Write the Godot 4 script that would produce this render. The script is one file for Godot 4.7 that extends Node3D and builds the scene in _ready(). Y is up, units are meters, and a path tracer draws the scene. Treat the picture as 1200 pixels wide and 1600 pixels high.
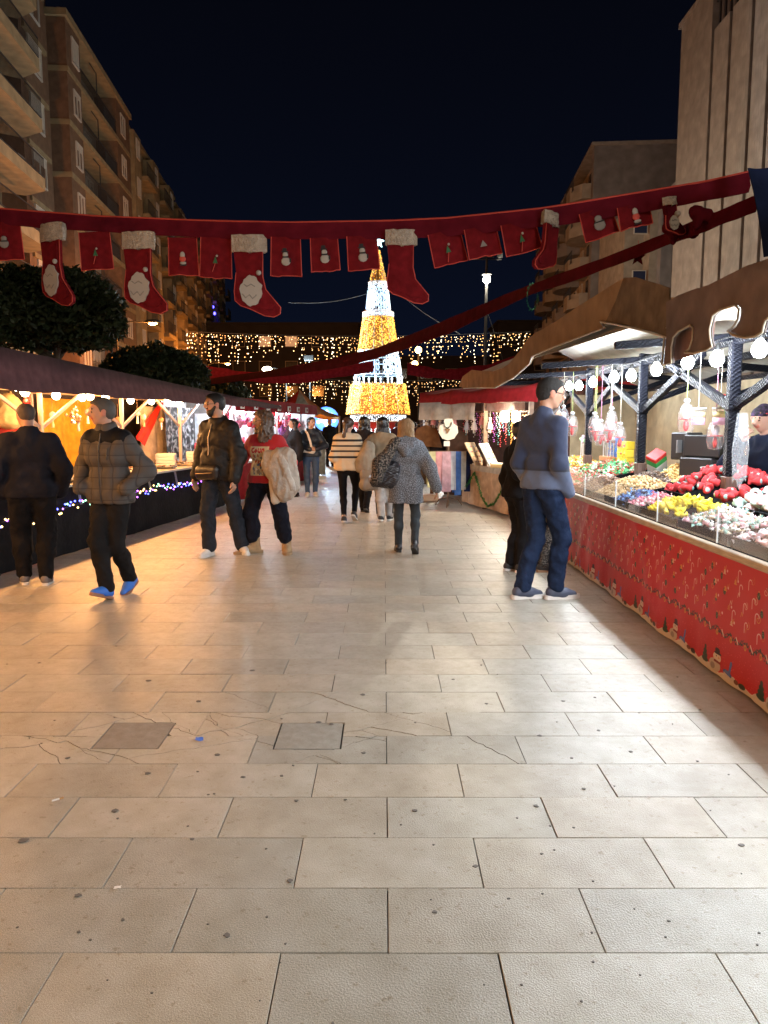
extends Node3D
# A Christmas market street at night: paving, two rows of stalls, strollers, bunting, a tree of lights, apartment blocks.
# World: the camera stands at x = 0, 1.5 m up, and looks along -z; "far" means metres in front of it.

var names := {}
var mats := {}
var tex := {}
var jobs: Array = []
var bodies := {}
var rng := RandomNumberGenerator.new()


func P(x: float, y: float, far: float) -> Vector3:
	return Vector3(x, y, -far)


func numbered(parent: Node, called: String) -> String:
	var k := str(parent.get_instance_id()) + called
	var i: int = names.get(k, 0)
	names[k] = i + 1
	return called if i == 0 else "%s_%03d" % [called, i]


func put(called: String, m, mat: Material, parent: Node = null) -> MeshInstance3D:
	var p: Node = parent if parent else self
	var o := MeshInstance3D.new()
	o.name = numbered(p, called)
	o.mesh = m.mesh() if m is MB else m
	o.material_override = mat
	p.add_child(o, true)
	return o


func tag(o: Node, label: String, category: String, group := "") -> Node:
	o.set_meta("label", label)
	o.set_meta("category", category)
	if group:
		o.set_meta("group", group)
	return o


func kind(o: Node, k: String) -> Node:
	o.set_meta("kind", k)
	return o


func thing(called: String, label: String, category: String, at := Vector3.ZERO, turn := 0.0, group := "") -> Node3D:
	var o := Node3D.new()
	o.name = numbered(self, called)
	add_child(o, true)
	o.position = at
	o.rotation.y = turn
	tag(o, label, category, group)
	return o


func dup(o: Node3D, called: String, label: String, at: Vector3, turn := 0.0) -> Node3D:
	var c: Node3D = o.duplicate()
	c.name = numbered(self, called)
	add_child(c, true)
	c.position = at
	c.rotation.y = turn
	c.set_meta("label", label)
	return c


func ordinal(i: int) -> String:
	return ["first", "second", "third", "fourth", "fifth", "sixth", "seventh", "eighth", "ninth", "tenth", "eleventh", "twelfth", "thirteenth", "fourteenth", "fifteenth", "sixteenth", "seventeenth", "eighteenth"][i]


func wob(x: float, s := 0.0) -> float:
	return sin(x * 1.0 + s) * 0.5 + sin(x * 2.3 + s * 1.7 + 1.1) * 0.3 + sin(x * 4.9 + s * 0.6 + 2.3) * 0.2


# ---------------------------------------------------------------- meshes
class MB:
	var v := PackedVector3Array()
	var n := PackedVector3Array()
	var u := PackedVector2Array()
	var c := PackedColorArray()
	var col := Color.WHITE
	var xf := Transform3D()

	func tri(a: Vector3, b: Vector3, d: Vector3, ua := Vector2.ZERO, ub := Vector2.ZERO, ud := Vector2.ZERO) -> void:
		a = xf * a
		b = xf * b
		d = xf * d
		var m := (b - a).cross(d - a).normalized()
		v.append(a); v.append(d); v.append(b)
		n.append(m); n.append(m); n.append(m)
		u.append(ua); u.append(ud); u.append(ub)
		c.append(col); c.append(col); c.append(col)

	func trin(a: Vector3, b: Vector3, d: Vector3, na: Vector3, nb: Vector3, nd: Vector3, ua := Vector2.ZERO, ub := Vector2.ZERO, ud := Vector2.ZERO) -> void:
		v.append(xf * a); v.append(xf * d); v.append(xf * b)
		n.append((xf.basis * na).normalized()); n.append((xf.basis * nd).normalized()); n.append((xf.basis * nb).normalized())
		u.append(ua); u.append(ud); u.append(ub)
		c.append(col); c.append(col); c.append(col)

	func quad(a: Vector3, b: Vector3, d: Vector3, e: Vector3) -> void:
		tri(a, b, d, Vector2(0, 0), Vector2(1, 0), Vector2(1, 1))
		tri(a, d, e, Vector2(0, 0), Vector2(1, 1), Vector2(0, 1))

	func box(o: Vector3, s: Vector3, B := Basis(), ch := 0.0) -> MB:
		var h := s * 0.5
		if ch <= 0.0:
			for ax in 3:
				for sg in [-1.0, 1.0]:
					var N := Vector3.ZERO
					N[ax] = sg
					var U := Vector3.ZERO
					U[(ax + 1) % 3] = 1.0
					var W := N.cross(U)
					var k := o + B * (N * h)
					var uu := B * (U * h)
					var ww := B * (W * h)
					quad(k - uu - ww, k + uu - ww, k + uu + ww, k - uu + ww)
			return self
		var q := func(sx, sy, sz, ax): # the corner of the face across axis ax
			var t := Vector3(sx * h.x, sy * h.y, sz * h.z)
			for a2 in 3:
				if a2 != ax:
					t[a2] -= signf(t[a2]) * ch
			return o + B * t
		for ax in 3:
			for sg in [-1.0, 1.0]:
				var cs := []
				for p in [[-1, -1], [1, -1], [1, 1], [-1, 1]]:
					var t := [0, 0, 0]
					t[ax] = sg
					t[(ax + 1) % 3] = p[0] * sg
					t[(ax + 2) % 3] = p[1]
					cs.append(q.call(t[0], t[1], t[2], ax))
				quad(cs[0], cs[1], cs[2], cs[3])
		for ax in 3: # edges along ax
			for s1 in [-1, 1]:
				for s2 in [-1, 1]:
					var b1 := (ax + 1) % 3
					var b2 := (ax + 2) % 3
					var e := []
					for k in [[-1, b1], [1, b1], [1, b2], [-1, b2]]:
						var t := [0, 0, 0]
						t[ax] = k[0]
						t[b1] = s1
						t[b2] = s2
						e.append(q.call(t[0], t[1], t[2], k[1]))
					var out: Vector3 = B * (Vector3.ZERO + Vector3(1 if b1 == 0 else 0, 1 if b1 == 1 else 0, 1 if b1 == 2 else 0) * s1 + Vector3(1 if b2 == 0 else 0, 1 if b2 == 1 else 0, 1 if b2 == 2 else 0) * s2)
					if (e[1] - e[0]).cross(e[2] - e[0]).dot(out) > 0:
						quad(e[0], e[1], e[2], e[3])
					else:
						quad(e[3], e[2], e[1], e[0])
		for sx in [-1, 1]:
			for sy in [-1, 1]:
				for sz in [-1, 1]:
					var a: Vector3 = q.call(sx, sy, sz, 0)
					var b: Vector3 = q.call(sx, sy, sz, 1)
					var d: Vector3 = q.call(sx, sy, sz, 2)
					if sx * sy * sz > 0:
						tri(a, b, d)
					else:
						tri(a, d, b)
		return self

	func bar(a: Vector3, b: Vector3, wide: float, deep: float, up := Vector3.UP) -> MB: # a beam of rectangular section
		var f := (b - a).normalized()
		if absf(f.dot(up)) > 0.95:
			up = Vector3.BACK
		var r := f.cross(up).normalized()
		var t := r.cross(f)
		box((a + b) * 0.5, Vector3(wide, deep, a.distance_to(b)), Basis(r, t, -f), minf(wide, deep) * 0.12)
		return self

	func grid(p: Array, uvs := Vector2.ONE, closed := false) -> MB: # p[i][j]; the normal is (next i) x (next j)
		var I := p.size()
		var K: int = p[0].size()
		var N := []
		for i in I:
			var row := []
			for j in K:
				var j0 := (j - 1 + K) % K if closed else maxi(j - 1, 0)
				var j1 := (j + 1) % K if closed else mini(j + 1, K - 1)
				if closed and j == 0: j0 = K - 2
				if closed and j == K - 1: j1 = 1
				var du: Vector3 = p[mini(i + 1, I - 1)][j] - p[maxi(i - 1, 0)][j]
				var dv: Vector3 = p[i][j1] - p[i][j0]
				var m := du.cross(dv)
				row.append(m.normalized() if m.length_squared() > 1e-16 else Vector3.UP)
			N.append(row)
		for i in I - 1:
			for j in K - 1:
				var a := Vector2(float(i) / (I - 1), float(j) / (K - 1)) * uvs
				var b := Vector2(float(i + 1) / (I - 1), float(j + 1) / (K - 1)) * uvs
				trin(p[i][j], p[i + 1][j], p[i + 1][j + 1], N[i][j], N[i + 1][j], N[i + 1][j + 1], a, Vector2(b.x, a.y), b)
				trin(p[i][j], p[i + 1][j + 1], p[i][j + 1], N[i][j], N[i + 1][j + 1], N[i][j + 1], a, b, Vector2(a.x, b.y))
		return self

	func sheet(p: Array, t: float, uvs := Vector2.ONE) -> MB: # cloth: two skins t apart and a hem all round
		var I := p.size()
		var K: int = p[0].size()
		var q := []
		for i in I:
			var row := []
			for j in K:
				var du: Vector3 = p[mini(i + 1, I - 1)][j] - p[maxi(i - 1, 0)][j]
				var dv: Vector3 = p[i][mini(j + 1, K - 1)] - p[i][maxi(j - 1, 0)]
				row.append(p[i][j] - du.cross(dv).normalized() * t)
			q.append(row)
		grid(p, uvs)
		var back := []
		for i in I:
			back.append(q[I - 1 - i])
		grid(back, Vector2(uvs.x, uvs.y))
		for i in I - 1:
			quad(p[i + 1][0], p[i][0], q[i][0], q[i + 1][0])
			quad(p[i][K - 1], p[i + 1][K - 1], q[i + 1][K - 1], q[i][K - 1])
		for j in K - 1:
			quad(p[0][j], p[0][j + 1], q[0][j + 1], q[0][j])
			quad(p[I - 1][j + 1], p[I - 1][j], q[I - 1][j], q[I - 1][j + 1])
		return self

	func tube(pts: Array, r, sides := 6) -> MB:
		var rings := []
		var up := Vector3.UP
		for i in pts.size():
			var f: Vector3 = (pts[mini(i + 1, pts.size() - 1)] - pts[maxi(i - 1, 0)]).normalized()
			if absf(f.dot(up)) > 0.97:
				up = Vector3.RIGHT if absf(f.x) < 0.9 else Vector3.BACK
			var a := f.cross(up).normalized()
			var b := a.cross(f).normalized()
			up = b
			var rr: float = r[i] if r is Array else r
			var ring := []
			for k in sides + 1:
				var t := TAU * k / sides
				ring.append(pts[i] + (a * cos(t) + b * sin(t)) * rr)
			rings.append(ring)
		grid(rings, Vector2.ONE, true)
		for e in [0, pts.size() - 1]:
			for k in sides:
				if e == 0:
					tri(pts[0], rings[0][k], rings[0][k + 1])
				else:
					tri(pts[e], rings[e][k + 1], rings[e][k])
		return self

	func lathe(prof: Array, sides := 10, o := Vector3.ZERO) -> MB: # prof: Vector2(radius, height) upwards
		var rings := []
		for q in prof:
			var ring := []
			for k in sides + 1:
				var t := -TAU * k / sides
				ring.append(o + Vector3(cos(t) * q.x, q.y, sin(t) * q.x))
			rings.append(ring)
		grid(rings, Vector2.ONE, true)
		return self

	func ball(o: Vector3, r: Vector3, rings := 6, sides := 8) -> MB:
		var pr := []
		for i in rings + 1:
			var t := PI * i / rings - PI / 2
			var ring := []
			for k in sides + 1:
				var a := -TAU * k / sides
				ring.append(o + Vector3(cos(a) * cos(t) * r.x, sin(t) * r.y, sin(a) * cos(t) * r.z))
			pr.append(ring)
		grid(pr, Vector2.ONE, true)
		return self

	func octa(o: Vector3, r: float) -> MB:
		var X := Vector3(r, 0, 0)
		var Y := Vector3(0, r, 0)
		var Z := Vector3(0, 0, r)
		for s in [[X, Y, Z], [-X, Z, Y], [X, -Y, -Z], [X, -Z, Y], [-X, -Y, Z], [X, Z, -Y], [-X, Y, -Z], [-X, -Z, -Y]]:
			tri(o + s[0], o + s[1], o + s[2])
		return self

	func prism(poly: PackedVector2Array, T: Transform3D, d: float) -> MB: # an outline in T's xy plane, d thick towards -z
		if Geometry2D.is_polygon_clockwise(poly):
			poly = poly.duplicate()
			poly.reverse()
		var ix := Geometry2D.triangulate_polygon(poly)
		var lo := poly[0]
		var hi := poly[0]
		for q in poly:
			lo = lo.min(q)
			hi = hi.max(q)
		var sz := (hi - lo).max(Vector2(1e-6, 1e-6))
		for k in range(0, ix.size(), 3):
			var a := poly[ix[k]]
			var b := poly[ix[k + 1]]
			var e := poly[ix[k + 2]]
			if (b - a).cross(e - a) < 0:
				var sw := b
				b = e
				e = sw
			var f := func(q: Vector2, z: float) -> Vector3: return T * Vector3(q.x, q.y, z)
			tri(f.call(a, 0), f.call(b, 0), f.call(e, 0), (a - lo) / sz, (b - lo) / sz, (e - lo) / sz)
			tri(f.call(a, -d), f.call(e, -d), f.call(b, -d), (a - lo) / sz, (e - lo) / sz, (b - lo) / sz)
		for k in poly.size():
			var a := poly[k]
			var b := poly[(k + 1) % poly.size()]
			quad(T * Vector3(b.x, b.y, 0), T * Vector3(a.x, a.y, 0), T * Vector3(a.x, a.y, -d), T * Vector3(b.x, b.y, -d))
		return self

	func mesh() -> ArrayMesh:
		var A := []
		A.resize(Mesh.ARRAY_MAX)
		A[Mesh.ARRAY_VERTEX] = v
		A[Mesh.ARRAY_NORMAL] = n
		A[Mesh.ARRAY_TEX_UV] = u
		A[Mesh.ARRAY_COLOR] = c
		var m := ArrayMesh.new()
		m.add_surface_from_arrays(Mesh.PRIMITIVE_TRIANGLES, A)
		return m


# ---------------------------------------------------------------- materials
func noise_image(size: int, freq: float, type: int, oct: int, lo: float, hi: float, sd: int, gamma := 1.0) -> Image:
	var f := FastNoiseLite.new()
	f.seed = sd
	f.noise_type = type
	f.frequency = freq
	f.fractal_octaves = oct
	var im := f.get_seamless_image(size, size)
	im.convert(Image.FORMAT_RGB8)
	var d := im.get_data()
	var lut := PackedByteArray()
	for i in 256:
		lut.append(int(clampf(lo + (hi - lo) * pow(i / 255.0, gamma), 0, 1) * 255))
	for i in d.size():
		d[i] = lut[d[i]]
	return Image.create_from_data(size, size, false, Image.FORMAT_RGB8, d)


func make_textures() -> void:
	var T := func(im: Image) -> ImageTexture: return ImageTexture.create_from_image(im)
	tex["mott"] = T.call(noise_image(256, 0.012, FastNoiseLite.TYPE_SIMPLEX_SMOOTH, 5, 0.76, 1.0, 3))
	tex["wall"] = T.call(noise_image(256, 0.012, FastNoiseLite.TYPE_SIMPLEX_SMOOTH, 5, 0.8, 1.0, 13))
	var da := noise_image(1024, 0.004, FastNoiseLite.TYPE_SIMPLEX_SMOOTH, 5, 0.86, 1.0, 11).get_data()
	var db := noise_image(1024, 0.26, FastNoiseLite.TYPE_SIMPLEX, 3, 0.58, 1.2, 12).get_data()
	var dc := noise_image(1024, 0.02, FastNoiseLite.TYPE_SIMPLEX_SMOOTH, 5, 0.0, 1.0, 17).get_data()
	for i in range(0, da.size(), 3): # stone: slow tint, fine speckle, sparse worn stains
		var e := clampf((dc[i] - 186) / 60.0, 0.0, 1.0)
		var t := da[i] / 255.0
		var f := db[i] / 255.0 * (1.0 - 0.22 * e)
		da[i] = mini(255, int(255.0 * pow(t, 0.8) * f))
		da[i + 1] = mini(255, int(255.0 * pow(t, 0.9) * f * (1.0 - 0.05 * e)))
		da[i + 2] = mini(255, int(255.0 * pow(t, 1.15) * f * (1.0 - 0.14 * e)))
	tex["stone"] = T.call(Image.create_from_data(1024, 1024, false, Image.FORMAT_RGB8, da))
	tex["grain"] = T.call(noise_image(1024, 0.1, FastNoiseLite.TYPE_SIMPLEX, 3, 0.0, 1.0, 5))
	tex["rough"] = T.call(noise_image(512, 0.03, FastNoiseLite.TYPE_SIMPLEX_SMOOTH, 4, 0.55, 1.0, 6))
	tex["cloth"] = T.call(noise_image(256, 0.03, FastNoiseLite.TYPE_SIMPLEX_SMOOTH, 3, 0.0, 1.0, 21))
	tex["tweed"] = T.call(noise_image(256, 0.22, FastNoiseLite.TYPE_SIMPLEX, 2, 0.0, 1.15, 31))
	tex["camo"] = T.call(noise_image(256, 0.03, FastNoiseLite.TYPE_SIMPLEX, 2, -0.8, 1.6, 41))
	var q := Image.create(64, 64, false, Image.FORMAT_RGB8)
	for y in 64:
		for x in 64:
			var e := minf(minf(x, 63 - x), minf(y, 63 - y))
			var k := clampf(0.76 + e / 14.0, 0.76, 1.0)
			q.set_pixel(x, y, Color(k, k, k))
	tex["quilt"] = T.call(q)
	# wrinkled plastic wrapping: stretched ridges
	var w := Image.create(128, 128, false, Image.FORMAT_RGB8)
	for y in 128:
		for x in 128:
			var a := sin(TAU * (x * 3 + y * 5) / 128.0 + 2.0 * sin(TAU * x / 128.0)) * 0.5 + 0.5
			var b := sin(TAU * (y * 9 - x * 4) / 128.0 + 1.5 * sin(TAU * y / 64.0)) * 0.5 + 0.5
			var g := clampf(a * a * 0.7 + b * b * b * 0.5, 0, 1)
			w.set_pixel(x, y, Color(g, g, g))
	tex["wrap"] = T.call(w)


func mt(key: String, r: float, g: float, b: float, rough := 0.8, o := {}) -> StandardMaterial3D:
	if mats.has(key):
		return mats[key]
	var m := StandardMaterial3D.new()
	m.resource_name = key
	m.albedo_color = Color(r, g, b).linear_to_srgb()
	m.roughness = rough
	m.metallic = o.get("metal", 0.0)
	m.metallic_specular = o.get("spec", 0.5)
	if o.has("tex"):
		m.albedo_texture = tex[o.tex]
	if o.has("bump"):
		m.heightmap_enabled = true
		m.heightmap_texture = tex[o.bump]
		m.heightmap_scale = o.get("depth", 0.3)
	if o.has("rtex"):
		m.roughness_texture = tex[o.rtex]
	if o.has("tex") or o.has("bump"):
		if not o.get("uv", false):
			m.uv1_triplanar = true
			m.uv1_world_triplanar = o.get("world", false)
		var s: float = o.get("scale", 1.0)
		m.uv1_scale = Vector3(s, s, s) * o.get("stretch", Vector3.ONE)
	if o.has("glow"):
		m.emission_enabled = true
		m.emission = Color(r, g, b).linear_to_srgb()
		m.emission_energy_multiplier = o.glow
	if o.has("alpha"):
		m.transparency = BaseMaterial3D.TRANSPARENCY_ALPHA
		m.albedo_color.a = o.alpha
	if o.has("vc"):
		m.vertex_color_use_as_albedo = true
	if o.has("rim"):
		m.rim_enabled = true
		m.rim = o.rim
		m.rim_tint = 0.7
	if o.has("coat"):
		m.clearcoat_enabled = true
		m.clearcoat = o.coat
		m.clearcoat_roughness = 0.25
	if o.has("back"):
		m.backlight_enabled = true
		m.backlight = Color(o.back, o.back, o.back)
	if o.has("sss"):
		m.subsurf_scatter_enabled = true
		m.subsurf_scatter_strength = o.sss
	mats[key] = m
	return m


func cloth(key: String, r: float, g: float, b: float, rough := 0.85, scale := 1.6, depth := 0.6) -> StandardMaterial3D:
	return mt(key, r, g, b, rough, {"tex": "mott", "bump": "cloth", "scale": scale, "depth": depth * 0.5, "rim": 0.12, "spec": 0.2})


func lamp(parent: Node3D, at: Vector3, c: Color, e: float, size := 0.05) -> void:
	var l := OmniLight3D.new()
	l.name = numbered(parent, "glow")
	l.light_color = c
	l.light_energy = e
	l.light_size = size
	l.omni_range = 60.0
	l.omni_attenuation = 2.0
	l.shadow_enabled = true
	parent.add_child(l, true)
	l.position = at


# ---------------------------------------------------------------- bodies: tapered capsules joined by a smooth minimum, meshed as surface nets
class Sdf:
	var a := PackedVector3Array()
	var b := PackedVector3Array()
	var s := PackedVector3Array()
	var f := PackedFloat32Array()
	var ra := PackedFloat32Array()
	var rb := PackedFloat32Array()
	var col := PackedColorArray()
	var k := 0.03
	var cell := 0.014
	var nclip := 0 # the first nclip capsules are cut by the clip planes
	var planes: Array = []
	var amp := 0.0
	var noise: FastNoiseLite
	var nscale := Vector3.ONE
	var quilt := Vector2.ZERO
	var qamp := 0.0
	var tint := Color.WHITE
	var holes: Array = [] # [a, b, radius]: capsules taken away at the end

	func cap(p: Vector3, q: Vector3, r0: float, r1 := -1.0, flat := Vector3.ZERO, ff := 1.0) -> Sdf:
		a.append(p)
		b.append(q)
		ra.append(r0)
		rb.append(r0 if r1 < 0 else r1)
		s.append(flat)
		f.append(ff)
		col.append(tint)
		return self

	func cut(n: Vector3, at: Vector3) -> Sdf:
		planes.append(Plane(n.normalized(), n.normalized().dot(at)))
		nclip = a.size()
		return self

	func folds(amount: float, sd: int, freq := 6.0, stretch := Vector3(1, 0.45, 1)) -> Sdf:
		amp = amount
		noise = FastNoiseLite.new()
		noise.seed = sd
		noise.noise_type = FastNoiseLite.TYPE_SIMPLEX_SMOOTH
		noise.fractal_type = FastNoiseLite.FRACTAL_RIDGED
		noise.fractal_octaves = 2
		noise.frequency = freq
		nscale = stretch
		return self


static func sdf_run(S: Sdf) -> Dictionary:
	var n := S.a.size()
	var A := PackedVector3Array()
	var BA := PackedVector3Array()
	var F := PackedVector3Array()
	var inv := PackedFloat32Array()
	var SS := S.s
	var lo := Vector3(1e9, 1e9, 1e9)
	var hi := -lo
	var fmax := 1.0
	for i in n:
		var sf := SS[i] * (S.f[i] - 1.0)
		fmax = maxf(fmax, S.f[i])
		var p := S.a[i]
		var q := S.b[i]
		var r := maxf(S.ra[i], S.rb[i])
		var e := Vector3.ONE * (r / minf(S.f[i], 1.0) + S.amp + S.qamp + 0.25 * S.k)
		lo = lo.min(p - e).min(q - e)
		hi = hi.max(p + e).max(q + e)
		var d := q - p
		A.append(p + sf * SS[i].dot(p))
		d += sf * SS[i].dot(d)
		BA.append(d)
		inv.append(1.0 / maxf(d.length_squared(), 1e-9))
		F.append(sf)
	var c := S.cell
	lo -= Vector3.ONE * c * 2.0
	hi += Vector3.ONE * c * 2.0
	const BL := 6
	var bx := int(ceil((hi.x - lo.x) / c / BL)) + 1
	var by := int(ceil((hi.y - lo.y) / c / BL)) + 1
	var bz := int(ceil((hi.z - lo.z) / c / BL)) + 1
	var nx := bx * BL
	var ny := by * BL
	var nz := bz * BL
	var sy := nx
	var sz := nx * ny
	var g := PackedFloat32Array()
	g.resize(nx * ny * nz)
	g.fill(1.0)
	var rad := c * BL * 0.88 + c * 2.0
	var k := S.k
	var RA := S.ra
	var RB := S.rb
	var nclip := S.nclip
	var blocks := []
	var dd := PackedFloat32Array()
	dd.resize(n)
	for z in bz:
		for y in by:
			for x in bx:
				var ctr := lo + Vector3(x * BL + (BL - 1) * 0.5, y * BL + (BL - 1) * 0.5, z * BL + (BL - 1) * 0.5) * c
				var dm := 1e9
				for i in n:
					var pa := ctr + F[i] * SS[i].dot(ctr) - A[i]
					var h := clampf(pa.dot(BA[i]) * inv[i], 0.0, 1.0)
					var d := (pa - BA[i] * h).length() - RA[i] - (RB[i] - RA[i]) * h
					dd[i] = d
					if d < dm:
						dm = d
				if dm > rad * fmax + k * 0.3 + S.amp + S.qamp:
					continue
				var deep := dm < -(rad * fmax + S.amp + S.qamp)
				if S.holes.size():
					deep = false
				if deep and S.planes.size():
					for pl in S.planes:
						if pl.distance_to(ctr) > -rad:
							deep = false
				var act := PackedInt32Array()
				if not deep:
					var lim := dm + 2.0 * rad * fmax + k
					for i in n:
						if dd[i] < lim:
							act.append(i)
				var base := x * BL + y * BL * sy + z * BL * sz
				if deep:
					for kk in BL:
						for jj in BL:
							for ii in BL:
								g[base + ii + jj * sy + kk * sz] = -1.0
					continue
				blocks.append([x, y, z, act])
				for kk in BL:
					for jj in BL:
						for ii in BL:
							var p := lo + Vector3(x * BL + ii, y * BL + jj, z * BL + kk) * c
							var d := 1e9
							var clipped := nclip == 0
							for i in act:
								if not clipped and i >= nclip:
									clipped = true
									for pl in S.planes:
										d = maxf(d, pl.distance_to(p))
								var pa := p + F[i] * SS[i].dot(p) - A[i]
								var h := clampf(pa.dot(BA[i]) * inv[i], 0.0, 1.0)
								var e := (pa - BA[i] * h).length() - RA[i] - (RB[i] - RA[i]) * h
								var t := k - absf(d - e)
								d = minf(d, e)
								if t > 0.0:
									d -= t * t * 0.25 / k
							if not clipped:
								for pl in S.planes:
									d = maxf(d, pl.distance_to(p))
							if S.amp > 0.0:
								d -= S.amp * S.noise.get_noise_3dv(p * S.nscale)
							if S.qamp > 0.0:
								d -= S.qamp * (pow(absf(sin(PI * p.y / S.quilt.y)), 0.4) * pow(absf(sin(PI * p.x / S.quilt.x)), 0.4) - 0.6)
							for q in S.holes:
								var pa: Vector3 = p - q[0]
								var ba: Vector3 = q[1] - q[0]
								d = maxf(d, q[2] - (pa - ba * clampf(pa.dot(ba) / ba.length_squared(), 0.0, 1.0)).length())
							g[base + ii + jj * sy + kk * sz] = d
	var V := PackedVector3Array()
	var C := PackedColorArray()
	var U := PackedVector2Array()
	var where := PackedInt32Array()
	var vi := PackedInt32Array()
	vi.resize(g.size())
	vi.fill(-1)
	var off := [0, 1, sy, sy + 1, sz, sz + 1, sy + sz, sy + sz + 1]
	var cor := [Vector3(0, 0, 0), Vector3(1, 0, 0), Vector3(0, 1, 0), Vector3(1, 1, 0), Vector3(0, 0, 1), Vector3(1, 0, 1), Vector3(0, 1, 1), Vector3(1, 1, 1)]
	var edges := [[0, 1], [2, 3], [4, 5], [6, 7], [0, 2], [1, 3], [4, 6], [5, 7], [0, 4], [1, 5], [2, 6], [3, 7]]
	var many := false
	for q in S.col:
		if q != S.col[0]:
			many = true
	for bl in blocks:
		var act: PackedInt32Array = bl[3]
		for kk in BL:
			for jj in BL:
				for ii in BL:
					var gx: int = bl[0] * BL + ii
					var gy: int = bl[1] * BL + jj
					var gz: int = bl[2] * BL + kk
					if gx >= nx - 1 or gy >= ny - 1 or gz >= nz - 1:
						continue
					var at := gx + gy * sy + gz * sz
					var g0 := g[at] < 0.0
					if (g[at + 1] < 0.0) == g0 and (g[at + sy] < 0.0) == g0 and (g[at + sy + 1] < 0.0) == g0 and (g[at + sz] < 0.0) == g0 and (g[at + sz + 1] < 0.0) == g0 and (g[at + sy + sz] < 0.0) == g0 and (g[at + sy + sz + 1] < 0.0) == g0:
						continue
					var sum := Vector3.ZERO
					var m := 0
					for e in edges:
						var d0 := g[at + off[e[0]]]
						var d1 := g[at + off[e[1]]]
						if (d0 < 0.0) != (d1 < 0.0):
							sum += cor[e[0]].lerp(cor[e[1]], d0 / (d0 - d1))
							m += 1
					var p := lo + (Vector3(gx, gy, gz) + sum / m) * c
					vi[at] = V.size()
					V.append(p)
					U.append(Vector2(p.x, p.y))
					where.append(at)
					if many:
						var best := 1e9
						var cc := Color.WHITE
						for i in act:
							var pa := p + F[i] * SS[i].dot(p) - A[i]
							var h := clampf(pa.dot(BA[i]) * inv[i], 0.0, 1.0)
							var d := (pa - BA[i] * h).length() - RA[i] - (RB[i] - RA[i]) * h
							if d < best:
								best = d
								cc = S.col[i]
						C.append(cc)
					else:
						C.append(S.col[0])
	var N := PackedVector3Array()
	N.resize(V.size())
	var I := PackedInt32Array()
	for t in where.size():
		var at := where[t]
		var g0 := g[at] < 0.0
		for ax in 3:
			var s0 := [1, sy, sz][ax] as int
			var s1 := [sy, sz, 1][ax] as int
			var s2 := [sz, 1, sy][ax] as int
			if (g[at + s0] < 0.0) == g0 or at - s1 - s2 < 0:
				continue
			var q0 := vi[at]
			var q1 := vi[at - s1]
			var q2 := vi[at - s1 - s2]
			var q3 := vi[at - s2]
			if q1 < 0 or q2 < 0 or q3 < 0:
				continue
			if not g0: # counter-clockwise from outside, then turned for Godot below
				var w := q1
				q1 = q3
				q3 = w
			var m := (V[q1] - V[q0]).cross(V[q2] - V[q0]) + (V[q2] - V[q0]).cross(V[q3] - V[q0])
			N[q0] += m
			N[q1] += m
			N[q2] += m
			N[q3] += m
			I.append_array([q0, q2, q1, q0, q3, q2])
	for t in N.size():
		N[t] = N[t].normalized()
	return {"v": V, "n": N, "c": C, "u": U, "i": I}


func model(S: Sdf, called: String, mat: Material, parent: Node3D, join := "") -> void: # meshed later, all at once on every core
	jobs.append({"s": S, "called": called, "mat": mat, "parent": parent, "join": join})


func run_jobs() -> void:
	var todo := jobs
	var work := func(i: int) -> void: todo[i]["out"] = sdf_run(todo[i]["s"])
	var id := WorkerThreadPool.add_group_task(work, todo.size(), -1, true)
	WorkerThreadPool.wait_for_group_task_completion(id)
	var joined := {}
	for j in todo:
		var d: Dictionary = j.out
		if j.join:
			var key: String = j.join
			if joined.has(key):
				var e: Dictionary = joined[key].out
				var base: int = e.v.size()
				e.v.append_array(d.v)
				e.n.append_array(d.n)
				e.c.append_array(d.c)
				e.u.append_array(d.u)
				var ix := PackedInt32Array()
				for q in d.i:
					ix.append(q + base)
				e.i.append_array(ix)
				continue
			joined[key] = j
	for j in todo:
		if j.join and joined[j.join] != j:
			continue
		var d: Dictionary = j.out
		if d.v.size() == 0:
			continue
		var arr := []
		arr.resize(Mesh.ARRAY_MAX)
		arr[Mesh.ARRAY_VERTEX] = d.v
		arr[Mesh.ARRAY_NORMAL] = d.n
		arr[Mesh.ARRAY_COLOR] = d.c
		arr[Mesh.ARRAY_TEX_UV] = d.u
		arr[Mesh.ARRAY_INDEX] = d.i
		var m := ArrayMesh.new()
		m.add_surface_from_arrays(Mesh.PRIMITIVE_TRIANGLES, arr)
		put(j.called, m, j.mat, j.parent)
	jobs.clear()


# ---------------------------------------------------------------- people
func bend(a: Vector3, c: Vector3, l1: float, l2: float, pole: Vector3) -> Vector3: # the joint between two bones
	var d := c - a
	var l := clampf(d.length(), 0.001, (l1 + l2) * 0.999)
	var f := d.normalized()
	var x := (l1 * l1 - l2 * l2 + l * l) / (2.0 * l)
	var h := sqrt(maxf(l1 * l1 - x * x, 0.0))
	var s := (pole - f * pole.dot(f)).normalized()
	return a + f * x + s * h


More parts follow.
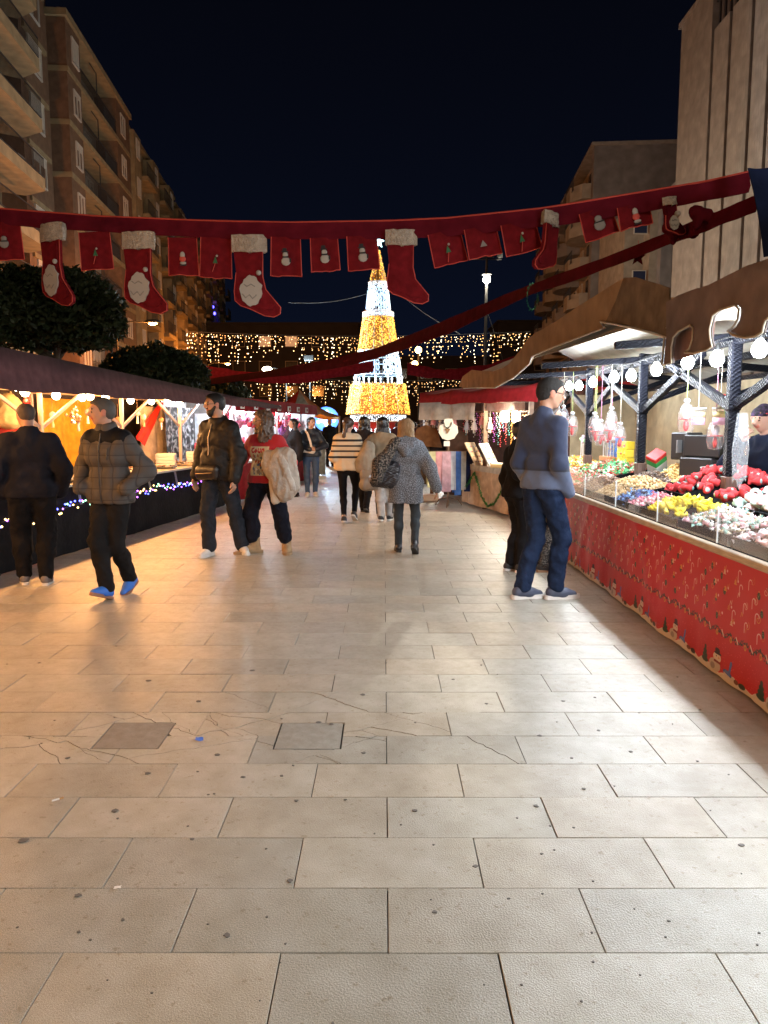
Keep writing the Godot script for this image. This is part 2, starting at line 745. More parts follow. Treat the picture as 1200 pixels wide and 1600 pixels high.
func skeleton(o: Dictionary) -> Dictionary: # faces +z, its left is +x
	var H: float = o.h
	var w: float = o.get("w", 1.0)
	var fem: bool = o.get("fem", false)
	var lean: Vector3 = o.get("lean", Vector3.ZERO)
	var J := {"H": H, "w": w, "fem": fem}
	var pel: Vector3 = Vector3(0, 0.525, 0) * H + o.get("pel", Vector3.ZERO)
	J.pel = pel
	J.waist = pel + Vector3(0, 0.09, 0) * H + lean * 0.3
	J.chest = pel + Vector3(0, 0.2, 0.004) * H + lean * 0.7
	J.neck = pel + Vector3(0, 0.31, -0.002) * H + lean
	var hb := Basis(Vector3.UP, deg_to_rad(o.get("look", 0.0))) * Basis(Vector3.RIGHT, deg_to_rad(o.get("nod", 0.0)))
	J.hb = hb
	J.head = J.neck + Vector3(0, 0.045, 0.0) * H + hb * (Vector3(0, 0.057, 0.02) * H)
	var shw := (0.088 if fem else 0.1) * pow(w, 0.7)
	var tw := Basis(Vector3.UP, deg_to_rad(o.get("twist", 0.0)))
	J.tw = tw
	for i in 2:
		var sg := 1.0 if i == 0 else -1.0
		var ft: Array = o.feet[i]
		var T := Transform3D(Basis(Vector3.UP, deg_to_rad(ft[2])), Vector3(ft[0], 0, ft[1]))
		var piv := Vector3(0, 0, 0.075 * H) if ft[3] > 0 else Vector3(0, 0, -0.035 * H)
		T = T * Transform3D(Basis(), piv) * Transform3D(Basis(Vector3.RIGHT, deg_to_rad(ft[3])), Vector3.ZERO) * Transform3D(Basis(), -piv)
		J["foot%d" % i] = T
		var ank := T * (Vector3(0, 0.052, 0) * H)
		J["ank%d" % i] = ank
		var hip := pel + Vector3(sg * 0.052 * w, -0.015, 0) * H
		J["hip%d" % i] = hip
		J["knee%d" % i] = bend(hip, ank, 0.238 * H, 0.232 * H, T.basis.z)
		var sh: Vector3 = J.neck + tw * (Vector3(sg * shw, -0.042, -0.002) * H)
		J["sh%d" % i] = sh
		var hand = o.get("arms", [null, null])[i]
		var wr: Vector3 = sh + Vector3(sg * 0.045 * w, -0.318, 0.02) * H if hand == null else hand * H
		var pole: Vector3 = o.get("poles", [Vector3(0.4, 0, -1), Vector3(-0.4, 0, -1)])[i]
		var el := bend(sh, wr, 0.178 * H, 0.152 * H, pole)
		J["el%d" % i] = el
		J["wr%d" % i] = el + (wr - el).normalized() * minf(0.152 * H, wr.distance_to(el))
	return J


func torso(S: Sdf, J: Dictionary, t: float, belly := 0.0) -> void:
	var H: float = J.H
	var w: float = J.w
	var fem: bool = J.fem
	var X := Vector3.RIGHT * H
	var tx: Vector3 = J.tw * X
	S.cap(J.pel - X * 0.042 * w, J.pel + X * 0.042 * w, (0.064 if fem else 0.060) * H * sqrt(w) + t)
	S.cap(J.waist - X * 0.034 * w, J.waist + X * 0.034 * w, (0.050 if fem else 0.057) * H * sqrt(w) + t)
	if belly > 0.0:
		S.cap(J.waist + Vector3(-0.02, -0.02, 0.03) * H, J.waist + Vector3(0.02, -0.02, 0.03) * H, 0.05 * H + belly + t)
	S.cap(J.chest - tx * 0.046 * w, J.chest + tx * 0.046 * w, (0.056 if fem else 0.061) * H * sqrt(w) + t)
	if fem:
		S.cap(J.chest + J.tw * Vector3(-0.04, -0.012, 0.045) * H, J.chest + J.tw * Vector3(0.04, -0.012, 0.045) * H, 0.03 * H + t * 0.6)
	var sw := pow(w, 0.7) * (0.9 if fem else 1.0)
	S.cap(J.neck + J.tw * Vector3(-0.064 * sw, -0.058, -0.004) * H, J.neck + J.tw * Vector3(0.064 * sw, -0.058, -0.004) * H, 0.038 * H + t * 0.6)
	for sg in [-1.0, 1.0]:
		S.cap(J.neck + Vector3(0, -0.012, -0.008) * H, J.neck + J.tw * Vector3(0.088 * sw * sg, -0.04, -0.004) * H, 0.026 * H + t * 0.6, 0.026 * H + t * 0.6)
	S.cap(J.neck + Vector3(0, -0.03, -0.004) * H, J.neck + Vector3(0, 0.012, 0) * H, 0.04 * H + t * 0.6, 0.031 * H + t * 0.6)


func arm(S: Sdf, J: Dictionary, i: int, t: float, upto := 1.0) -> void:
	var H: float = J.H
	var w: float = sqrt(J.w)
	var wr: Vector3 = J["el%d" % i].lerp(J["wr%d" % i], upto)
	S.cap(J["sh%d" % i], J["el%d" % i], (0.030 * w) * H + t * 0.9, (0.026 * w) * H + t)
	S.cap(J["el%d" % i], wr, (0.026 * w) * H + t, 0.017 * H + t)


func leg(S: Sdf, J: Dictionary, i: int, t: float, cuff: float, upto := 1.0) -> void:
	var H: float = J.H
	var w: float = sqrt(J.w)
	var knee: Vector3 = J["knee%d" % i]
	var ank: Vector3 = knee.lerp(J["ank%d" % i], upto)
	S.cap(J["hip%d" % i], knee, 0.050 * H * w + t, 0.031 * H * w + t)
	var calf: Vector3 = knee.lerp(J["ank%d" % i], 0.35) - J["foot%d" % i].basis.z * 0.008 * H
	S.cap(knee, calf, 0.030 * H * w + t, 0.031 * H * w + t)
	S.cap(calf, ank, 0.030 * H * w + t, cuff)


func hand_on(S: Sdf, wrist: Vector3, along: Vector3, palm: Vector3, thumb_side: Vector3, curl: float, H: float) -> void:
	var f := along.normalized()
	var pn := (palm - f * palm.dot(f)).normalized()
	var th := (thumb_side - f * thumb_side.dot(f) - pn * thumb_side.dot(pn)).normalized()
	var u := H / 1.75
	var m := wrist + f * 0.075 * u
	S.cap(wrist, m + th * 0.018 * u, 0.022 * u, 0.02 * u, pn, 1.6)
	S.cap(wrist, m - th * 0.02 * u, 0.022 * u, 0.018 * u, pn, 1.6)
	var lens := [0.078, 0.086, 0.08, 0.062]
	for k in 4:
		var p := wrist + f * (0.088 - 0.004 * absf(k - 1.0)) * u + th * (0.032 - 0.0205 * k) * u
		var d := f
		var L: float = lens[k] * u
		for s in 3:
			d = (d * cos(curl * 0.6) + pn * sin(curl * 0.6)).normalized()
			var q: Vector3 = p + d * L * [0.45, 0.32, 0.23][s]
			S.cap(p, q, (0.0092 - 0.001 * s) * u, (0.0084 - 0.001 * s) * u)
			p = q
	var b := wrist + f * 0.028 * u + th * 0.022 * u
	var b2 := b + (f * 0.7 + th * 0.6 + pn * 0.25).normalized() * 0.04 * u
	S.cap(b, b2, 0.014 * u, 0.011 * u)
	S.cap(b2, b2 + (f * 0.9 + th * 0.15 + pn * 0.35).normalized() * 0.036 * u, 0.0105 * u, 0.0085 * u)


func head_on(J: Dictionary, o: Dictionary) -> Sdf:
	var S := Sdf.new()
	var H: float = J.H
	var hh := 0.131 * H
	var B: Basis = J.hb
	var c: Vector3 = J.head
	var skin: Color = o.get("skin", Color(0.42, 0.23, 0.15))
	var hairc: Color = o.get("browc", Color(0.03, 0.02, 0.015))
	var at := func(x: float, y: float, z: float) -> Vector3: return c + B * (Vector3(x, y, z) * hh)
	S.k = hh * 0.12
	S.cell = o.get("hcell", 0.0065)
	S.tint = skin
	S.cap(at.call(0, 0.1, -0.13), at.call(0, 0.1, 0.08), hh * 0.325, hh * 0.315)
	S.cap(at.call(0, -0.05, 0.05), at.call(0, -0.2, 0.12), hh * 0.27, hh * 0.22)
	S.cap(at.call(0, -0.2, 0.12), at.call(0, -0.37, 0.22), hh * 0.19, hh * 0.105)
	for s in [-1.0, 1.0]:
		S.cap(at.call(0.2 * s, -0.1, -0.02), at.call(0.12 * s, -0.3, 0.13), hh * 0.1, hh * 0.09)
		S.cap(at.call(0.14 * s, -0.06, 0.23), at.call(0.12 * s, -0.12, 0.23), hh * 0.1, hh * 0.09)
	S.cap(at.call(-0.13, 0.1, 0.33), at.call(0.13, 0.1, 0.33), hh * 0.05)
	S.cap(at.call(0, 0.06, 0.37), at.call(0, -0.07, 0.475), hh * 0.03, hh * 0.05)
	S.cap(at.call(-0.045, -0.095, 0.43), at.call(0.045, -0.095, 0.43), hh * 0.035)
	S.cap(J.neck + Vector3(0, -0.03 * H, 0), at.call(0, -0.2, -0.1), 0.031 * H * sqrt(J.w), 0.03 * H * sqrt(J.w))
	for s in [-1.0, 1.0]:
		S.tint = skin * Color(1.05, 0.8, 0.8)
		S.cap(at.call(0.325 * s, 0.07, -0.04), at.call(0.31 * s, -0.09, -0.02), hh * 0.075, hh * 0.05, B.x, 2.2)
		S.tint = Color(0.07, 0.045, 0.035)
		S.cap(at.call(0.105 * s, 0.015, 0.335), at.call(0.16 * s, 0.015, 0.325), hh * 0.02)
		S.tint = hairc
		S.cap(at.call(0.07 * s, 0.12, 0.375), at.call(0.19 * s, 0.11, 0.325), hh * 0.018)
	S.tint = o.get("lip", skin * Color(0.95, 0.55, 0.55))
	S.cap(at.call(-0.07, -0.225, 0.345), at.call(0.07, -0.225, 0.345), hh * 0.03)
	return S


func hair_on(J: Dictionary, o: Dictionary) -> Sdf: # style: short, cropped, long, tail, bob, curly
	var S := Sdf.new()
	var H: float = J.H
	var hh := 0.131 * H
	var B: Basis = J.hb
	var c: Vector3 = J.head
	var st: String = o.get("hair", "short")
	var at := func(x: float, y: float, z: float) -> Vector3: return c + B * (Vector3(x, y, z) * hh)
	S.k = hh * 0.15
	S.cell = o.get("hcell", 0.0065) * 1.2
	var t := hh * (0.008 if st == "cropped" else 0.035)
	var dn := Vector3.DOWN * hh
	S.cap(at.call(0, 0.1, -0.13), at.call(0, 0.12, 0.06), hh * 0.325 + t, hh * 0.315 + t)
	S.cap(at.call(0, -0.05, -0.2), at.call(0, 0.1, -0.15), hh * 0.24 + t, hh * 0.3 + t)
	if st in ["short", "cropped"]:
		S.cap(at.call(0, 0.28, 0.16), at.call(0, 0.3, -0.1), hh * 0.15 + t, hh * 0.17 + t)
		S.cut(B * Vector3(0, -1.0, 0.3), at.call(0, -0.3, -0.33))
		S.holes.append([at.call(-0.6, -0.46, 0.1), at.call(0.6, -0.46, 0.1), hh * 0.34])
		for s in [-1.0, 1.0]:
			S.holes.append([at.call(0.3 * s, -0.0, -0.03), at.call(0.5 * s, -0.0, -0.04), hh * 0.085])
	else:
		S.cut(B * Vector3(0, -0.62, 0.78), at.call(0, 0.12, 0.27))
	S.holes.append([at.call(-0.6 if st in ["short", "cropped"] else -0.2, -0.04, 0.47), at.call(0.6 if st in ["short", "cropped"] else 0.2, -0.04, 0.47), hh * 0.37])
	if st in ["short", "cropped"]:
		S.folds(hh * 0.02, 7, 60.0, Vector3(1, 1, 1))
	elif st == "bob":
		for x in [-1.0, 1.0]:
			S.cap(at.call(0.25 * x, 0.1, -0.05), at.call(0.3 * x, -0.5, 0.0), hh * 0.17, hh * 0.16)
			S.cap(at.call(0.12 * x, 0.1, -0.25), at.call(0.16 * x, -0.62, -0.22), hh * 0.2, hh * 0.17)
		S.folds(hh * 0.05, 9, 45.0, Vector3(1, 0.12, 1))
	elif st == "tail":
		S.cap(at.call(0, 0.05, -0.4), at.call(0.02, -0.1, -0.5), hh * 0.1, hh * 0.12)
		S.cap(at.call(0.02, -0.1, -0.5), at.call(0.1, -0.95, -0.42), hh * 0.15, hh * 0.16)
		S.cap(at.call(0.1, -0.95, -0.42), at.call(0.16, -1.35, -0.36), hh * 0.13, hh * 0.04)
		S.folds(hh * 0.05, 9, 40.0, Vector3(1, 0.1, 1))
	elif st == "long":
		for x in [-1.0, 0.0, 1.0]:
			S.cap(at.call(0.22 * x, 0.1, -0.15), at.call(0.26 * x, -0.6, -0.2), hh * 0.2, hh * 0.2)
			S.cap(at.call(0.26 * x, -0.6, -0.2), at.call(0.2 * x, -1.3, -0.22), hh * 0.2, hh * 0.1)
		S.folds(hh * 0.06, 12, 40.0, Vector3(1, 0.1, 1))
	elif st == "curly":
		for x in [-1.0, 1.0]:
			S.cap(at.call(0.24 * x, 0.15, -0.02), at.call(0.36 * x, -0.45, 0.05), hh * 0.16, hh * 0.2)
			S.cap(at.call(0.36 * x, -0.45, 0.05), at.call(0.36 * x, -0.95, 0.16), hh * 0.2, hh * 0.12)
			S.cap(at.call(0.2 * x, 0.05, -0.25), at.call(0.3 * x, -0.95, -0.2), hh * 0.25, hh * 0.2)
		S.folds(hh * 0.16, 5, 16.0, Vector3(1, 0.5, 1))
	return S


func beard_on(J: Dictionary, o: Dictionary) -> Sdf:
	var S := Sdf.new()
	var hh: float = 0.131 * J.H
	var at := func(x: float, y: float, z: float) -> Vector3: return J.head + J.hb * (Vector3(x, y, z) * hh)
	S.k = hh * 0.12
	S.cell = o.get("hcell", 0.0065)
	for s in [-1.0, 1.0]:
		S.cap(at.call(0.285 * s, -0.1, 0.06), at.call(0.12 * s, -0.36, 0.22), hh * 0.06, hh * 0.12)
	S.cap(at.call(0, -0.36, 0.25), at.call(0, -0.5, 0.23), hh * 0.13, hh * 0.09)
	S.cap(at.call(-0.1, -0.165, 0.375), at.call(0.1, -0.165, 0.375), hh * 0.036)
	S.holes.append([at.call(-0.06, -0.225, 0.5), at.call(0.06, -0.225, 0.5), hh * 0.09])
	S.folds(hh * 0.02, 7, 60.0, Vector3(1, 1, 1))
	return S


func shoe_on(J: Dictionary, i: int, p: Node3D, upper: Material, sole: Material, o := {}) -> void:
	var T: Transform3D = J["foot%d" % i]
	var u: float = J.H / 1.75
	var S := Sdf.new()
	S.k = 0.035
	S.cell = o.get("cell", 0.009)
	var boot: float = o.get("boot", 0.0)
	var fat: float = o.get("fat", 1.0)
	var at := func(x: float, y: float, z: float) -> Vector3: return T * (Vector3(x, y, z) * u)
	S.cap(at.call(0, 0.05, -0.035), at.call(0, 0.045, 0.05), 0.036 * u * fat, 0.038 * u * fat)
	S.cap(at.call(0.002, 0.04, 0.06), at.call(-0.002, 0.03, 0.15), 0.04 * u * fat, 0.03 * u * fat)
	S.cap(at.call(0, 0.06, 0.02), at.call(0, 0.045, 0.09), 0.034 * u * fat, 0.03 * u * fat)
	S.cap(at.call(0, 0.06, -0.03), at.call(0, 0.1 + boot, -0.012), 0.037 * u * fat, (0.034 + boot * 0.1) * u * fat)
	S.cut(T.basis * Vector3.DOWN, at.call(0, 0.014, 0))
	S.planes.append(Plane(T.basis.y, T.basis.y.dot(at.call(0, 0.105 + boot, 0))))
	var sh := Node3D.new()
	sh.name = numbered(p, "shoe")
	p.add_child(sh, true)
	model(S, "shoe_upper", upper, sh)
	var poly := PackedVector2Array()
	for q in [[-0.03, -0.07], [-0.014, -0.082], [0.014, -0.082], [0.03, -0.07], [0.036, -0.03], [0.034, 0.02], [0.043, 0.07], [0.046, 0.11], [0.038, 0.155], [0.018, 0.182], [-0.01, 0.186], [-0.032, 0.165], [-0.043, 0.115], [-0.04, 0.06], [-0.034, 0.0], [-0.036, -0.035]]:
		poly.append(Vector2(q[0], -q[1]) * u * fat)
	var m := MB.new()
	var th: float = o.get("sole", 0.026)
	m.prism(poly, T * Transform3D(Basis(Vector3.RIGHT, -PI / 2), Vector3(0, th, 0)), th - 0.001)
	put("shoe_sole", m, sole, sh)


func person(o: Dictionary) -> Dictionary: # the body, trousers and shoes; tops are added by the caller
	var root := thing("person", o.label, "person", P(o.x, 0, o.far), deg_to_rad(o.turn), o.get("group", ""))
	var J := skeleton(o)
	J.root = root
	var H: float = o.h
	var skin: Color = o.get("skin", Color(0.42, 0.23, 0.15))
	var cell: float = o.get("cell", 0.014)
	J.cell = cell
	var id := "body%d" % bodies.size()
	bodies[id] = true
	var skinm := mt("skin", 1, 1, 1, 0.5, {"vc": true, "sss": 0.08, "spec": 0.4})
	var S := Sdf.new()
	S.cell = 0.026
	S.k = 0.05
	S.tint = skin
	torso(S, J, -0.02)
	for i in 2:
		arm(S, J, i, -0.008)
		leg(S, J, i, -0.014, 0.02 * H)
		var T: Transform3D = J["foot%d" % i]
		S.cap(J["ank%d" % i], T * (Vector3(0, 0.035, 0.1) * H / 1.75), 0.02 * H, 0.013 * H)
	model(S, "body", skinm, root, id)
	model(head_on(J, o), "body", skinm, root, id)
	for i in 2:
		if o.has("hands") and o.hands[i] != null:
			var q: Array = o.hands[i] # [palm faces, thumb points, curl]
			var Hs := Sdf.new()
			Hs.cell = o.get("fcell", 0.0045)
			Hs.k = 0.012
			Hs.tint = skin
			var along: Vector3 = (J["wr%d" % i] - J["el%d" % i]).normalized()
			if q.size() > 3:
				along = q[3]
			Hs.cap(J["wr%d" % i] - (J["wr%d" % i] - J["el%d" % i]).normalized() * 0.05, J["wr%d" % i], 0.017 * H)
			hand_on(Hs, J["wr%d" % i], along, q[0], q[1], q[2], H)
			model(Hs, "body", skinm, root, id)
	if o.get("hair", "") != "none":
		model(hair_on(J, o), "hair", o.get("hairm", mt("hair_dark", 0.02, 0.014, 0.011, 0.55)), root)
	if o.get("beard", false):
		model(beard_on(J, o), "beard", o.hairm, root)
	var L := Sdf.new()
	L.cell = cell
	L.k = 0.035
	var lt: float = o.get("legt", 0.008)
	L.cap(J.pel - Vector3(0.04, 0.0, 0) * H * J.w, J.pel + Vector3(0.04, 0.0, 0) * H * J.w, (0.064 if J.fem else 0.059) * H * sqrt(J.w) + lt * 0.6)
	for i in 2:
		leg(L, J, i, lt, o.get("cuff", 0.034) * H, o.get("legto", 0.97))
	L.folds(o.get("legfold", 0.008), o.get("seed", 1) + 3, 7.0, Vector3(1, 0.9, 1))
	model(L, o.get("legname", "trousers"), o.legm, root)
	for i in 2:
		shoe_on(J, i, root, o.shoem, o.get("solem", mt("sole_white", 0.6, 0.58, 0.55, 0.6)), o.get("shoe", {}))
	return J


func top_on(J: Dictionary, called: String, mat: Material, t: float, hem: float, o := {}) -> Sdf:
	var S := Sdf.new()
	S.cell = J.cell
	S.k = 0.05
	torso(S, J, t, o.get("belly", 0.0))
	var H: float = J.H
	var hy: float = hem * H
	if hy < J.pel.y - 0.05 * H:
		var w: float = J.w
		S.cap(J.pel - Vector3(0.044 * w * H, 0, 0), Vector3(J.pel.x - 0.05 * w * H, hy - 0.03, J.pel.z), 0.062 * H + t, 0.066 * H + t)
		S.cap(J.pel + Vector3(0.044 * w * H, 0, 0), Vector3(J.pel.x + 0.05 * w * H, hy - 0.03, J.pel.z), 0.062 * H + t, 0.066 * H + t)
	else:
		S.cap(J.pel - Vector3(0.043 * J.w * H, 0, 0), J.pel + Vector3(0.043 * J.w * H, 0, 0), 0.064 * H * sqrt(J.w) + t * 1.1)
	S.cut(Vector3.DOWN, Vector3(0, hy, 0))
	if o.has("collar"):
		S.cap(J.neck + Vector3(0, -0.02 * H, 0), J.neck + Vector3(0, o.collar * H, 0.004 * H), 0.04 * H + t * 0.4, 0.037 * H + t * 0.3)
		S.planes.append(Plane(Vector3(0, 1, 0.25).normalized(), Vector3(0, 1, 0.25).normalized().dot(J.neck + Vector3(0, o.collar * H, 0.004 * H))))
		S.nclip = S.a.size()
	for i in 2:
		arm(S, J, i, o.get("armt", t * 0.8), o.get("sleeve", 0.97))
	S.folds(o.get("fold", 0.01) * 0.62, o.get("seed", 1), o.get("freq", 7.0) * 1.0, o.get("stretch", Vector3(1, 0.6, 1)))
	if o.has("quilt"):
		S.quilt = o.quilt
		S.qamp = o.qamp
	model(S, called, mat, J.root)
	return S


# ---------------------------------------------------------------- the place
func _ready() -> void:
	rng.seed = 20231
	var cam := Camera3D.new()
	cam.name = "camera"
	add_child(cam)
	cam.position = Vector3(0, 1.5, 0)
	cam.rotation.x = -atan(138.0 / 1200.0)
	cam.fov = rad_to_deg(2.0 * atan(800.0 / 1200.0))
	cam.near = 0.05
	cam.far = 600.0
	cam.current = true
	var we := WorldEnvironment.new()
	we.name = "environment"
	var env := Environment.new()
	var sky := Sky.new()
	var sm := ProceduralSkyMaterial.new()
	sm.sky_top_color = Color(0.007, 0.008, 0.015)
	sm.sky_horizon_color = Color(0.022, 0.037, 0.085)
	sm.sky_curve = 0.18
	sm.ground_bottom_color = Color(0.006, 0.006, 0.008)
	sm.ground_horizon_color = Color(0.02, 0.025, 0.05)
	sky.sky_material = sm
	env.background_mode = Environment.BG_SKY
	env.sky = sky
	env.tonemap_mode = Environment.TONE_MAPPER_LINEAR
	env.tonemap_exposure = 2.28
	env.sdfgi_enabled = true
	env.ssao_enabled = true
	env.ssil_enabled = true
	we.environment = env
	add_child(we)
	make_textures()
	street_lamps()
	paving()
	left_buildings()
	right_buildings()
	far_buildings()
	trees()
	light_tree()
	light_curtains()
	candy_stall()
	craft_stall()
	left_stall()
	far_left_stalls()
	bunting()
	people()
	run_jobs()


# ---- lamps of the street
func street_lamps() -> void:
	var iron := mt("lamp_iron", 0.022, 0.022, 0.022, 0.7, {"spec": 0.2})
	var sodium := Color(1.0, 0.6, 0.26)
	var glow := mt("sodium_glow", 1.0, 0.58, 0.2, 0.4, {"glow": 30.0})
	var spots := [[-12.6, 6.9, 42.5, "orange arm street lamp in front of the ochre apartment block", 42.0], [-14.0, 7.2, 27.0, "orange arm street lamp off the left edge beside the brick block", 42.0], [-14.5, 7.0, 72.0, "orange arm street lamp far down the left street", 55.0]]
	for s in spots:
		var t := thing("street_lamp", s[3], "street lamp", P(s[0], 0, s[2]), 0.0, "orange street lamps on the left street")
		var m := MB.new()
		m.tube([Vector3(-1.9, 0, 0), Vector3(-1.9, s[1] - 0.5, 0), Vector3(-1.75, s[1] - 0.1, 0), Vector3(-1.2, s[1] + 0.1, 0), Vector3(-0.3, s[1] + 0.08, 0)], [0.09, 0.06, 0.045, 0.04, 0.035], 8)
		put("pole", m, iron, t)
		m = MB.new()
		m.tube([Vector3(-2.2, 0, 0), Vector3(-2.2, s[1] - 0.2, 0)], 0.06, 8)
		put("second_pole", m, iron, t)
		m = MB.new()
		m.ball(Vector3(0.05, s[1] + 0.1, 0), Vector3(0.45, 0.12, 0.17), 5, 10)
		put("lamp_head", m, iron, t)
		m = MB.new()
		m.ball(Vector3(0.08, s[1] + 0.0, 0), Vector3(0.24, 0.09, 0.13), 6, 10)
		put("lamp_lens", m, glow, t)
		lamp(t, Vector3(0.05, s[1] - 0.14, 0), sodium, s[4], 0.12)
	# the tall white lamp past the candy stall
	var tw := thing("street_lamp", "tall post with one white lamp and a rack of dark floodlights above", "street lamp", P(5.19, 0, 40))
	var m := MB.new()
	m.tube([Vector3(0, 0, 0), Vector3(0, 8.6, 0), Vector3(0, 9.9, 0)], [0.11, 0.07, 0.05], 8)
	put("pole", m, iron, tw)
	m = MB.new()
	m.ball(Vector3(0, 8.75, 0.1), Vector3(0.19, 0.19, 0.19), 8, 10)
	put("lamp_globe", m, mt("white_glow", 1.0, 0.97, 0.82, 0.4, {"glow": 40.0}), tw)
	put("lamp_cap", MB.new().lathe([Vector2(0.24, 8.97), Vector2(0.16, 9.02), Vector2(0.0, 9.05)], 14, Vector3(0, 0, 0.1)), iron, tw)
	lamp(tw, Vector3(0, 8.75, 0.1), Color(1.0, 0.95, 0.85), 48.0, 0.18)
	m = MB.new()
	m.tube([Vector3(-0.75, 9.75, 0), Vector3(0.75, 9.75, 0)], 0.03, 6)
	put("crossbar", m, iron, tw)
	for i in 4:
		m = MB.new()
		m.box(Vector3(-0.66 + i * 0.44, 9.95, 0.05), Vector3(0.3, 0.28, 0.14), Basis(Vector3.RIGHT, 0.5), 0.02)
		put("floodlight", m, iron, tw)
	var wires := MB.new()
	wires.tube([Vector3(0.05, 7.2, 0), Vector3(1.3, 3.6, 0)], 0.015, 4)
	put("stay_wire", wires, iron, tw)
	# its twin behind the viewer
	var tb := thing("street_lamp", "tall white street lamp of the same row behind the viewer at the right", "street lamp", P(3.2, 0, -9))
	put("pole", MB.new().tube([Vector3(0, 0, 0), Vector3(0, 8.6, 0), Vector3(0, 9.2, 0)], [0.11, 0.07, 0.05], 8), iron, tb)
	put("lamp_globe", MB.new().ball(Vector3(0, 8.75, -0.1), Vector3(0.19, 0.19, 0.19), 8, 10), mt("white_glow", 1, 1, 1), tb)
	lamp(tb, Vector3(0, 8.75, -0.1), Color(1.0, 0.9, 0.78), 27.0, 0.18)
	# two orange globes on one post
	var tg := thing("globe_lamp", "short post with two orange globes behind the light tree", "street lamp", P(2.3, 0, 52))
	m = MB.new()
	m.tube([Vector3(0, 0, 0), Vector3(0, 6.4, 0)], 0.06, 8)
	put("pole", m, iron, tg)
	for q in [[-0.25, 5.45, 0.0], [-0.02, 6.35, 0.2]]:
		m = MB.new()
		m.ball(Vector3(q[0], q[1], q[2]), Vector3(0.22, 0.22, 0.22), 8, 10)
		put("lamp_globe", m, mt("globe_glow", 1.0, 0.56, 0.16, 0.4, {"glow": 14.0}), tg)
		lamp(tg, Vector3(q[0], q[1], q[2]), sodium, 3.0, 0.2)
	# small far lamps
	var t1 := thing("street_lamp", "small warm lamp on a curved arm above the far red awning", "street lamp", P(-5.9, 0, 40))
	m = MB.new()
	m.tube([Vector3(0.9, 0, 0), Vector3(0.85, 4.0, 0), Vector3(0.6, 4.25, 0), Vector3(0.1, 4.35, 0)], 0.04, 6)
	put("pole", m, iron, t1)
	m = MB.new()
	m.ball(Vector3(-0.1, 4.28, 0), Vector3(0.26, 0.14, 0.18), 6, 10)
	put("lamp_lens", m, mt("pale_glow", 1.0, 0.85, 0.6, 0.4, {"glow": 9.0}), t1)
	lamp(t1, Vector3(-0.1, 4.1, 0), Color(1, 0.85, 0.6), 6.0, 0.1)
	var t2 := thing("floodlight_post", "cold white floodlight on a slim post left of the light tree", "floodlight", P(-4.1, 0, 40))
	m = MB.new()
	m.tube([Vector3(0.3, 0, 0), Vector3(0.3, 4.9, 0)], 0.05, 6)
	put("pole", m, iron, t2)
	m = MB.new()
	m.box(Vector3(0.25, 4.85, 0), Vector3(0.5, 0.3, 0.2), Basis(), 0.03)
	put("bracket", m, iron, t2)
	m = MB.new()
	m.ball(Vector3(-0.02, 4.05, 0.2), Vector3(0.15, 0.15, 0.1), 6, 10)
	put("lamp_lens", m, mt("cold_glow", 0.8, 0.95, 1.0, 0.4, {"glow": 45.0}), t2)
	m = MB.new()
	m.box(Vector3(0.12, 4.1, 0.05), Vector3(0.5, 0.36, 0.14), Basis(), 0.03)
	put("lamp_housing", m, iron, t2)
	lamp(t2, Vector3(-0.02, 4.05, 0.22), Color(0.85, 0.95, 1.0), 30.0, 0.12)


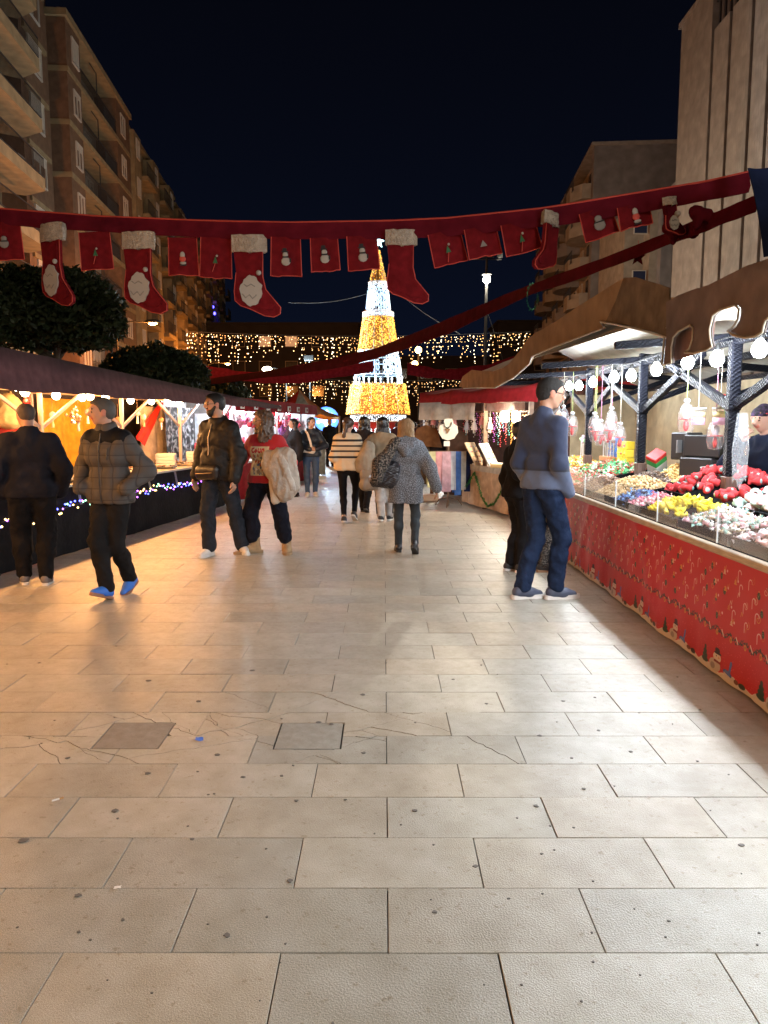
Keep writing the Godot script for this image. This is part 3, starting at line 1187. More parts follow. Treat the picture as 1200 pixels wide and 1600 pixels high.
# ---- ground
func paving() -> void:
	var g := MB.new()
	g.box(Vector3(0, -0.06, -120), Vector3(260, 0.1, 300))
	var ground := put("plaza_ground", g, mt("joint_mortar", 0.035, 0.03, 0.026, 0.95, {"tex": "mott", "scale": 1.3, "world": true}))
	kind(ground, "structure")
	var asphalt := MB.new()
	asphalt.box(Vector3(0, -0.006, -125), Vector3(220, 0.008, 150))
	kind(put("far_road", asphalt, mt("asphalt", 0.05, 0.05, 0.052, 0.9, {"tex": "mott", "scale": 0.5, "world": true})), "structure")
	var tones := []
	for i in 6:
		var k := 0.9 + 0.035 * i
		var warm := 0.96 + 0.02 * ((i * 5) % 4)
		tones.append(mt("paving_stone_%d" % i, 0.54 * k * warm, 0.50 * k, 0.42 * k / warm, 0.54, {"tex": "stone", "bump": "grain", "depth": 0.13, "rtex": "rough", "scale": 0.95 + 0.05 * i, "world": true, "spec": 0.5}))
	var PW := 0.62
	var PD := 0.3065
	var D0 := 2.0337
	# one tile, and a few lengths of it
	var shared := []
	for v in 4:
		var m := MB.new()
		tile_mesh(m, Vector3.ZERO, PW - 0.003 - 0.0007 * v, PD - 0.003 - 0.0007 * v, 0.0)
		shared.append(m.mesh())
	var broken := [[-0.295, 4, 11], [0.02, 3, 5], [-0.597 - 0.62 + 0.61, 4, 7], [-1.217, 5, 8], [-0.295 - 0.62, 5, 9], [-0.295, 5, 13]]
	var far_st := MB.new()
	var row := -3
	var n_single := 0
	while D0 + row * PD < 46.0:
		var d0 := D0 + row * PD
		var odd := posmod(row, 2)
		var off := 0.012 if odd == 0 else 0.325
		var half := 5.2 if d0 < 12 else 9.0
		var vis := (d0 + PD) * 0.53 + 0.4
		var i := -int(half / PW) - 1
		while i * PW + off < half:
			var x := i * PW + off
			i += 1
			var cx := x + PW * 0.5
			var cd := d0 + PD * 0.5
			var single := d0 > 1.2 and d0 < 7.4 and cx - PW * 0.5 < vis and cx + PW * 0.5 > -vis
			if single and d0 > 3.9 and (cx > 2.3 or cx < -4.2):
				single = false
			var lift := rng.randf_range(-0.0012, 0.0012)
			var rx := rng.randf_range(-0.0022, 0.0022)
			var rz := rng.randf_range(-0.0016, 0.0016)
			var tone := rng.randi() % 6
			if single and n_single < 298:
				if crack(ground, x, d0, PW, PD, tones[tone]):
					continue
				n_single += 1
				var o := put("paving_tile", shared[rng.randi() % 4], tones[tone], ground)
				o.position = P(cx, lift, cd)
				o.rotation = Vector3(rx, 0, rz)
			else:
				far_st.xf = Transform3D(Basis.from_euler(Vector3(rx, 0, rz)), P(cx, lift, cd))
				var kk := 0.86 + 0.05 * tone
				far_st.col = Color(kk, kk, kk)
				tile_mesh(far_st, Vector3.ZERO, PW - 0.0035, PD - 0.0035, 0.0)
		row += 1
	var st := put("far_paving_tiles", far_st, mt("paving_far", 0.54, 0.50, 0.42, 0.54, {"tex": "stone", "bump": "grain", "depth": 0.13, "rtex": "rough", "scale": 0.95, "world": true, "vc": true}), ground)
	kind(st, "stuff")
	# worn chewing gum trodden into the stones
	var gum := mt("gum_dark", 0.12, 0.11, 0.1, 0.8)
	var spots := []
	for q in [[36, 1314, 18], [180, 1267, 14], [231, 1209, 10], [355, 1462, 14], [122, 1400, 12], [123, 1457, 7], [192, 1438, 8], [743, 1354, 10], [680, 1426, 10], [453, 1377, 11], [339, 1180, 10], [463, 1252, 8], [567, 1086, 10], [498, 1129, 10], [310, 1096, 8], [648, 1267, 10], [843, 1150, 8], [893, 1185, 6], [912, 1233, 7], [837, 1260, 10], [1158, 1321, 11], [1090, 1190, 6], [935, 1142, 8], [1045, 1440, 6], [927, 1504, 6], [380, 1215, 8], [300, 1312, 7], [232, 1064, 8], [394, 1048, 8], [518, 1132, 9], [568, 1177, 8], [440, 1213, 7], [1040, 1465, 5], [815, 1540, 5], [520, 1600, 6], [880, 1096, 6], [708, 1062, 5], [760, 1100, 6], [106, 1185, 9], [985, 1175, 7]]:
		spots.append(q)
	for i in 60:
		spots.append([rng.randf_range(0, 1200), rng.randf_range(1010, 1600), rng.randf_range(2.5, 5.5)])
	for q in spots:
		var at := on_ground(q[0], q[1])
		var r: float = q[2] * 0.0011 * absf(at.z) / 2.6
		var m := MB.new()
		var poly := PackedVector2Array()
		for k in 11:
			var t := TAU * k / 11.0
			var rr := r * rng.randf_range(0.6, 1.15)
			poly.append(Vector2(cos(t) * rr, sin(t) * rr * 0.85))
		m.prism(poly, Transform3D(Basis(Vector3.RIGHT, -PI / 2), Vector3(at.x, 0.0036, at.z)), 0.0022)
		put("gum_spot", m, gum, ground)
	# litter
	var b := MB.new()
	var bp := on_ground(90, 1253)
	b.tube([Vector3(-0.017, 0.008, 0.012), Vector3(0.006, 0.008, -0.004)], 0.0038, 8)
	var butt := thing("cigarette_butt", "white cigarette butt lying on the paving at the lower left", "cigarette butt", Vector3(bp.x, 0.003, bp.z))
	put("paper_end", b, mt("paper_white", 0.7, 0.68, 0.64, 0.8), butt)
	b = MB.new()
	b.tube([Vector3(0.006, 0.008, -0.004), Vector3(0.019, 0.008, -0.013)], 0.004, 8)
	put("filter", b, mt("filter_tan", 0.45, 0.25, 0.1, 0.8), butt)
	for q in [[310, 1157, 0.013, mt("scrap_blue", 0.05, 0.16, 0.6, 0.5), "small crumpled blue wrapper between the two square patches"], [183, 1389, 0.007, mt("paper_white", 0.7, 0.68, 0.64, 0.8), "tiny white paper scrap on the tile joint at the lower left"]]:
		var at := on_ground(q[0], q[1])
		var m := MB.new()
		var p := []
		for i in 4:
			var r2 := []
			for j in 4:
				r2.append(Vector3((j - 1.5) * q[2], 0.006 + rng.randf() * q[2] * 0.6, (i - 1.5) * q[2] * 0.8) + Vector3(rng.randf(), 0, rng.randf()) * q[2] * 0.5)
			p.append(r2)
		m.sheet(p, 0.0008)
		var o := put("litter_scrap", m, q[3])
		o.position = at
		tag(o, q[4], "litter")


func on_ground(px: float, py: float) -> Vector3: # where a spot measured on the paving lies
	var s := sin(atan(138.0 / 1200.0))
	var c := cos(atan(138.0 / 1200.0))
	var cx := px - 600.0
	var cy := 800.0 - py
	var t := -1.5 / (cy * c - 1200.0 * s)
	return Vector3(cx * t, 0, -(cy * s + 1200.0 * c) * t)


func tile_mesh(m: MB, o: Vector3, w: float, d: float, crown: float) -> void: # a slab with arrised edges
	var h := Vector2(w * 0.5, d * 0.5)
	var e := 0.0012
	var q := [Vector2(-1, 1), Vector2(1, 1), Vector2(1, -1), Vector2(-1, -1)]
	var top := []
	var mid := []
	var bot := []
	for k in 4:
		top.append(o + Vector3(q[k].x * (h.x - e), 0.0, q[k].y * (h.y - e)))
		mid.append(o + Vector3(q[k].x * h.x, -e, q[k].y * h.y))
		bot.append(o + Vector3(q[k].x * h.x, -0.02, q[k].y * h.y))
	var c := o + Vector3(0, crown * 0.3, 0)
	for k in 4:
		var j := (k + 1) % 4
		m.tri(top[k], top[j], c)
		m.quad(mid[k], mid[j], top[j], top[k])
		m.quad(bot[k], bot[j], mid[j], mid[k])


func crack(ground: Node3D, x: float, d0: float, w: float, d: float, mat: Material) -> bool: # the tiles that lie broken round the two square patches
	var rect := Rect2(x, d0, w, d)
	var patches := [Rect2(-1.362, 3.42, 0.31, 0.312), Rect2(-0.516, 3.416, 0.314, 0.316)]
	var hit := -1
	for k in 2:
		if patches[k].intersects(rect):
			hit = k
	var extra := d0 > 3.3 and d0 < 3.95 and x > -1.6 and x < 0.05
	var thin := d0 > 3.1 and d0 < 3.3 and x > -0.35 and x < 0.35
	if hit < 0 and not extra and not thin:
		return false
	if not ground.has_meta("patched"):
		ground.set_meta("patched", true)
		for k in 2:
			var p: Rect2 = patches[k]
			var m := MB.new()
			var poly := PackedVector2Array([Vector2(-0.152, -0.153), Vector2(0.152, -0.153), Vector2(0.153, 0.152), Vector2(-0.152, 0.153)])
			m.prism(poly, Transform3D(Basis(Vector3.RIGHT, -PI / 2), P(p.get_center().x, -0.001, p.get_center().y)), 0.02)
			var o := put("cement_patch", m, [mt("patch_brown", 0.4, 0.34, 0.28, 0.75, {"tex": "stone", "bump": "grain", "depth": 0.15, "scale": 3.0, "world": true}), mt("patch_gray", 0.42, 0.42, 0.385, 0.7, {"tex": "stone", "bump": "grain", "depth": 0.15, "scale": 3.3, "world": true})][k], ground)
			o.set_meta("label", ["brownish square cement patch among cracked tiles", "gray square cement patch with gum spots"][k])
	var pieces := [PackedVector2Array([Vector2(x, d0), Vector2(x + w, d0), Vector2(x + w, d0 + d), Vector2(x, d0 + d)])]
	var cuts := 5 if hit >= 0 else (2 if extra else 1)
	for k in cuts:
		var p0 := Vector2(x + rng.randf() * w, d0 + rng.randf() * d)
		var a := rng.randf_range(0.3, 1.1) * (1 if k % 2 else -1) + (0.0 if k < 2 else PI / 2 * (k % 2))
		var dir := Vector2(cos(a), sin(a))
		var nrm := Vector2(-dir.y, dir.x)
		var half := PackedVector2Array()
		var drift := 0.0
		for s in range(-24, 25):
			drift += rng.randf_range(-0.011, 0.011)
			half.append(p0 + dir * (s * 0.03) + nrm * drift)
		half.append(p0 + dir * 2.0 + nrm * 3.0)
		half.append(p0 - dir * 2.0 + nrm * 3.0)
		var next := []
		for pc in pieces:
			if pieces.size() > 2 and rng.randf() < 0.35:
				next.append(pc)
				continue
			for r in Geometry2D.intersect_polygons(pc, half):
				next.append(r)
			for r in Geometry2D.clip_polygons(pc, half):
				next.append(r)
		pieces = next
	for k in 2:
		var p: Rect2 = patches[k].grow(0.002)
		var pp := PackedVector2Array([p.position, Vector2(p.end.x, p.position.y), p.end, Vector2(p.position.x, p.end.y)])
		var next := []
		for pc in pieces:
			for r in Geometry2D.clip_polygons(pc, pp):
				if not Geometry2D.is_polygon_clockwise(r):
					next.append(r)
		pieces = next
	for pc in pieces:
		for r in Geometry2D.offset_polygon(pc, -0.0019):
			if r.size() < 3:
				continue
			var area := 0.0
			for k in r.size():
				area += r[k].cross(r[(k + 1) % r.size()])
			if absf(area) < 0.0008:
				continue
			var m := MB.new()
			m.prism(r, Transform3D(Basis(Vector3(1, 0, 0), Vector3(0, 0, -1), Vector3(0, 1, 0)), Vector3(0, rng.randf_range(-0.003, 0.001), 0)), 0.02)
			put("tile_fragment", m, mat, ground)
	return true


# ---- buildings
func window_set(m: Dictionary, p: Node3D, at: Vector3, w: float, h: float, shut: float, fr: Material, glass: Material, blind: Material) -> void: # on a wall that faces +x
	var f := MB.new()
	for q in [[0.0, h * 0.5, w + 0.1, 0.08], [0.0, -h * 0.5, w + 0.1, 0.08]]:
		f.box(Vector3(0.02, q[1], 0), Vector3(0.12, q[3], q[2]))
	for z in [-w * 0.5, 0.0, w * 0.5]:
		f.box(Vector3(0.018, 0, z), Vector3(0.11, h - 0.082, 0.07))
	var key := "wf%.2f_%.2f" % [w, h]
	if not m.has(key):
		m[key] = f.mesh()
	var o := put("window", m[key], fr, p)
	o.position = at
	var key2 := "wg%.2f_%.2f" % [w, h]
	if not m.has(key2):
		m[key2] = MB.new().box(Vector3(-0.02, 0, 0), Vector3(0.03, h, w)).mesh()
	put("pane", m[key2], glass, o)
	if shut > 0.0:
		var key3 := "ws%.2f_%.2f_%.2f" % [w, h, shut]
		if not m.has(key3):
			var s := MB.new()
			var k := int(h * shut / 0.11)
			for i in k:
				s.box(Vector3(0.014, h * 0.5 - 0.06 - i * 0.11, 0), Vector3(0.05, 0.1, w - 0.06))
			m[key3] = s.mesh()
		put("shutter", m[key3], blind, o)


func railing_mesh(len: float, h: float, gap: float) -> ArrayMesh: # along -z from 0
	var m := MB.new()
	m.box(Vector3(0, h, -len * 0.5), Vector3(0.05, 0.05, len))
	m.box(Vector3(0, 0.08, -len * 0.5), Vector3(0.04, 0.04, len))
	var n := int(len / gap)
	for i in n + 1:
		m.box(Vector3(0, h * 0.5 + 0.04, -len * i / n), Vector3(0.02, h - 0.13, 0.02))
	return m.mesh()


func left_buildings() -> void:
	var brick := mt("brick_brown", 0.20, 0.12, 0.075, 0.85, {"tex": "wall", "bump": "cloth", "depth": 1.0, "scale": 0.5})
	var cream := mt("render_cream", 0.36, 0.285, 0.165, 0.85, {"tex": "wall", "scale": 0.35})
	var pale := mt("render_pale", 0.40, 0.36, 0.30, 0.85, {"tex": "wall", "scale": 0.35})
	var ochre := mt("render_ochre", 0.34, 0.26, 0.15, 0.85, {"tex": "wall", "scale": 0.3})
	var iron := mt("rail_iron", 0.03, 0.03, 0.035, 0.6)
	var glass := mt("night_glass", 0.02, 0.022, 0.026, 0.12)
	var blind := mt("blind_white", 0.5, 0.47, 0.42, 0.7)
	var white := mt("frame_white", 0.5, 0.48, 0.44, 0.6)
	var phi := deg_to_rad(4.75)
	var ms := {}
	var levels := [23.35, 20.6, 17.85, 15.1, 12.35, 9.6, 6.85, 4.1]
	# B: brick block with a white recessed loggia
	var b := thing("brick_apartment_block", "brown brick apartment block with cream bands and white loggias on the left", "building", P(-17.15, 0, 44.0), phi)
	var wall := MB.new()
	wall.box(Vector3(-4, 11.6, -1.25), Vector3(8, 23.2, 2.5))
	wall.box(Vector3(-4, 11.6, -12.2), Vector3(8, 23.2, 3.6))
	put("brick_bay", wall, brick, b)
	var rec := MB.new()
	rec.box(Vector3(-4.7, 11.6, -6.45), Vector3(6.6, 23.2, 7.9))
	put("loggia_wall", rec, pale, b)
	var roof := MB.new()
	roof.box(Vector3(-4, 23.4, -7), Vector3(8.3, 0.35, 14.4))
	put("roof", roof, cream, b)
	var band := MB.new().box(Vector3(-4, 0, -7), Vector3(8.12, 0.28, 14.06)).mesh()
	var rail := railing_mesh(7.84, 1.0, 0.14)
	for i in 8:
		var y: float = levels[i]
		if i > 0:
			put("string_course", band, cream, b).position.y = y
		var top := y - 0.25
		if i == 7:
			break
		var fl: float = levels[i + 1] + 0.14
		put("railing", rail, iron, b).position = Vector3(-0.06, fl, -2.53)
		var panel := MB.new().box(Vector3(-0.12, fl + 0.5, -9.0), Vector3(0.04, 0.85, 2.6))
		put("balcony_screen", panel, mt("screen_dark", 0.08, 0.08, 0.08, 0.7), b)
		window_set(ms, b, Vector3(0.0, fl + 1.25, -1.5), 1.1, 1.3, [0.9, 0.25, 0.3, 0.0, 0.4, 0.6, 0.2][i], white, glass, blind)
		window_set(ms, b, Vector3(0.0, fl + 1.25, -12.0), 1.1, 1.3, [0.0, 0.5, 0.25, 0.9, 0.3, 0.0, 0.5][i], white, glass, blind)
		window_set(ms, b, Vector3(-1.4, fl + 1.05, -4.2), 1.4, 2.0, [0.4, 0.0, 0.9, 0.2, 0.5, 0.3, 0.0][i], white, glass, blind)
		window_set(ms, b, Vector3(-1.4, fl + 1.05, -8.4), 1.4, 2.0, [0.9, 0.3, 0.0, 0.6, 0.2, 0.8, 0.3][i], white, glass, blind)
		var pole := MB.new().box(Vector3(-0.16, fl + 1.25, -6.4), Vector3(0.05, 2.2, 0.05)).box(Vector3(-0.16, fl + 2.3, -5.7), Vector3(0.04, 0.04, 1.4))
		put("awning_pole", pole, iron, b)
	# A: nearer block with long cream balconies
	var a := thing("balcony_apartment_block", "nearest apartment block at the left edge with deep cream balconies", "building", P(-18.15, 0, 44.0), phi)
	var wa := MB.new()
	wa.box(Vector3(-4, 12.3, 2.1), Vector3(8, 24.6, 4.2))
	put("brick_wall", wa, brick, a)
	var wb := MB.new()
	wb.box(Vector3(-4.6, 12.3, 12.0), Vector3(6.8, 24.6, 15.6))
	put("balcony_wall", wb, cream, a)
	put("roof", MB.new().box(Vector3(-4, 24.75, 10), Vector3(8.6, 0.3, 20.5)), cream, a)
	var rail2 := railing_mesh(9.4, 0.95, 0.13)
	var lv := [24.2, 21.45, 18.7, 15.95, 13.2, 10.45, 7.7, 4.95]
	for i in 7:
		var fl: float = lv[i + 1]
		var slab := MB.new()
		var poly := PackedVector2Array([Vector2(-1.2, -5.0), Vector2(0.0, -4.3), Vector2(1.25, -5.2), Vector2(1.3, -14.5), Vector2(-1.2, -14.5)])
		slab.prism(poly, Transform3D(Basis(Vector3.RIGHT, -PI / 2), Vector3(0, fl + 0.1, 0)), 0.55)
		put("balcony_slab", slab, cream, a)
		put("railing", rail2, iron, a).position = Vector3(1.22, fl + 0.1, 14.6)
		put("lintel_band", MB.new().box(Vector3(0.06, fl + 2.35, 2.2), Vector3(0.16, 0.24, 3.2)), cream, a)
		window_set(ms, a, Vector3(0.0, fl + 1.45, 2.2), 1.9, 1.5, [0.0, 0.95, 0.85, 0.3, 0.6, 0.2, 0.4][i], white, glass, blind)
		window_set(ms, a, Vector3(-1.2, fl + 1.2, 6.6), 1.5, 2.1, [0.3, 0.0, 0.5, 0.0, 0.9, 0.4, 0.1][i], white, glass, blind)
		window_set(ms, a, Vector3(-1.2, fl + 1.2, 10.4), 1.5, 2.1, [0.9, 0.5, 0.0, 0.4, 0.2, 0.0, 0.3][i], white, glass, blind)
		var ac := MB.new().box(Vector3(0.2, fl + 0.75, 5.6), Vector3(0.35, 0.6, 0.8), Basis(), 0.02)
		if i % 2 == 1:
			put("air_conditioner", ac, white, a)
	# C: long ochre row further down
	for seg in 3:
		var c := thing("ochre_apartment_block", ["ochre apartment block with balconies right after the brick block", "middle ochre apartment block half hidden behind the stockings", "farthest ochre apartment block ending the left street"][seg], "building", P(-17.15 - 0.0831 * (14.1 + seg * 19.2), 0, 44.0 + 14.1 + seg * 19.2), phi)
		var hgt: float = [22.9, 22.5, 22.3][seg]
		put("wall", MB.new().box(Vector3(-4.6, hgt * 0.5, -9.5), Vector3(8, hgt, 19.0)), [ochre, pale, ochre][seg], c)
		put("roof", MB.new().box(Vector3(-4.5, hgt + 0.16, -9.5), Vector3(8.5, 0.3, 19.1)), cream, c)
		for k in 3:
			put("projecting_bay", MB.new().box(Vector3(-0.25, hgt * 0.5 - 0.1, -1.4 - k * 6.6), Vector3(0.9, hgt - 0.2, 2.2)), cream, c)
			put("drain_pipe", MB.new().box(Vector3(-0.5, hgt * 0.5, -2.9 - k * 6.6), Vector3(0.14, hgt - 0.4, 0.14)), pale, c)
		var rail3 := railing_mesh(3.5, 1.0, 0.2)
		for i in 8:
			var fl := hgt - 2.75 * (i + 1)
			for k in 3:
				var z := -3.0 - k * 6.6
				put("balcony_slab", MB.new().box(Vector3(-0.1, fl, z - 1.8), Vector3(1.3, 0.32, 3.4)), cream, c)
				put("railing", rail3, iron, c).position = Vector3(0.5, fl + 0.16, z - 0.05)
				window_set(ms, c, Vector3(-0.6, fl + 1.3, z - 1.8), 1.5, 2.1, [0.0, 0.4, 0.9, 0.2][(i * 3 + k + seg) % 4], white, glass, blind)
				window_set(ms, c, Vector3(0.2, fl + 1.5, -1.4 - k * 6.6), 0.9, 1.3, [0.3, 0.9, 0.0][(i + k) % 3], white, glass, blind)
	# a little cluster of blue lights on a far balcony
	var bl := thing("blue_light_ornament", "small blue light ornament on the farthest ochre balcony", "light ornament", P(-22.0, 16.0, 99.0))
	var st := MB.new()
	for q in [[0, 0, 0], [0.3, -0.35, 0], [-0.25, 0.45, 0], [0.45, 0.1, 0], [0.1, -0.8, 0], [0.65, -0.7, 0]]:
		st.ball(Vector3(q[0], q[1], 0), Vector3(0.16, 0.2, 0.16), 4, 6)
	put("blue_lamps", st, mt("blue_glow", 0.06, 0.05, 1.0, 0.4, {"glow": 6.0}), bl)


func right_buildings() -> void:
	var panel := mt("tower_panel", 0.38, 0.345, 0.315, 0.85, {"tex": "wall", "scale": 0.3})
	var slit := mt("tower_slit", 0.1, 0.085, 0.085, 0.8)
	var grey := mt("wall_grey", 0.27, 0.255, 0.26, 0.85, {"tex": "wall", "scale": 0.25})
	var beige := mt("wall_beige", 0.40, 0.35, 0.29, 0.85, {"tex": "wall", "scale": 0.3})
	var iron := mt("rail_iron", 0.03, 0.03, 0.035, 0.6)
	var glass := mt("night_glass", 0.02, 0.022, 0.026, 0.12)
	var blind := mt("blind_white", 0.5, 0.47, 0.42, 0.7)
	var white := mt("frame_white", 0.5, 0.48, 0.44, 0.6)
	# tower: pale ribbed panels between dark slits; its street face looks towards -x
	var t := thing("panel_tower", "tall pale tower of ribbed panels with dark vertical slits at right", "building", P(16.6, 0, 45.0))
	put("core_wall", MB.new().box(Vector3(6.1, 11.6, 9.75), Vector3(12, 23.1, 19.5)), slit, t)
	var z := 0.0
	var widths := [4.15, 1.75, 2.0, 1.4, 1.6, 1.8, 2.0, 2.2]
	for k in widths.size():
		var low: bool = k >= 1 and k <= 3
		var h := 20.9 if low else 23.2
		var m := MB.new()
		m.box(Vector3(-0.05, h * 0.5, z + widths[k] * 0.5), Vector3(0.34, h, widths[k] - 0.02))
		var ribs := int(widths[k] / 0.2)
		for i in ribs:
			m.box(Vector3(-0.224, h * 0.5, z + (i + 0.5) * widths[k] / ribs), Vector3(0.008, h - 0.1, 0.05))
		put("wall_panel", m, panel, t)
		z += widths[k] + 0.3
	put("end_wall", MB.new().box(Vector3(6, 11.6, -0.1), Vector3(12.2, 23.2, 0.2)), panel, t)
	put("end_wall", MB.new().box(Vector3(6, 11.6, 19.6), Vector3(12.2, 23.2, 0.2)), panel, t)
	put("roof", MB.new().box(Vector3(6, 23.36, 9.7), Vector3(12.5, 0.3, 20.2)), panel, t)
	for i in 9:
		put("terrace_bar", MB.new().box(Vector3(-0.1, 21.55, 4.8 + i * 0.62), Vector3(0.08, 1.3, 0.1)), iron, t)
	put("terrace_rail", MB.new().box(Vector3(-0.1, 22.25, 7.2), Vector3(0.1, 0.1, 5.6)), iron, t)
	# stepped block in front of the grey one
	var s := thing("stepped_block", "beige block with stepped gray walls beside the pale tower", "building", P(15.8, 0, 51.0))
	for q in [[1.25, 16.0, 0.0, 2.6, 8.0], [0.0, 15.1, 1.2, 2.6, 6.0], [3.6, 17.0, 1.4, 4.0, 8.0]]:
		var m := MB.new()
		m.box(Vector3(q[0] + q[3] * 0.5, q[1] * 0.5, -q[2] - q[4] * 0.5), Vector3(q[3] - 0.03, q[1], q[4]))
		put("wall", m, beige, s)
		put("parapet", MB.new().box(Vector3(q[0] + q[3] * 0.5, q[1] + 0.08, -q[2] - q[4] * 0.5), Vector3(q[3] + 0.1, 0.18, q[4] + 0.12)), panel, s)
	put("gray_wall", MB.new().box(Vector3(4.6, 8.2, 0.62), Vector3(4.2, 16.8, 1.2)), grey, s)
	put("gray_wall", MB.new().box(Vector3(2.1, 7.3, 0.4), Vector3(0.72, 15.2, 0.7)), grey, s)
	for q in [[0.65, 14.0], [0.65, 10.9], [0.65, 8.0], [3.6, 8.9], [3.6, 12.2], [5.2, 8.9]]:
		var zz := 0.02 if q[0] < 2 else 1.25
		var w := put("window", MB.new().box(Vector3(q[0], q[1], zz), Vector3(0.9, 0.85, 0.1)), white, s)
		put("pane", MB.new().box(Vector3(q[0], q[1], zz + 0.04), Vector3(0.78, 0.73, 0.05)), mt("dusk_glass", 0.03, 0.04, 0.09, 0.15), w)
	# grey block with a balcony street front
	var g := thing("grey_balcony_block", "gray apartment block with a plain gable and balconies along its street side", "building", P(15.7, 0, 60.0), deg_to_rad(-4.6))
	put("gable_wall", MB.new().box(Vector3(6, 11.0, -0.5), Vector3(12, 22.2, 1.0)), grey, g)
	put("street_wall", MB.new().box(Vector3(6.2, 10.9, -16), Vector3(11.2, 21.9, 30.0)), beige, g)
	put("roof", MB.new().box(Vector3(6.2, 22.2, -15.6), Vector3(12.8, 0.25, 31.5)), panel, g)
	put("roof_hut", MB.new().box(Vector3(9.5, 23.1, -4), Vector3(3.5, 1.6, 3.0)), grey, g)
	var ms := {}
	var rail := railing_mesh(4.0, 0.95, 0.2)
	for i in 7:
		var fl := 19.0 - 2.75 * i
		for k in 4:
			var zc := -4.0 - k * 7.2
			var poly := PackedVector2Array([Vector2(0.6, -2.3), Vector2(-0.5, -2.1), Vector2(-1.25, -1.0), Vector2(-1.25, 1.0), Vector2(-0.5, 2.1), Vector2(0.6, 2.3)])
			put("balcony", MB.new().prism(poly, Transform3D(Basis(Vector3.RIGHT, -PI / 2), Vector3(0, fl + 0.95, zc)), 1.1), [beige, grey][k % 2], g)
			put("railing", rail, iron, g).position = Vector3(-1.15, fl + 0.5, zc + 2.0)
			var wn := put("window", MB.new().box(Vector3(0.57, fl + 1.7, zc), Vector3(0.1, 1.5, 2.2)), white, g)
			put("pane", MB.new().box(Vector3(0.53, fl + 1.7, zc), Vector3(0.06, 1.36, 2.05)), glass, wn)
		put("roller_blind", MB.new().box(Vector3(0.55, fl + 1.9, -7.6), Vector3(0.08, 1.3, 1.3)), blind, g)


func far_buildings() -> void:
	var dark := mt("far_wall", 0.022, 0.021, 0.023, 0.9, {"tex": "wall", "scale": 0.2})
	for q in [[-22.0, -3.0, 13.0, 92.0, "dark low building closing the street left of the light tree"], [-2.8, 13.0, 9.5, 96.0, "dark low building closing the street behind the light tree"], [13.2, 22.0, 13.0, 90.0, "dark low building closing the street at the right"]]:
		var t := thing("far_building", q[4], "building", P((q[0] + q[1]) * 0.5, 0, q[3]))
		var w: float = q[1] - q[0]
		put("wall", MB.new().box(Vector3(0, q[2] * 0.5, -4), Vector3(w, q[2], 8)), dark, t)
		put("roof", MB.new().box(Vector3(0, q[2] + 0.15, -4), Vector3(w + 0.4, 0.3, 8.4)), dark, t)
		var n := int(w / 3.2)
		for i in n:
			for k in 3:
				var x := -w * 0.5 + 1.8 + i * 3.1
				var o := put("window", MB.new().box(Vector3(x, q[2] - 1.9 - k * 2.9, 0.03), Vector3(1.5, 1.3, 0.1)), mt("frame_dim", 0.2, 0.18, 0.15, 0.7), t)
				var lit: bool = k == 0 and q[0] < -10 and i in [2, 3]
				put("pane", MB.new().box(Vector3(x, q[2] - 1.9 - k * 2.9, 0.07), Vector3(1.34, 1.14, 0.06)), mt("lit_window", 1.0, 0.75, 0.45, 0.4, {"glow": 0.09}) if lit else mt("night_glass", 0.02, 0.022, 0.026, 0.12), o)


# ---- greenery
func tree(called: String, label: String, at: Vector3, crown: Array, leaves: int, leaf: float, trunk_h: float, sd: int) -> void:
	var r := RandomNumberGenerator.new()
	r.seed = sd
	var t := thing(called, label, "tree", at)
	var bark := mt("bark", 0.10, 0.075, 0.05, 0.9, {"tex": "mott", "bump": "cloth", "depth": 2.0, "scale": 3.0})
	var m := MB.new()
	m.tube([Vector3(0, 0, 0), Vector3(0.03, trunk_h * 0.5, 0.02), Vector3(0, trunk_h, 0)], [0.17, 0.13, 0.11], 8)
	put("trunk", m, bark, t)
	m = MB.new()
	for i in 7:
		var c: Array = crown[i % crown.size()]
		var e: Vector3 = Vector3(c[0], c[1], c[2]) + Vector3(r.randf_range(-0.6, 0.6), r.randf_range(-0.4, 0.5), r.randf_range(-0.6, 0.6)) * c[3]
		m.tube([Vector3(0, trunk_h - 0.1, 0), Vector3(e.x * 0.45, lerpf(trunk_h, e.y, 0.55), e.z * 0.45), e], [0.08, 0.05, 0.02], 5)
	put("limbs", m, bark, t)
	m = MB.new()
	var shades := [Color(0.03, 0.045, 0.016), Color(0.04, 0.06, 0.02), Color(0.022, 0.036, 0.013), Color(0.05, 0.07, 0.028)]
	for i in leaves:
		var c: Array = crown[r.randi() % crown.size()]
		var d := Vector3(r.randfn(), r.randfn(), r.randfn()).normalized()
		var rr: float = c[3] * pow(r.randf_range(0.35, 1.0), 0.4) * (1.0 + 0.1 * sin(d.x * 7.0 + sd) * cos(d.y * 6.0))
		var p := Vector3(c[0], c[1], c[2]) + Vector3(d.x * rr, d.y * rr * c[4], d.z * rr)
		var B := Basis.from_euler(Vector3(r.randf() * TAU, r.randf() * TAU, r.randf() * TAU))
		var s := leaf * r.randf_range(0.7, 1.35)
		m.col = shades[r.randi() % 4]
		var a := p - B.x * s * 0.4
		var b := p + B.x * s * 0.4
		var e := p + B.y * s + B.z * s * 0.15
		var g := p - B.y * s * 0.7
		m.tri(a, b, e)
		m.tri(b, a, g)
	kind(put("crown", m, mt("leaves", 1, 1, 1, 0.6, {"vc": true, "back": 0.25}), t), "stuff")


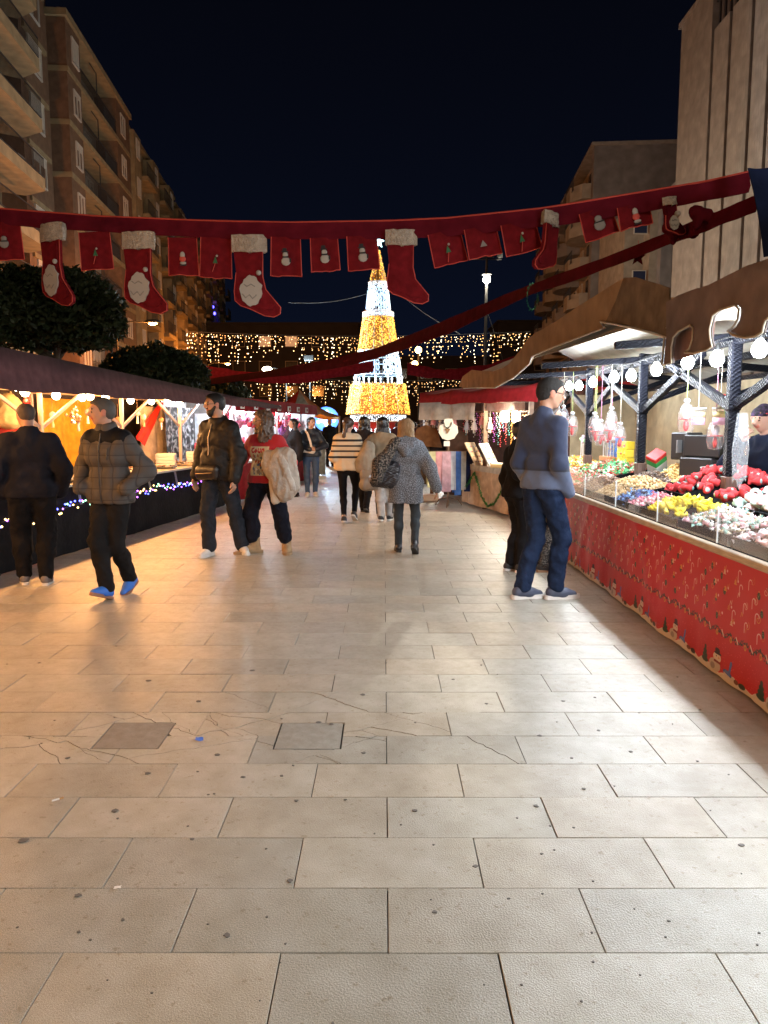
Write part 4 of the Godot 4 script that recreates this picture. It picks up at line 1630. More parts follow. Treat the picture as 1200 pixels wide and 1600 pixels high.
func trees() -> void:
	tree("ficus_tree", "big round clipped tree with a dark dense crown behind the left stall", P(-7.6, 0, 18.0), [[0.0, 4.05, 0, 1.25, 0.78], [0.85, 3.9, 0.3, 0.95, 0.85], [-0.9, 4.1, 0.2, 1.2, 0.85], [0.3, 4.35, -0.3, 1.0, 0.8], [-1.9, 4.0, 0.2, 1.1, 0.9]], 20000, 0.1, 3.0, 4)
	tree("ficus_tree", "smaller round clipped tree behind the lamp side of the left stall", P(-6.7, 0, 23.0), [[0.0, 3.1, 0, 1.0, 0.75], [0.75, 2.95, 0.2, 0.8, 0.8], [-0.7, 3.0, 0.2, 0.85, 0.8]], 12000, 0.11, 2.2, 8)
	tree("ficus_tree", "low dark tree beyond the left stalls under the light curtain", P(-7.2, 0, 31.0), [[0.0, 2.8, 0, 1.1, 0.7], [1.0, 2.6, 0.2, 0.9, 0.8]], 8000, 0.12, 2.0, 15)
	tree("ficus_tree", "pruned tree at the left edge leaning over the dark awning", P(-9.6, 0, 17.0), [[0.0, 3.9, 0, 1.2, 0.8], [0.8, 4.0, 0.2, 1.0, 0.8]], 11000, 0.1, 2.8, 23)


# ---- the tree of lights
func bulb_cloud(called: String, p: Node3D, mat: Material, pts: Array, r: float) -> void:
	var mm := MultiMesh.new()
	mm.transform_format = MultiMesh.TRANSFORM_3D
	mm.mesh = MB.new().octa(Vector3.ZERO, r).mesh()
	mm.instance_count = pts.size()
	for i in pts.size():
		mm.set_instance_transform(i, Transform3D(Basis(), pts[i]))
	var o := MultiMeshInstance3D.new()
	o.name = numbered(p, called)
	o.multimesh = mm
	o.material_override = mat
	p.add_child(o, true)
	kind(o, "stuff")


func light_tree() -> void:
	var t := thing("light_tree", "tall cone shaped christmas tree made of gold and white lights", "light tree", P(-0.3, 0, 40))
	var gold := mt("gold_glow", 1.0, 0.62, 0.1, 0.4, {"glow": 0.8})
	var amber := mt("amber_glow", 1.0, 0.36, 0.03, 0.4, {"glow": 0.3})
	var ice := mt("ice_glow", 0.72, 0.88, 1.0, 0.4, {"glow": 0.95})
	var ice2 := mt("ice_dim_glow", 0.45, 0.68, 0.95, 0.4, {"glow": 0.5})
	var tinsel := mt("gold_tinsel", 0.3, 0.15, 0.025, 0.6)
	var frame := mt("white_frame", 0.55, 0.55, 0.55, 0.5)
	# [low height, high height, low radius, high radius]
	var bands := [[1.98, 3.52, 1.64, 1.38], [5.15, 6.92, 1.03, 0.75], [8.62, 10.2, 0.42, 0.06]]
	for q in bands:
		var sh := MB.new()
		sh.lathe([Vector2(q[2] - 0.05, q[0]), Vector2(q[3] - 0.04, q[1])], 28)
		put("garland_skin", sh, tinsel, t)
		for part in 2:
			var pts := []
			var area: float = PI * (q[2] + q[3]) * (q[1] - q[0])
			for i in int(area * [150, 90][part]):
				var v := rng.randf()
				var r: float = lerpf(q[2], q[3], v) + rng.randf_range(-0.02, 0.03)
				var a := rng.randf() * TAU
				pts.append(Vector3(cos(a) * r, lerpf(q[0], q[1], v), sin(a) * r))
			bulb_cloud("gold_lights", t, [gold, amber][part], pts, 0.026)
		for k in 14:
			var a := TAU * k / 14.0
			var rib := MB.new().bar(Vector3(cos(a) * q[2], q[0], sin(a) * q[2]), Vector3(cos(a) * q[3], q[1], sin(a) * q[3]), 0.03, 0.03)
			put("rib", rib, frame, t)
	# white rings
	for q in [[1.62, 1.95, 1.42, 1.46], [4.98, 5.2, 1.02, 1.0], [6.9, 7.12, 0.78, 0.74], [8.3, 8.62, 0.48, 0.46], [7.1, 7.2, 0.66, 0.66]]:
		var hoop := MB.new()
		for y in [q[0], q[1]]:
			var ring := []
			for k in 29:
				ring.append(Vector3(cos(TAU * k / 28) * q[2], y, sin(TAU * k / 28) * q[2]))
			hoop.tube(ring, 0.03, 5)
		put("ring", hoop, frame, t)
		var pts := []
		for i in int(q[2] * 420):
			var a := rng.randf() * TAU
			pts.append(Vector3(cos(a) * q[2], rng.randf_range(q[0], q[1]), sin(a) * q[3]))
		bulb_cloud("white_lights", t, ice, pts, 0.024)
	# filigree panels: scrolls and stars of white rope light
	for lv in [[3.98, 4.95, 1.2, 1.06, 10], [7.2, 8.3, 0.62, 0.5, 6]]:
		for k in lv[4]:
			var a0: float = TAU * k / lv[4] + 0.15
			var mid: float = (lv[2] + lv[3]) * 0.5
			if lv[4] == 10 and absf(wrapf(a0 - PI / 2, -PI, PI)) < 0.24:
				continue
			var m := MB.new()
			var hy: float = (lv[1] - lv[0]) * 0.5
			for sc in [[0.0, 0.0, 0.95], [0.0, 0.0, 0.5], [-0.13, 0.5, 0.4], [0.13, -0.5, 0.4], [0.12, 0.55, 0.36], [-0.12, -0.55, 0.36]]:
				var pts := []
				for j in 15:
					var th := TAU * j / 14.0
					var wv: float = 0.8 + 0.2 * cos(th * 4.0)
					var a: float = a0 + (sc[0] * 2.0 / mid * 0.6) + cos(th) * sc[2] * wv * hy * 0.52 / mid
					var y: float = (lv[0] + lv[1]) * 0.5 + sc[1] * hy + sin(th) * sc[2] * wv * hy * 0.9
					var rr := lerpf(lv[2], lv[3], (y - lv[0]) / (lv[1] - lv[0]))
					pts.append(Vector3(cos(a) * rr, y, sin(a) * rr))
				m.tube(pts, 0.03, 4)
			put("filigree_scroll", m, [ice, ice2][k % 2], t)
		for y in [lv[0], lv[1]]:
			var ring := []
			var rr: float = lv[2] if y == lv[0] else lv[3]
			for j in 29:
				ring.append(Vector3(cos(TAU * j / 28) * rr, y, sin(TAU * j / 28) * rr))
			put("ring", MB.new().tube(ring, 0.025, 5), ice2, t)
	for k in 12:
		var a := TAU * k / 12.0 + 0.1
		put("candle_light", MB.new().lathe([Vector2(0.0, 3.5), Vector2(0.05, 3.52), Vector2(0.035, 3.75), Vector2(0.06, 3.86), Vector2(0.0, 3.97)], 6, Vector3(cos(a) * 1.22, 0, sin(a) * 1.22)), ice, t)
	# inner ladder mast, base legs with white stars, red skirt
	var mast := MB.new()
	for x in [-0.14, 0.24]:
		mast.bar(Vector3(x, 0, 0.3), Vector3(x, 8.2, 0.1), 0.06, 0.06)
	for i in 16:
		mast.box(Vector3(0.05, 0.5 + i * 0.46, 0.3), Vector3(0.4, 0.04, 0.04))
	put("ladder_mast", mast, mt("mast_dark", 0.1, 0.1, 0.1, 0.6), t)
	put("door_frame", MB.new().bar(Vector3(-0.16, 3.98, 1.14), Vector3(-0.16, 5.0, 1.08), 0.04, 0.04).bar(Vector3(0.42, 3.98, 1.14), Vector3(0.42, 5.0, 1.08), 0.04, 0.04).bar(Vector3(-0.16, 4.45, 1.12), Vector3(0.42, 4.45, 1.12), 0.03, 0.03), ice2, t)
	var skirt := MB.new()
	skirt.lathe([Vector2(1.3, 0.0), Vector2(1.28, 1.6)], 24)
	put("red_skirt", skirt, cloth("skirt_red", 0.3, 0.03, 0.03), t)
	for k in 9:
		var a := TAU * k / 9.0 + 0.35
		var star := MB.new()
		for j in 6:
			var b := TAU * j / 6.0
			var c := Vector3(cos(a) * 1.36, 0.95, sin(a) * 1.36)
			var tang := Vector3(-sin(a), 0, cos(a))
			star.tube([c, c + (tang * cos(b) + Vector3.UP * sin(b)) * 0.42], 0.035, 4)
			star.octa(c + (tang * cos(b) + Vector3.UP * sin(b)) * 0.3, 0.09)
		put("snowflake", star, [ice, ice2][k % 2], t)
	var tip := MB.new()
	for j in 7:
		var b := TAU * j / 7.0
		tip.tube([Vector3(0, 10.65, 0), Vector3(cos(b) * 0.3, 10.65 + sin(b) * 0.38, 0)], [0.11, 0.02], 5)
	put("top_star", tip, mt("star_glow", 0.55, 0.92, 1.0, 0.4, {"glow": 3.0}), t)
	lamp(t, Vector3(0, 2.4, 3.2), Color(1.0, 0.68, 0.25), 3.0, 0.6)
	lamp(t, Vector3(0, 4.5, 2.8), Color(0.75, 0.88, 1.0), 3.0, 0.5)
	# two thin guy cables
	for q in [[-0.4, 8.1, "cable", P(-4.4, 7.0, 36.0)], [0.45, 8.6, "cable", P(3.6, 5.7, 37.0)]]:
		var m := MB.new()
		var b: Vector3 = q[3] - t.position
		var pts := []
		for i in 9:
			var f := i / 8.0
			pts.append(Vector3(q[0], q[1], 0).lerp(b, f) - Vector3(0, sin(f * PI) * 0.2, 0))
		m.tube(pts, 0.012, 4)
		put("guy_cable", m, mt("cable_dark", 0.07, 0.07, 0.07, 0.7), t)


func light_curtains() -> void:
	var warm := mt("string_glow", 1.0, 0.62, 0.26, 0.4, {"glow": 1.8})
	var pale := mt("string_pale_glow", 1.0, 0.8, 0.5, 0.4, {"glow": 2.4})
	var wire := mt("string_wire", 0.03, 0.03, 0.03, 0.7)
	var protos := []
	for v in 8:
		var m := MB.new()
		var n := 3 + (v * 5) % 7
		for i in n:
			m.octa(Vector3(rng.randf_range(-0.13, 0.13), -0.08 - i * 0.2 + rng.randf_range(-0.08, 0.08), rng.randf_range(-0.05, 0.05)), rng.randf_range(0.02, 0.042))
		protos.append(m.mesh())
	for q in [[-11.3, 6.75, 45.0, 8.4, 6.75, 45.0, 118, "upper curtain of warm icicle lights strung across the street", 0.25], [-6.0, 3.62, 33.0, 4.2, 3.4, 33.0, 76, "lower curtain of warm icicle lights behind the red banners", 0.2]]:
		var a := P(q[0], q[1], q[2])
		var b := P(q[3], q[4], q[5])
		var t := thing("icicle_light_curtain", q[7], "string lights", a)
		var pts := []
		for i in 25:
			var f := i / 24.0
			pts.append((b - a) * f - Vector3(0, sin(f * PI) * q[8], 0))
		put("cable", MB.new().tube(pts, 0.012, 4), wire, t)
		for i in q[6]:
			var f: float = (i + rng.randf_range(-0.3, 0.3)) / (q[6] - 1.0)
			var o := put("light_strand", protos[rng.randi() % 8], [warm, pale, mt("string_dim_glow", 1.0, 0.55, 0.2, 0.4, {"glow": 0.9})][rng.randi() % 3], t)
			o.position = (b - a) * f - Vector3(0, sin(f * PI) * q[8], 0)
			o.rotation.y = rng.randf() * TAU
			if q[2] < 40:
				o.scale = Vector3.ONE * 0.62
	# far red festoon ribbons
	var red := cloth("ribbon_red", 0.28, 0.02, 0.03)
	for q in [[P(-7.5, 3.55, 30.0), P(-0.4, 3.7, 30.0), 0.55, "wide dark red ribbon hung across the far left of the street"], [P(0.9, 3.6, 30.0), P(5.0, 3.9, 30.0), 0.5, "wide dark red ribbon hung across the far right of the street"]]:
		var rows := []
		for i in 21:
			var f := i / 20.0
			var c: Vector3 = q[0].lerp(q[1], f) - Vector3(0, sin(f * PI) * 0.35, 0)
			var w: float = q[2] * (0.8 + 0.25 * wob(f * 12.0, 1.0))
			rows.append([c + Vector3(0, w * 0.5, 0), c + Vector3(0, 0, 0.06), c - Vector3(0, w * 0.5, 0)])
		var m := MB.new()
		m.sheet(rows, 0.01)
		tag(put("festoon_ribbon", m, red), q[3], "ribbon")


# ---------------------------------------------------------------- stalls
func on_x(px: float, py: float, X: float) -> Vector3: # a spot measured in the photograph, on the plane x = X
	var s := sin(atan(138.0 / 1200.0))
	var c := cos(atan(138.0 / 1200.0))
	var cx := px - 600.0
	var cy := 800.0 - py
	var t := X / cx
	return Vector3(X, 1.5 + (cy * c - 1200.0 * s) * t, -(cy * s + 1200.0 * c) * t)


func on_slant(px: float, py: float) -> Vector3: # a measured spot on the upright plane along the candy stall's eave
	var k := at_far(px, py, 1.0)
	var d := (1.25 + 12.8 * 0.0658) / (k.x + 0.0658)
	return Vector3(k.x * d, 1.5 + (k.y - 1.5) * d, -d)


func at_far(px: float, py: float, far: float) -> Vector3:
	var s := sin(atan(138.0 / 1200.0))
	var c := cos(atan(138.0 / 1200.0))
	var cx := px - 600.0
	var cy := 800.0 - py
	var t := far / (cy * s + 1200.0 * c)
	return Vector3(cx * t, 1.5 + (cy * c - 1200.0 * s) * t, -far)


func drape(a: Vector3, b: Vector3, top: float, low: float, out: Vector3, wave: float, n := 30, thick := 0.004, uvs := Vector2.ONE, seed_ := 0.0) -> MB: # a cloth hanging from the line a-b; b is to the right of a for someone it faces
	var rows := []
	var len := a.distance_to(b)
	for i in n + 1:
		var f := float(i) / n
		var r := []
		for j in 7:
			var v := j / 6.0
			var amp := wave * (1.0 - v * 0.75)
			var p := a.lerp(b, f) + out * (amp * wob(f * len * 5.0 + seed_, seed_) + amp * 0.4 * wob(f * len * 13.0, seed_ + v * 2.0))
			r.append(Vector3(p.x, lerpf(low, top, v), p.z))
		rows.append(r)
	return MB.new().sheet(rows, thick, uvs)


func bulb(label: String, at: Vector3, c: Color, glow: Material, e: float, grp: String, r := 0.05) -> Node3D:
	var t := thing("light_bulb", label, "light bulb", at, 0.0, grp)
	var m := MB.new()
	m.lathe([Vector2(0.0, -r * 1.25), Vector2(r * 0.6, -r * 1.1), Vector2(r, -r * 0.4), Vector2(r * 0.92, r * 0.2), Vector2(r * 0.45, r * 0.95), Vector2(r * 0.3, r * 1.15)], 10)
	put("globe", m, glow, t)
	m = MB.new()
	m.lathe([Vector2(r * 0.34, r * 1.1), Vector2(r * 0.4, r * 1.8), Vector2(r * 0.2, r * 2.0), Vector2(0, r * 2.0)], 8)
	put("socket", m, mt("socket_black", 0.03, 0.03, 0.03, 0.5), t)
	lamp(t, Vector3(0, -r * 0.2, 0), c, e, r * 0.8)
	return t


func disc(im: Image, x: float, y: float, r: float, c: Color, ry := -1.0) -> void:
	if ry < 0:
		ry = r
	for j in range(int(y - ry), int(y + ry) + 1):
		for i in range(int(x - r), int(x + r) + 1):
			if pow((i - x) / r, 2) + pow((j - y) / ry, 2) <= 1.0 and j >= 0 and j < im.get_height():
				im.set_pixel(posmod(i, im.get_width()), j, c)


func stroke(im: Image, pts: Array, w: float, c: Color) -> void:
	for k in pts.size() - 1:
		var a: Vector2 = pts[k]
		var b: Vector2 = pts[k + 1]
		var n := int(a.distance_to(b) / maxf(w * 0.5, 1.0)) + 1
		for i in n + 1:
			var p := a.lerp(b, float(i) / n)
			disc(im, p.x, p.y, w, c)


func print_cloth() -> StandardMaterial3D: # red cloth printed with a snow scene, a garland and loose ornaments; row 0 is the hem
	var W := 512
	var im := Image.create(W, W, false, Image.FORMAT_RGB8)
	im.fill(Color(0.66, 0.055, 0.06))
	var r := RandomNumberGenerator.new()
	r.seed = 77
	for i in 240: # dusting of snow dots
		disc(im, r.randf() * W, r.randf() * 210, r.randf_range(0.8, 2.0), Color(0.85, 0.42, 0.42))
	for i in W: # snow bank
		var h := int(26 + 9 * sin(TAU * i / W * 2.0) + 5 * sin(TAU * i / W * 5.0))
		for j in h:
			im.set_pixel(i, j, Color(0.72, 0.68, 0.64) if j < h - 3 else Color(0.8, 0.78, 0.76))
	var z := 1.6
	for k in 1:
		var x := 120.0
		for q in 4: # fir
			disc(im, x - 36 * z, 34 + q * 18, (22 - q * 5) * z, Color(0.09, 0.2, 0.1), 12)
		disc(im, x + 22 * z, 36, 30 * z, Color(0.66, 0.62, 0.58), 28) # snow figure
		disc(im, x + 12 * z, 30, 12 * z, Color(0.5, 0.46, 0.45), 14)
		disc(im, x + 34 * z, 74, 21 * z, Color(0.74, 0.7, 0.65), 21)
		disc(im, x + 38 * z, 93, 20 * z, Color(0.1, 0.08, 0.09), 6)
		disc(im, x + 36 * z, 105, 13 * z, Color(0.12, 0.09, 0.1), 12)
		stroke(im, [Vector2(x + 20 * z, 56), Vector2(x + 50 * z, 53)], 5.0, Color(0.42, 0.06, 0.06))
		disc(im, x + 42 * z, 74, 5, Color(0.7, 0.35, 0.08), 3)
		disc(im, x + 30 * z, 79, 3.4, Color(0.05, 0.05, 0.05))
		disc(im, x + 98 * z, 36, 27 * z, Color(0.2, 0.3, 0.58), 15) # blue sleigh shape and its tail
		disc(im, x + 96 * z, 42, 14 * z, Color(0.34, 0.44, 0.68), 6)
		stroke(im, [Vector2(x + 110 * z, 40), Vector2(x + 120 * z, 88)], 9.0, Color(0.28, 0.4, 0.68))
		stroke(im, [Vector2(x + 80 * z, 30), Vector2(x + 128 * z, 22)], 6.0, Color(0.7, 0.66, 0.64))
		disc(im, x + 150 * z, 24, 13 * z, Color(0.38, 0.22, 0.12), 10)
		disc(im, x + 180 * z, 20, 16 * z, Color(0.12, 0.16, 0.1), 12)
	for i in range(0, W, 3): # garland
		var y := 192.0 + 9.0 * sin(TAU * i / 128.0)
		disc(im, i + r.randf_range(-3, 3), y + r.randf_range(-9, 9), r.randf_range(2.5, 5.5), [Color(0.08, 0.16, 0.08), Color(0.14, 0.2, 0.11), Color(0.05, 0.1, 0.06), Color(0.3, 0.08, 0.06)][r.randi() % 4])
	for k in 4:
		var x := 40.0 + k * 128
		disc(im, x, 184, 11, Color(0.72, 0.5, 0.1), 13)
		disc(im, x, 184, 5, Color(0.5, 0.3, 0.05), 7)
		stroke(im, [Vector2(x + 44, 204), Vector2(x + 60, 182)], 4.0, Color(0.75, 0.7, 0.6))
		disc(im, x + 78, 200, 6, Color(0.62, 0.12, 0.08))
	for q in 44: # loose ornaments
		var x := 20 + (q * 97) % W + r.randf_range(-10, 10)
		var y := 245 + (q * 61) % 240 + r.randf_range(-6, 6)
		var c: Color = [Color(0.72, 0.5, 0.16), Color(0.68, 0.36, 0.1), Color(0.74, 0.62, 0.5)][q % 3]
		match q % 5:
			0: # cane
				var pts := []
				for k in 9:
					pts.append(Vector2(x + cos(k * PI / 8) * 14, y + 12 + sin(k * PI / 8) * 14))
				pts.append(Vector2(x - 14, y - 16))
				stroke(im, pts, 2.6, Color(0.76, 0.62, 0.58))
			1: # swirl
				var pts := []
				for k in 16:
					pts.append(Vector2(x + cos(k * 0.5) * (3 + k), y + sin(k * 0.5) * (3 + k)))
				stroke(im, pts, 1.5, c)
			2: # bauble
				disc(im, x, y, 12, Color(0.1, 0.17, 0.08), 15)
				disc(im, x, y + 17, 4, Color(0.7, 0.52, 0.2))
				for k in 8:
					disc(im, x + r.randf_range(-8, 8), y + r.randf_range(-10, 10), 1.7, Color(0.5, 0.5, 0.25))
			3: # bell
				disc(im, x, y, 9, c, 10)
				stroke(im, [Vector2(x - 12, y - 9), Vector2(x + 12, y - 9)], 2.4, c)
				disc(im, x + 24, y + 6, 6, Color(0.78, 0.66, 0.6))
			4: # scribbled ribbon
				stroke(im, [Vector2(x - 10, y - 12), Vector2(x - 4, y + 8), Vector2(x + 6, y - 6), Vector2(x + 10, y + 13)], 1.8, c)
	tex["print"] = ImageTexture.create_from_image(im)
	tex["print_h"] = tex["cloth"]
	return mt("printed_red_cloth", 1, 1, 1, 0.42, {"tex": "print", "uv": true, "spec": 0.4})


func cs(X: float, far: float, up := 0.0) -> Vector3: # on the sloping candy display
	return P(X, 0.8 + 0.2 * (X - 2.05) + up, far)


func tray(label: String, x0: float, x1: float, d0: float, d1: float) -> Node3D:
	var c := cs((x0 + x1) * 0.5, (d0 + d1) * 0.5)
	var t := thing("candy_tray", label, "tray", c)
	t.rotation.z = atan(0.2)
	var black := mt("tray_black", 0.008, 0.008, 0.009, 0.7, {"spec": 0.1})
	var w := x1 - x0
	var d := d1 - d0
	put("tray_floor", MB.new().box(Vector3(0, -0.055, 0), Vector3(w, 0.01, d)), black, t)
	for q in [[Vector3(-w * 0.5, -0.02, 0), Vector3(0.012, 0.09, d)], [Vector3(w * 0.5, -0.02, 0), Vector3(0.012, 0.09, d)], [Vector3(0, -0.021, -d * 0.5), Vector3(w - 0.014, 0.088, 0.012)], [Vector3(0, -0.021, d * 0.5), Vector3(w - 0.014, 0.088, 0.012)]]:
		put("tray_side", MB.new().box(q[0], q[1], Basis(), 0.002), black, t)
	return t


func pile(called: String, label: String, mesh: Mesh, mat: Material, pal: Array, x0: float, x1: float, d0: float, d1: float, n: int, mound: float, sz: float, flat := false) -> void:
	var mm := MultiMesh.new()
	mm.transform_format = MultiMesh.TRANSFORM_3D
	mm.use_colors = true
	mm.mesh = mesh
	n = int(n * 1.7)
	mm.instance_count = n
	for i in n:
		var a := rng.randf_range(0.04, 0.96)
		var b := rng.randf_range(0.04, 0.96)
		var h := mound * (1.0 - pow(absf(a * 2 - 1), 2.0)) * (1.0 - pow(absf(b * 2 - 1), 2.0))
		var p := cs(lerpf(x0, x1, a), lerpf(d0, d1, b), -0.025 + (h * 1.7 + 0.035) * sqrt(rng.randf_range(0.3, 1.0)) + sz * 0.3)
		var B := Basis.from_euler(Vector3(rng.randf() * TAU, rng.randf() * TAU, rng.randf() * TAU) * (0.25 if flat else 1.0) + Vector3(0, rng.randf() * TAU, 0))
		mm.set_instance_transform(i, Transform3D(B.scaled(Vector3.ONE * sz * rng.randf_range(0.75, 1.25)), p))
		mm.set_instance_color(i, pal[rng.randi() % pal.size()])
	var o := MultiMeshInstance3D.new()
	o.name = numbered(self, called)
	o.multimesh = mm
	o.material_override = mat
	add_child(o, true)
	kind(o, "stuff")
	o.set_meta("label", label)


func candy_stall() -> void:
	var wrap := mt("black_wrap", 0.007, 0.0075, 0.011, 0.3, {"bump": "wrap", "depth": 0.9, "scale": 6.0, "spec": 0.2})
	var wood := mt("post_wood", 0.13, 0.065, 0.045, 0.6, {"tex": "mott", "scale": 2.0, "stretch": Vector3(6, 1, 6)})
	var trim := mt("pale_wood", 0.46, 0.36, 0.25, 0.55, {"tex": "mott", "scale": 1.5, "stretch": Vector3(10, 10, 1)})
	var tan_ := mt("canvas_tan", 0.47, 0.335, 0.2, 0.9, {"spec": 0.2, "tex": "wall", "bump": "cloth", "depth": 0.5, "scale": 0.9})
	var mauve := mt("canvas_mauve", 0.27, 0.22, 0.205, 0.9, {"spec": 0.2, "tex": "wall", "bump": "cloth", "depth": 0.5, "scale": 1.2})
	var cream := mt("lining_cream", 0.62, 0.58, 0.5, 0.9, {"tex": "wall", "bump": "cloth", "depth": 0.5, "scale": 1.0, "back": 0.12})
	var beige := mt("back_cloth_beige", 0.42, 0.33, 0.2, 0.9, {"tex": "wall", "bump": "cloth", "depth": 0.5, "scale": 1.0})
	var t := thing("candy_stall", "long candy stall with red printed front, black wrapped frame and tan canvas roof", "market stall", P(2.0, 0, 7.0))
	var o := t.position
	var L := func(x: float, y: float, far: float) -> Vector3: return P(x, y, far) - o
	# front cloth
	var rows := []
	var n := 130
	for i in n + 1:
		var d := lerpf(12.2, 2.3, float(i) / n)
		var r := []
		for j in 9:
			var v := j / 8.0
			var amp := 0.012 * (1.0 - v * v * 0.9)
			var fold := amp * wob(d * 7.0 + v * 1.2, 1.0) + 0.006 * (1.0 - v) * wob(d * 19.0 - v * 4.0, 2.0)
			fold += 0.02 * exp(-pow((d - 7.35 - (1.0 - v) * 0.5) / 0.05, 2.0)) + 0.014 * exp(-pow((d - 6.0 + (1.0 - v) * 0.6) / 0.06, 2.0))
			r.append(L.call(1.99 - fold, 0.012 + 0.006 * wob(d * 6.0, 4.0) * (1 - v) + v * 0.715, d))
		rows.append(r)
	put("front_cloth", MB.new().sheet(rows, 0.003, Vector2(14.5, 1.0)), print_cloth(), t)
	put("counter_trim", MB.new().box(L.call(2.0, 0.752, 7.25), Vector3(0.05, 0.045, 9.9), Basis(), 0.006), trim, t)
	put("counter_top", MB.new().box(L.call(2.62, 0.755, 7.25) + Vector3(0.02, 0.05, 0), Vector3(1.27, 0.03, 9.88), Basis(Vector3.BACK, atan(0.2))), mt("counter_dark", 0.04, 0.04, 0.045, 0.5), t)
	put("counter_skirt", MB.new().box(L.call(2.6, 0.35, 7.25), Vector3(1.0, 0.7, 9.7)), mt("counter_dark", 0.04, 0.04, 0.045, 0.5), t)
	# acrylic guard
	for i in 9:
		var d := 2.57 + i * 1.035
		put("guard_pane", MB.new().box(L.call(2.035, 0.888, d + 0.515), Vector3(0.004, 0.22, 1.02)), mt("acrylic", 0.95, 0.98, 1.0, 0.04, {"alpha": 0.06}), t)
		put("pane_edge", MB.new().box(L.call(2.033, 0.888, d), Vector3(0.008, 0.224, 0.006)), mt("acrylic_edge", 0.75, 0.8, 0.82, 0.25), t)
	# frame
	var posts := [3.95, 6.0, 8.1, 10.2, 12.3]
	for i in posts.size():
		var d: float = posts[i]
		var ps := put("post", MB.new().box(L.call(2.7, 1.62, d), Vector3(0.085, 1.06, 0.085), Basis(), 0.012), wrap, t)
		put("post_foot", MB.new().box(L.call(2.7, 0.55, d), Vector3(0.095, 1.08, 0.095), Basis(), 0.006), wood, ps)
		put("bracket", MB.new().box(L.call(2.7, 1.66, d), Vector3(0.1, 0.12, 0.1), Basis(), 0.01), wrap, ps)
		for s in [-1.0, 1.0]:
			if d + s * 1.5 < 2.5 or d + s * 1.5 > 12.5:
				continue
			put("brace", MB.new().bar(L.call(2.7, 1.64, d + s * 0.05), L.call(2.7, 2.1, d + s * 1.5), 0.055, 0.075), wrap, t)
		put("rafter", MB.new().bar(L.call(2.65, 2.19, d), L.call(4.05, 2.06, d), 0.06, 0.07), wrap, t)
		put("back_post", MB.new().box(L.call(4.05, 1.05, d), Vector3(0.07, 2.1, 0.07)), wrap, t)
		put("eave_arm", MB.new().bar(L.call(2.75, 2.17, d + 0.06), L.call(lerpf(1.86, 1.36, (d - 4.9) / 7.5), 2.1, d + 0.06), 0.05, 0.06), wrap, t)
		put("back_brace", MB.new().bar(L.call(2.75, 1.72, d), L.call(3.75, 2.08, d), 0.045, 0.06), wrap, t)
	put("beam", MB.new().bar(L.call(2.7, 2.145, -3.2), L.call(2.7, 2.145, 12.4), 0.07, 0.085), wrap, t)
	put("back_beam", MB.new().bar(L.call(4.05, 2.0, 2.4), L.call(4.05, 2.0, 12.4), 0.06, 0.08), wrap, t)
	put("middle_beam", MB.new().bar(L.call(3.4, 2.13, 2.4), L.call(3.4, 2.13, 12.4), 0.05, 0.07), wrap, t)
	# canvas roof: front slope, near hip, back slope
	for skin in 2:
		var dn := -0.014 * skin
		var m := MB.new()
		var fr := []
		for i in 29:
			var f := i / 28.0
			var r := []
			var e: Vector3 = L.call(lerpf(1.3, 1.83, f), 2.2 + dn, lerpf(12.45, 4.95, f))
			var g: Vector3 = L.call(2.62, 2.74 - 0.03 * sin(f * PI) + dn, lerpf(12.45, 7.9, f))
			for j in 9:
				var v := j / 8.0
				var kn: Vector3 = e + Vector3(0.16, 0.1, 0)
				var pt: Vector3 = e.lerp(kn, v * 4.0) if v < 0.25 else kn.lerp(g, (v - 0.25) / 0.75)
				r.append(pt - Vector3(0, sin(v * PI) * 0.015 * wob(f * 20.0, v * 2.0), 0))
			fr.append(r)
		# normals up and towards the aisle
		var flip := []
		for i in fr.size():
			flip.append(fr[fr.size() - 1 - i])
		m.sheet(flip, 0.004)
		var hip := []
		for i in 17:
			var f := i / 16.0
			var e: Vector3 = L.call(lerpf(1.83, 4.15, f), 2.2 - 0.04 * sin(f * PI * 0.8) + dn, 4.95)
			var g: Vector3 = L.call(2.62 + 0.01 * f, 2.74 + dn, 7.9 - 0.001 * f)
			var r := []
			for j in 9:
				var v := j / 8.0
				r.append(e.lerp(g, v) - Vector3(0, sin(v * PI) * (0.06 + 0.03 * wob(f * 11.0 + v * 6.0, 2.0)), 0))
			hip.append(r)
		var hm := MB.new().sheet(hip, 0.004)
		var bk := []
		for i in 15:
			var f := i / 14.0
			var e: Vector3 = L.call(4.15, 2.1 + dn, lerpf(4.95, 12.45, f))
			var g: Vector3 = L.call(2.63, 2.74 + dn, lerpf(7.9, 12.45, f))
			var r := []
			for j in 7:
				r.append(e.lerp(g, j / 6.0) - Vector3(0, sin(j / 6.0 * PI) * 0.06, 0))
			bk.append(r)
		var bm := MB.new().sheet(bk, 0.004)
		var nm: String = ["canopy", "canopy_lining"][skin]
		put(nm, m, [tan_, cream][skin], t)
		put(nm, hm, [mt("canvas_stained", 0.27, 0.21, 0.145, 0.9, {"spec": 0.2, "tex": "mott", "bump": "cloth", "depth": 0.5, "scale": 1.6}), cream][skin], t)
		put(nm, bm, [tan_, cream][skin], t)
	# the tan front valance, cut in a long animal neck shape, hangs along the eave
	var neck := [[717, 604], [726, 607], [737, 606], [775, 606], [804, 590], [829, 568], [833, 557], [856, 547], [879, 538], [908, 527], [940, 515], [947, 512], [940, 503], [965, 507], [992, 513], [1020, 520], [1046, 528], [1046, 450], [1030, 444], [1008, 438], [992, 433], [975, 434], [958, 444], [938, 457], [917, 470], [892, 486], [867, 503], [837, 520], [824, 530], [811, 549], [796, 568], [786, 575], [771, 580], [754, 580], [737, 578], [723, 588]]
	var hem := []
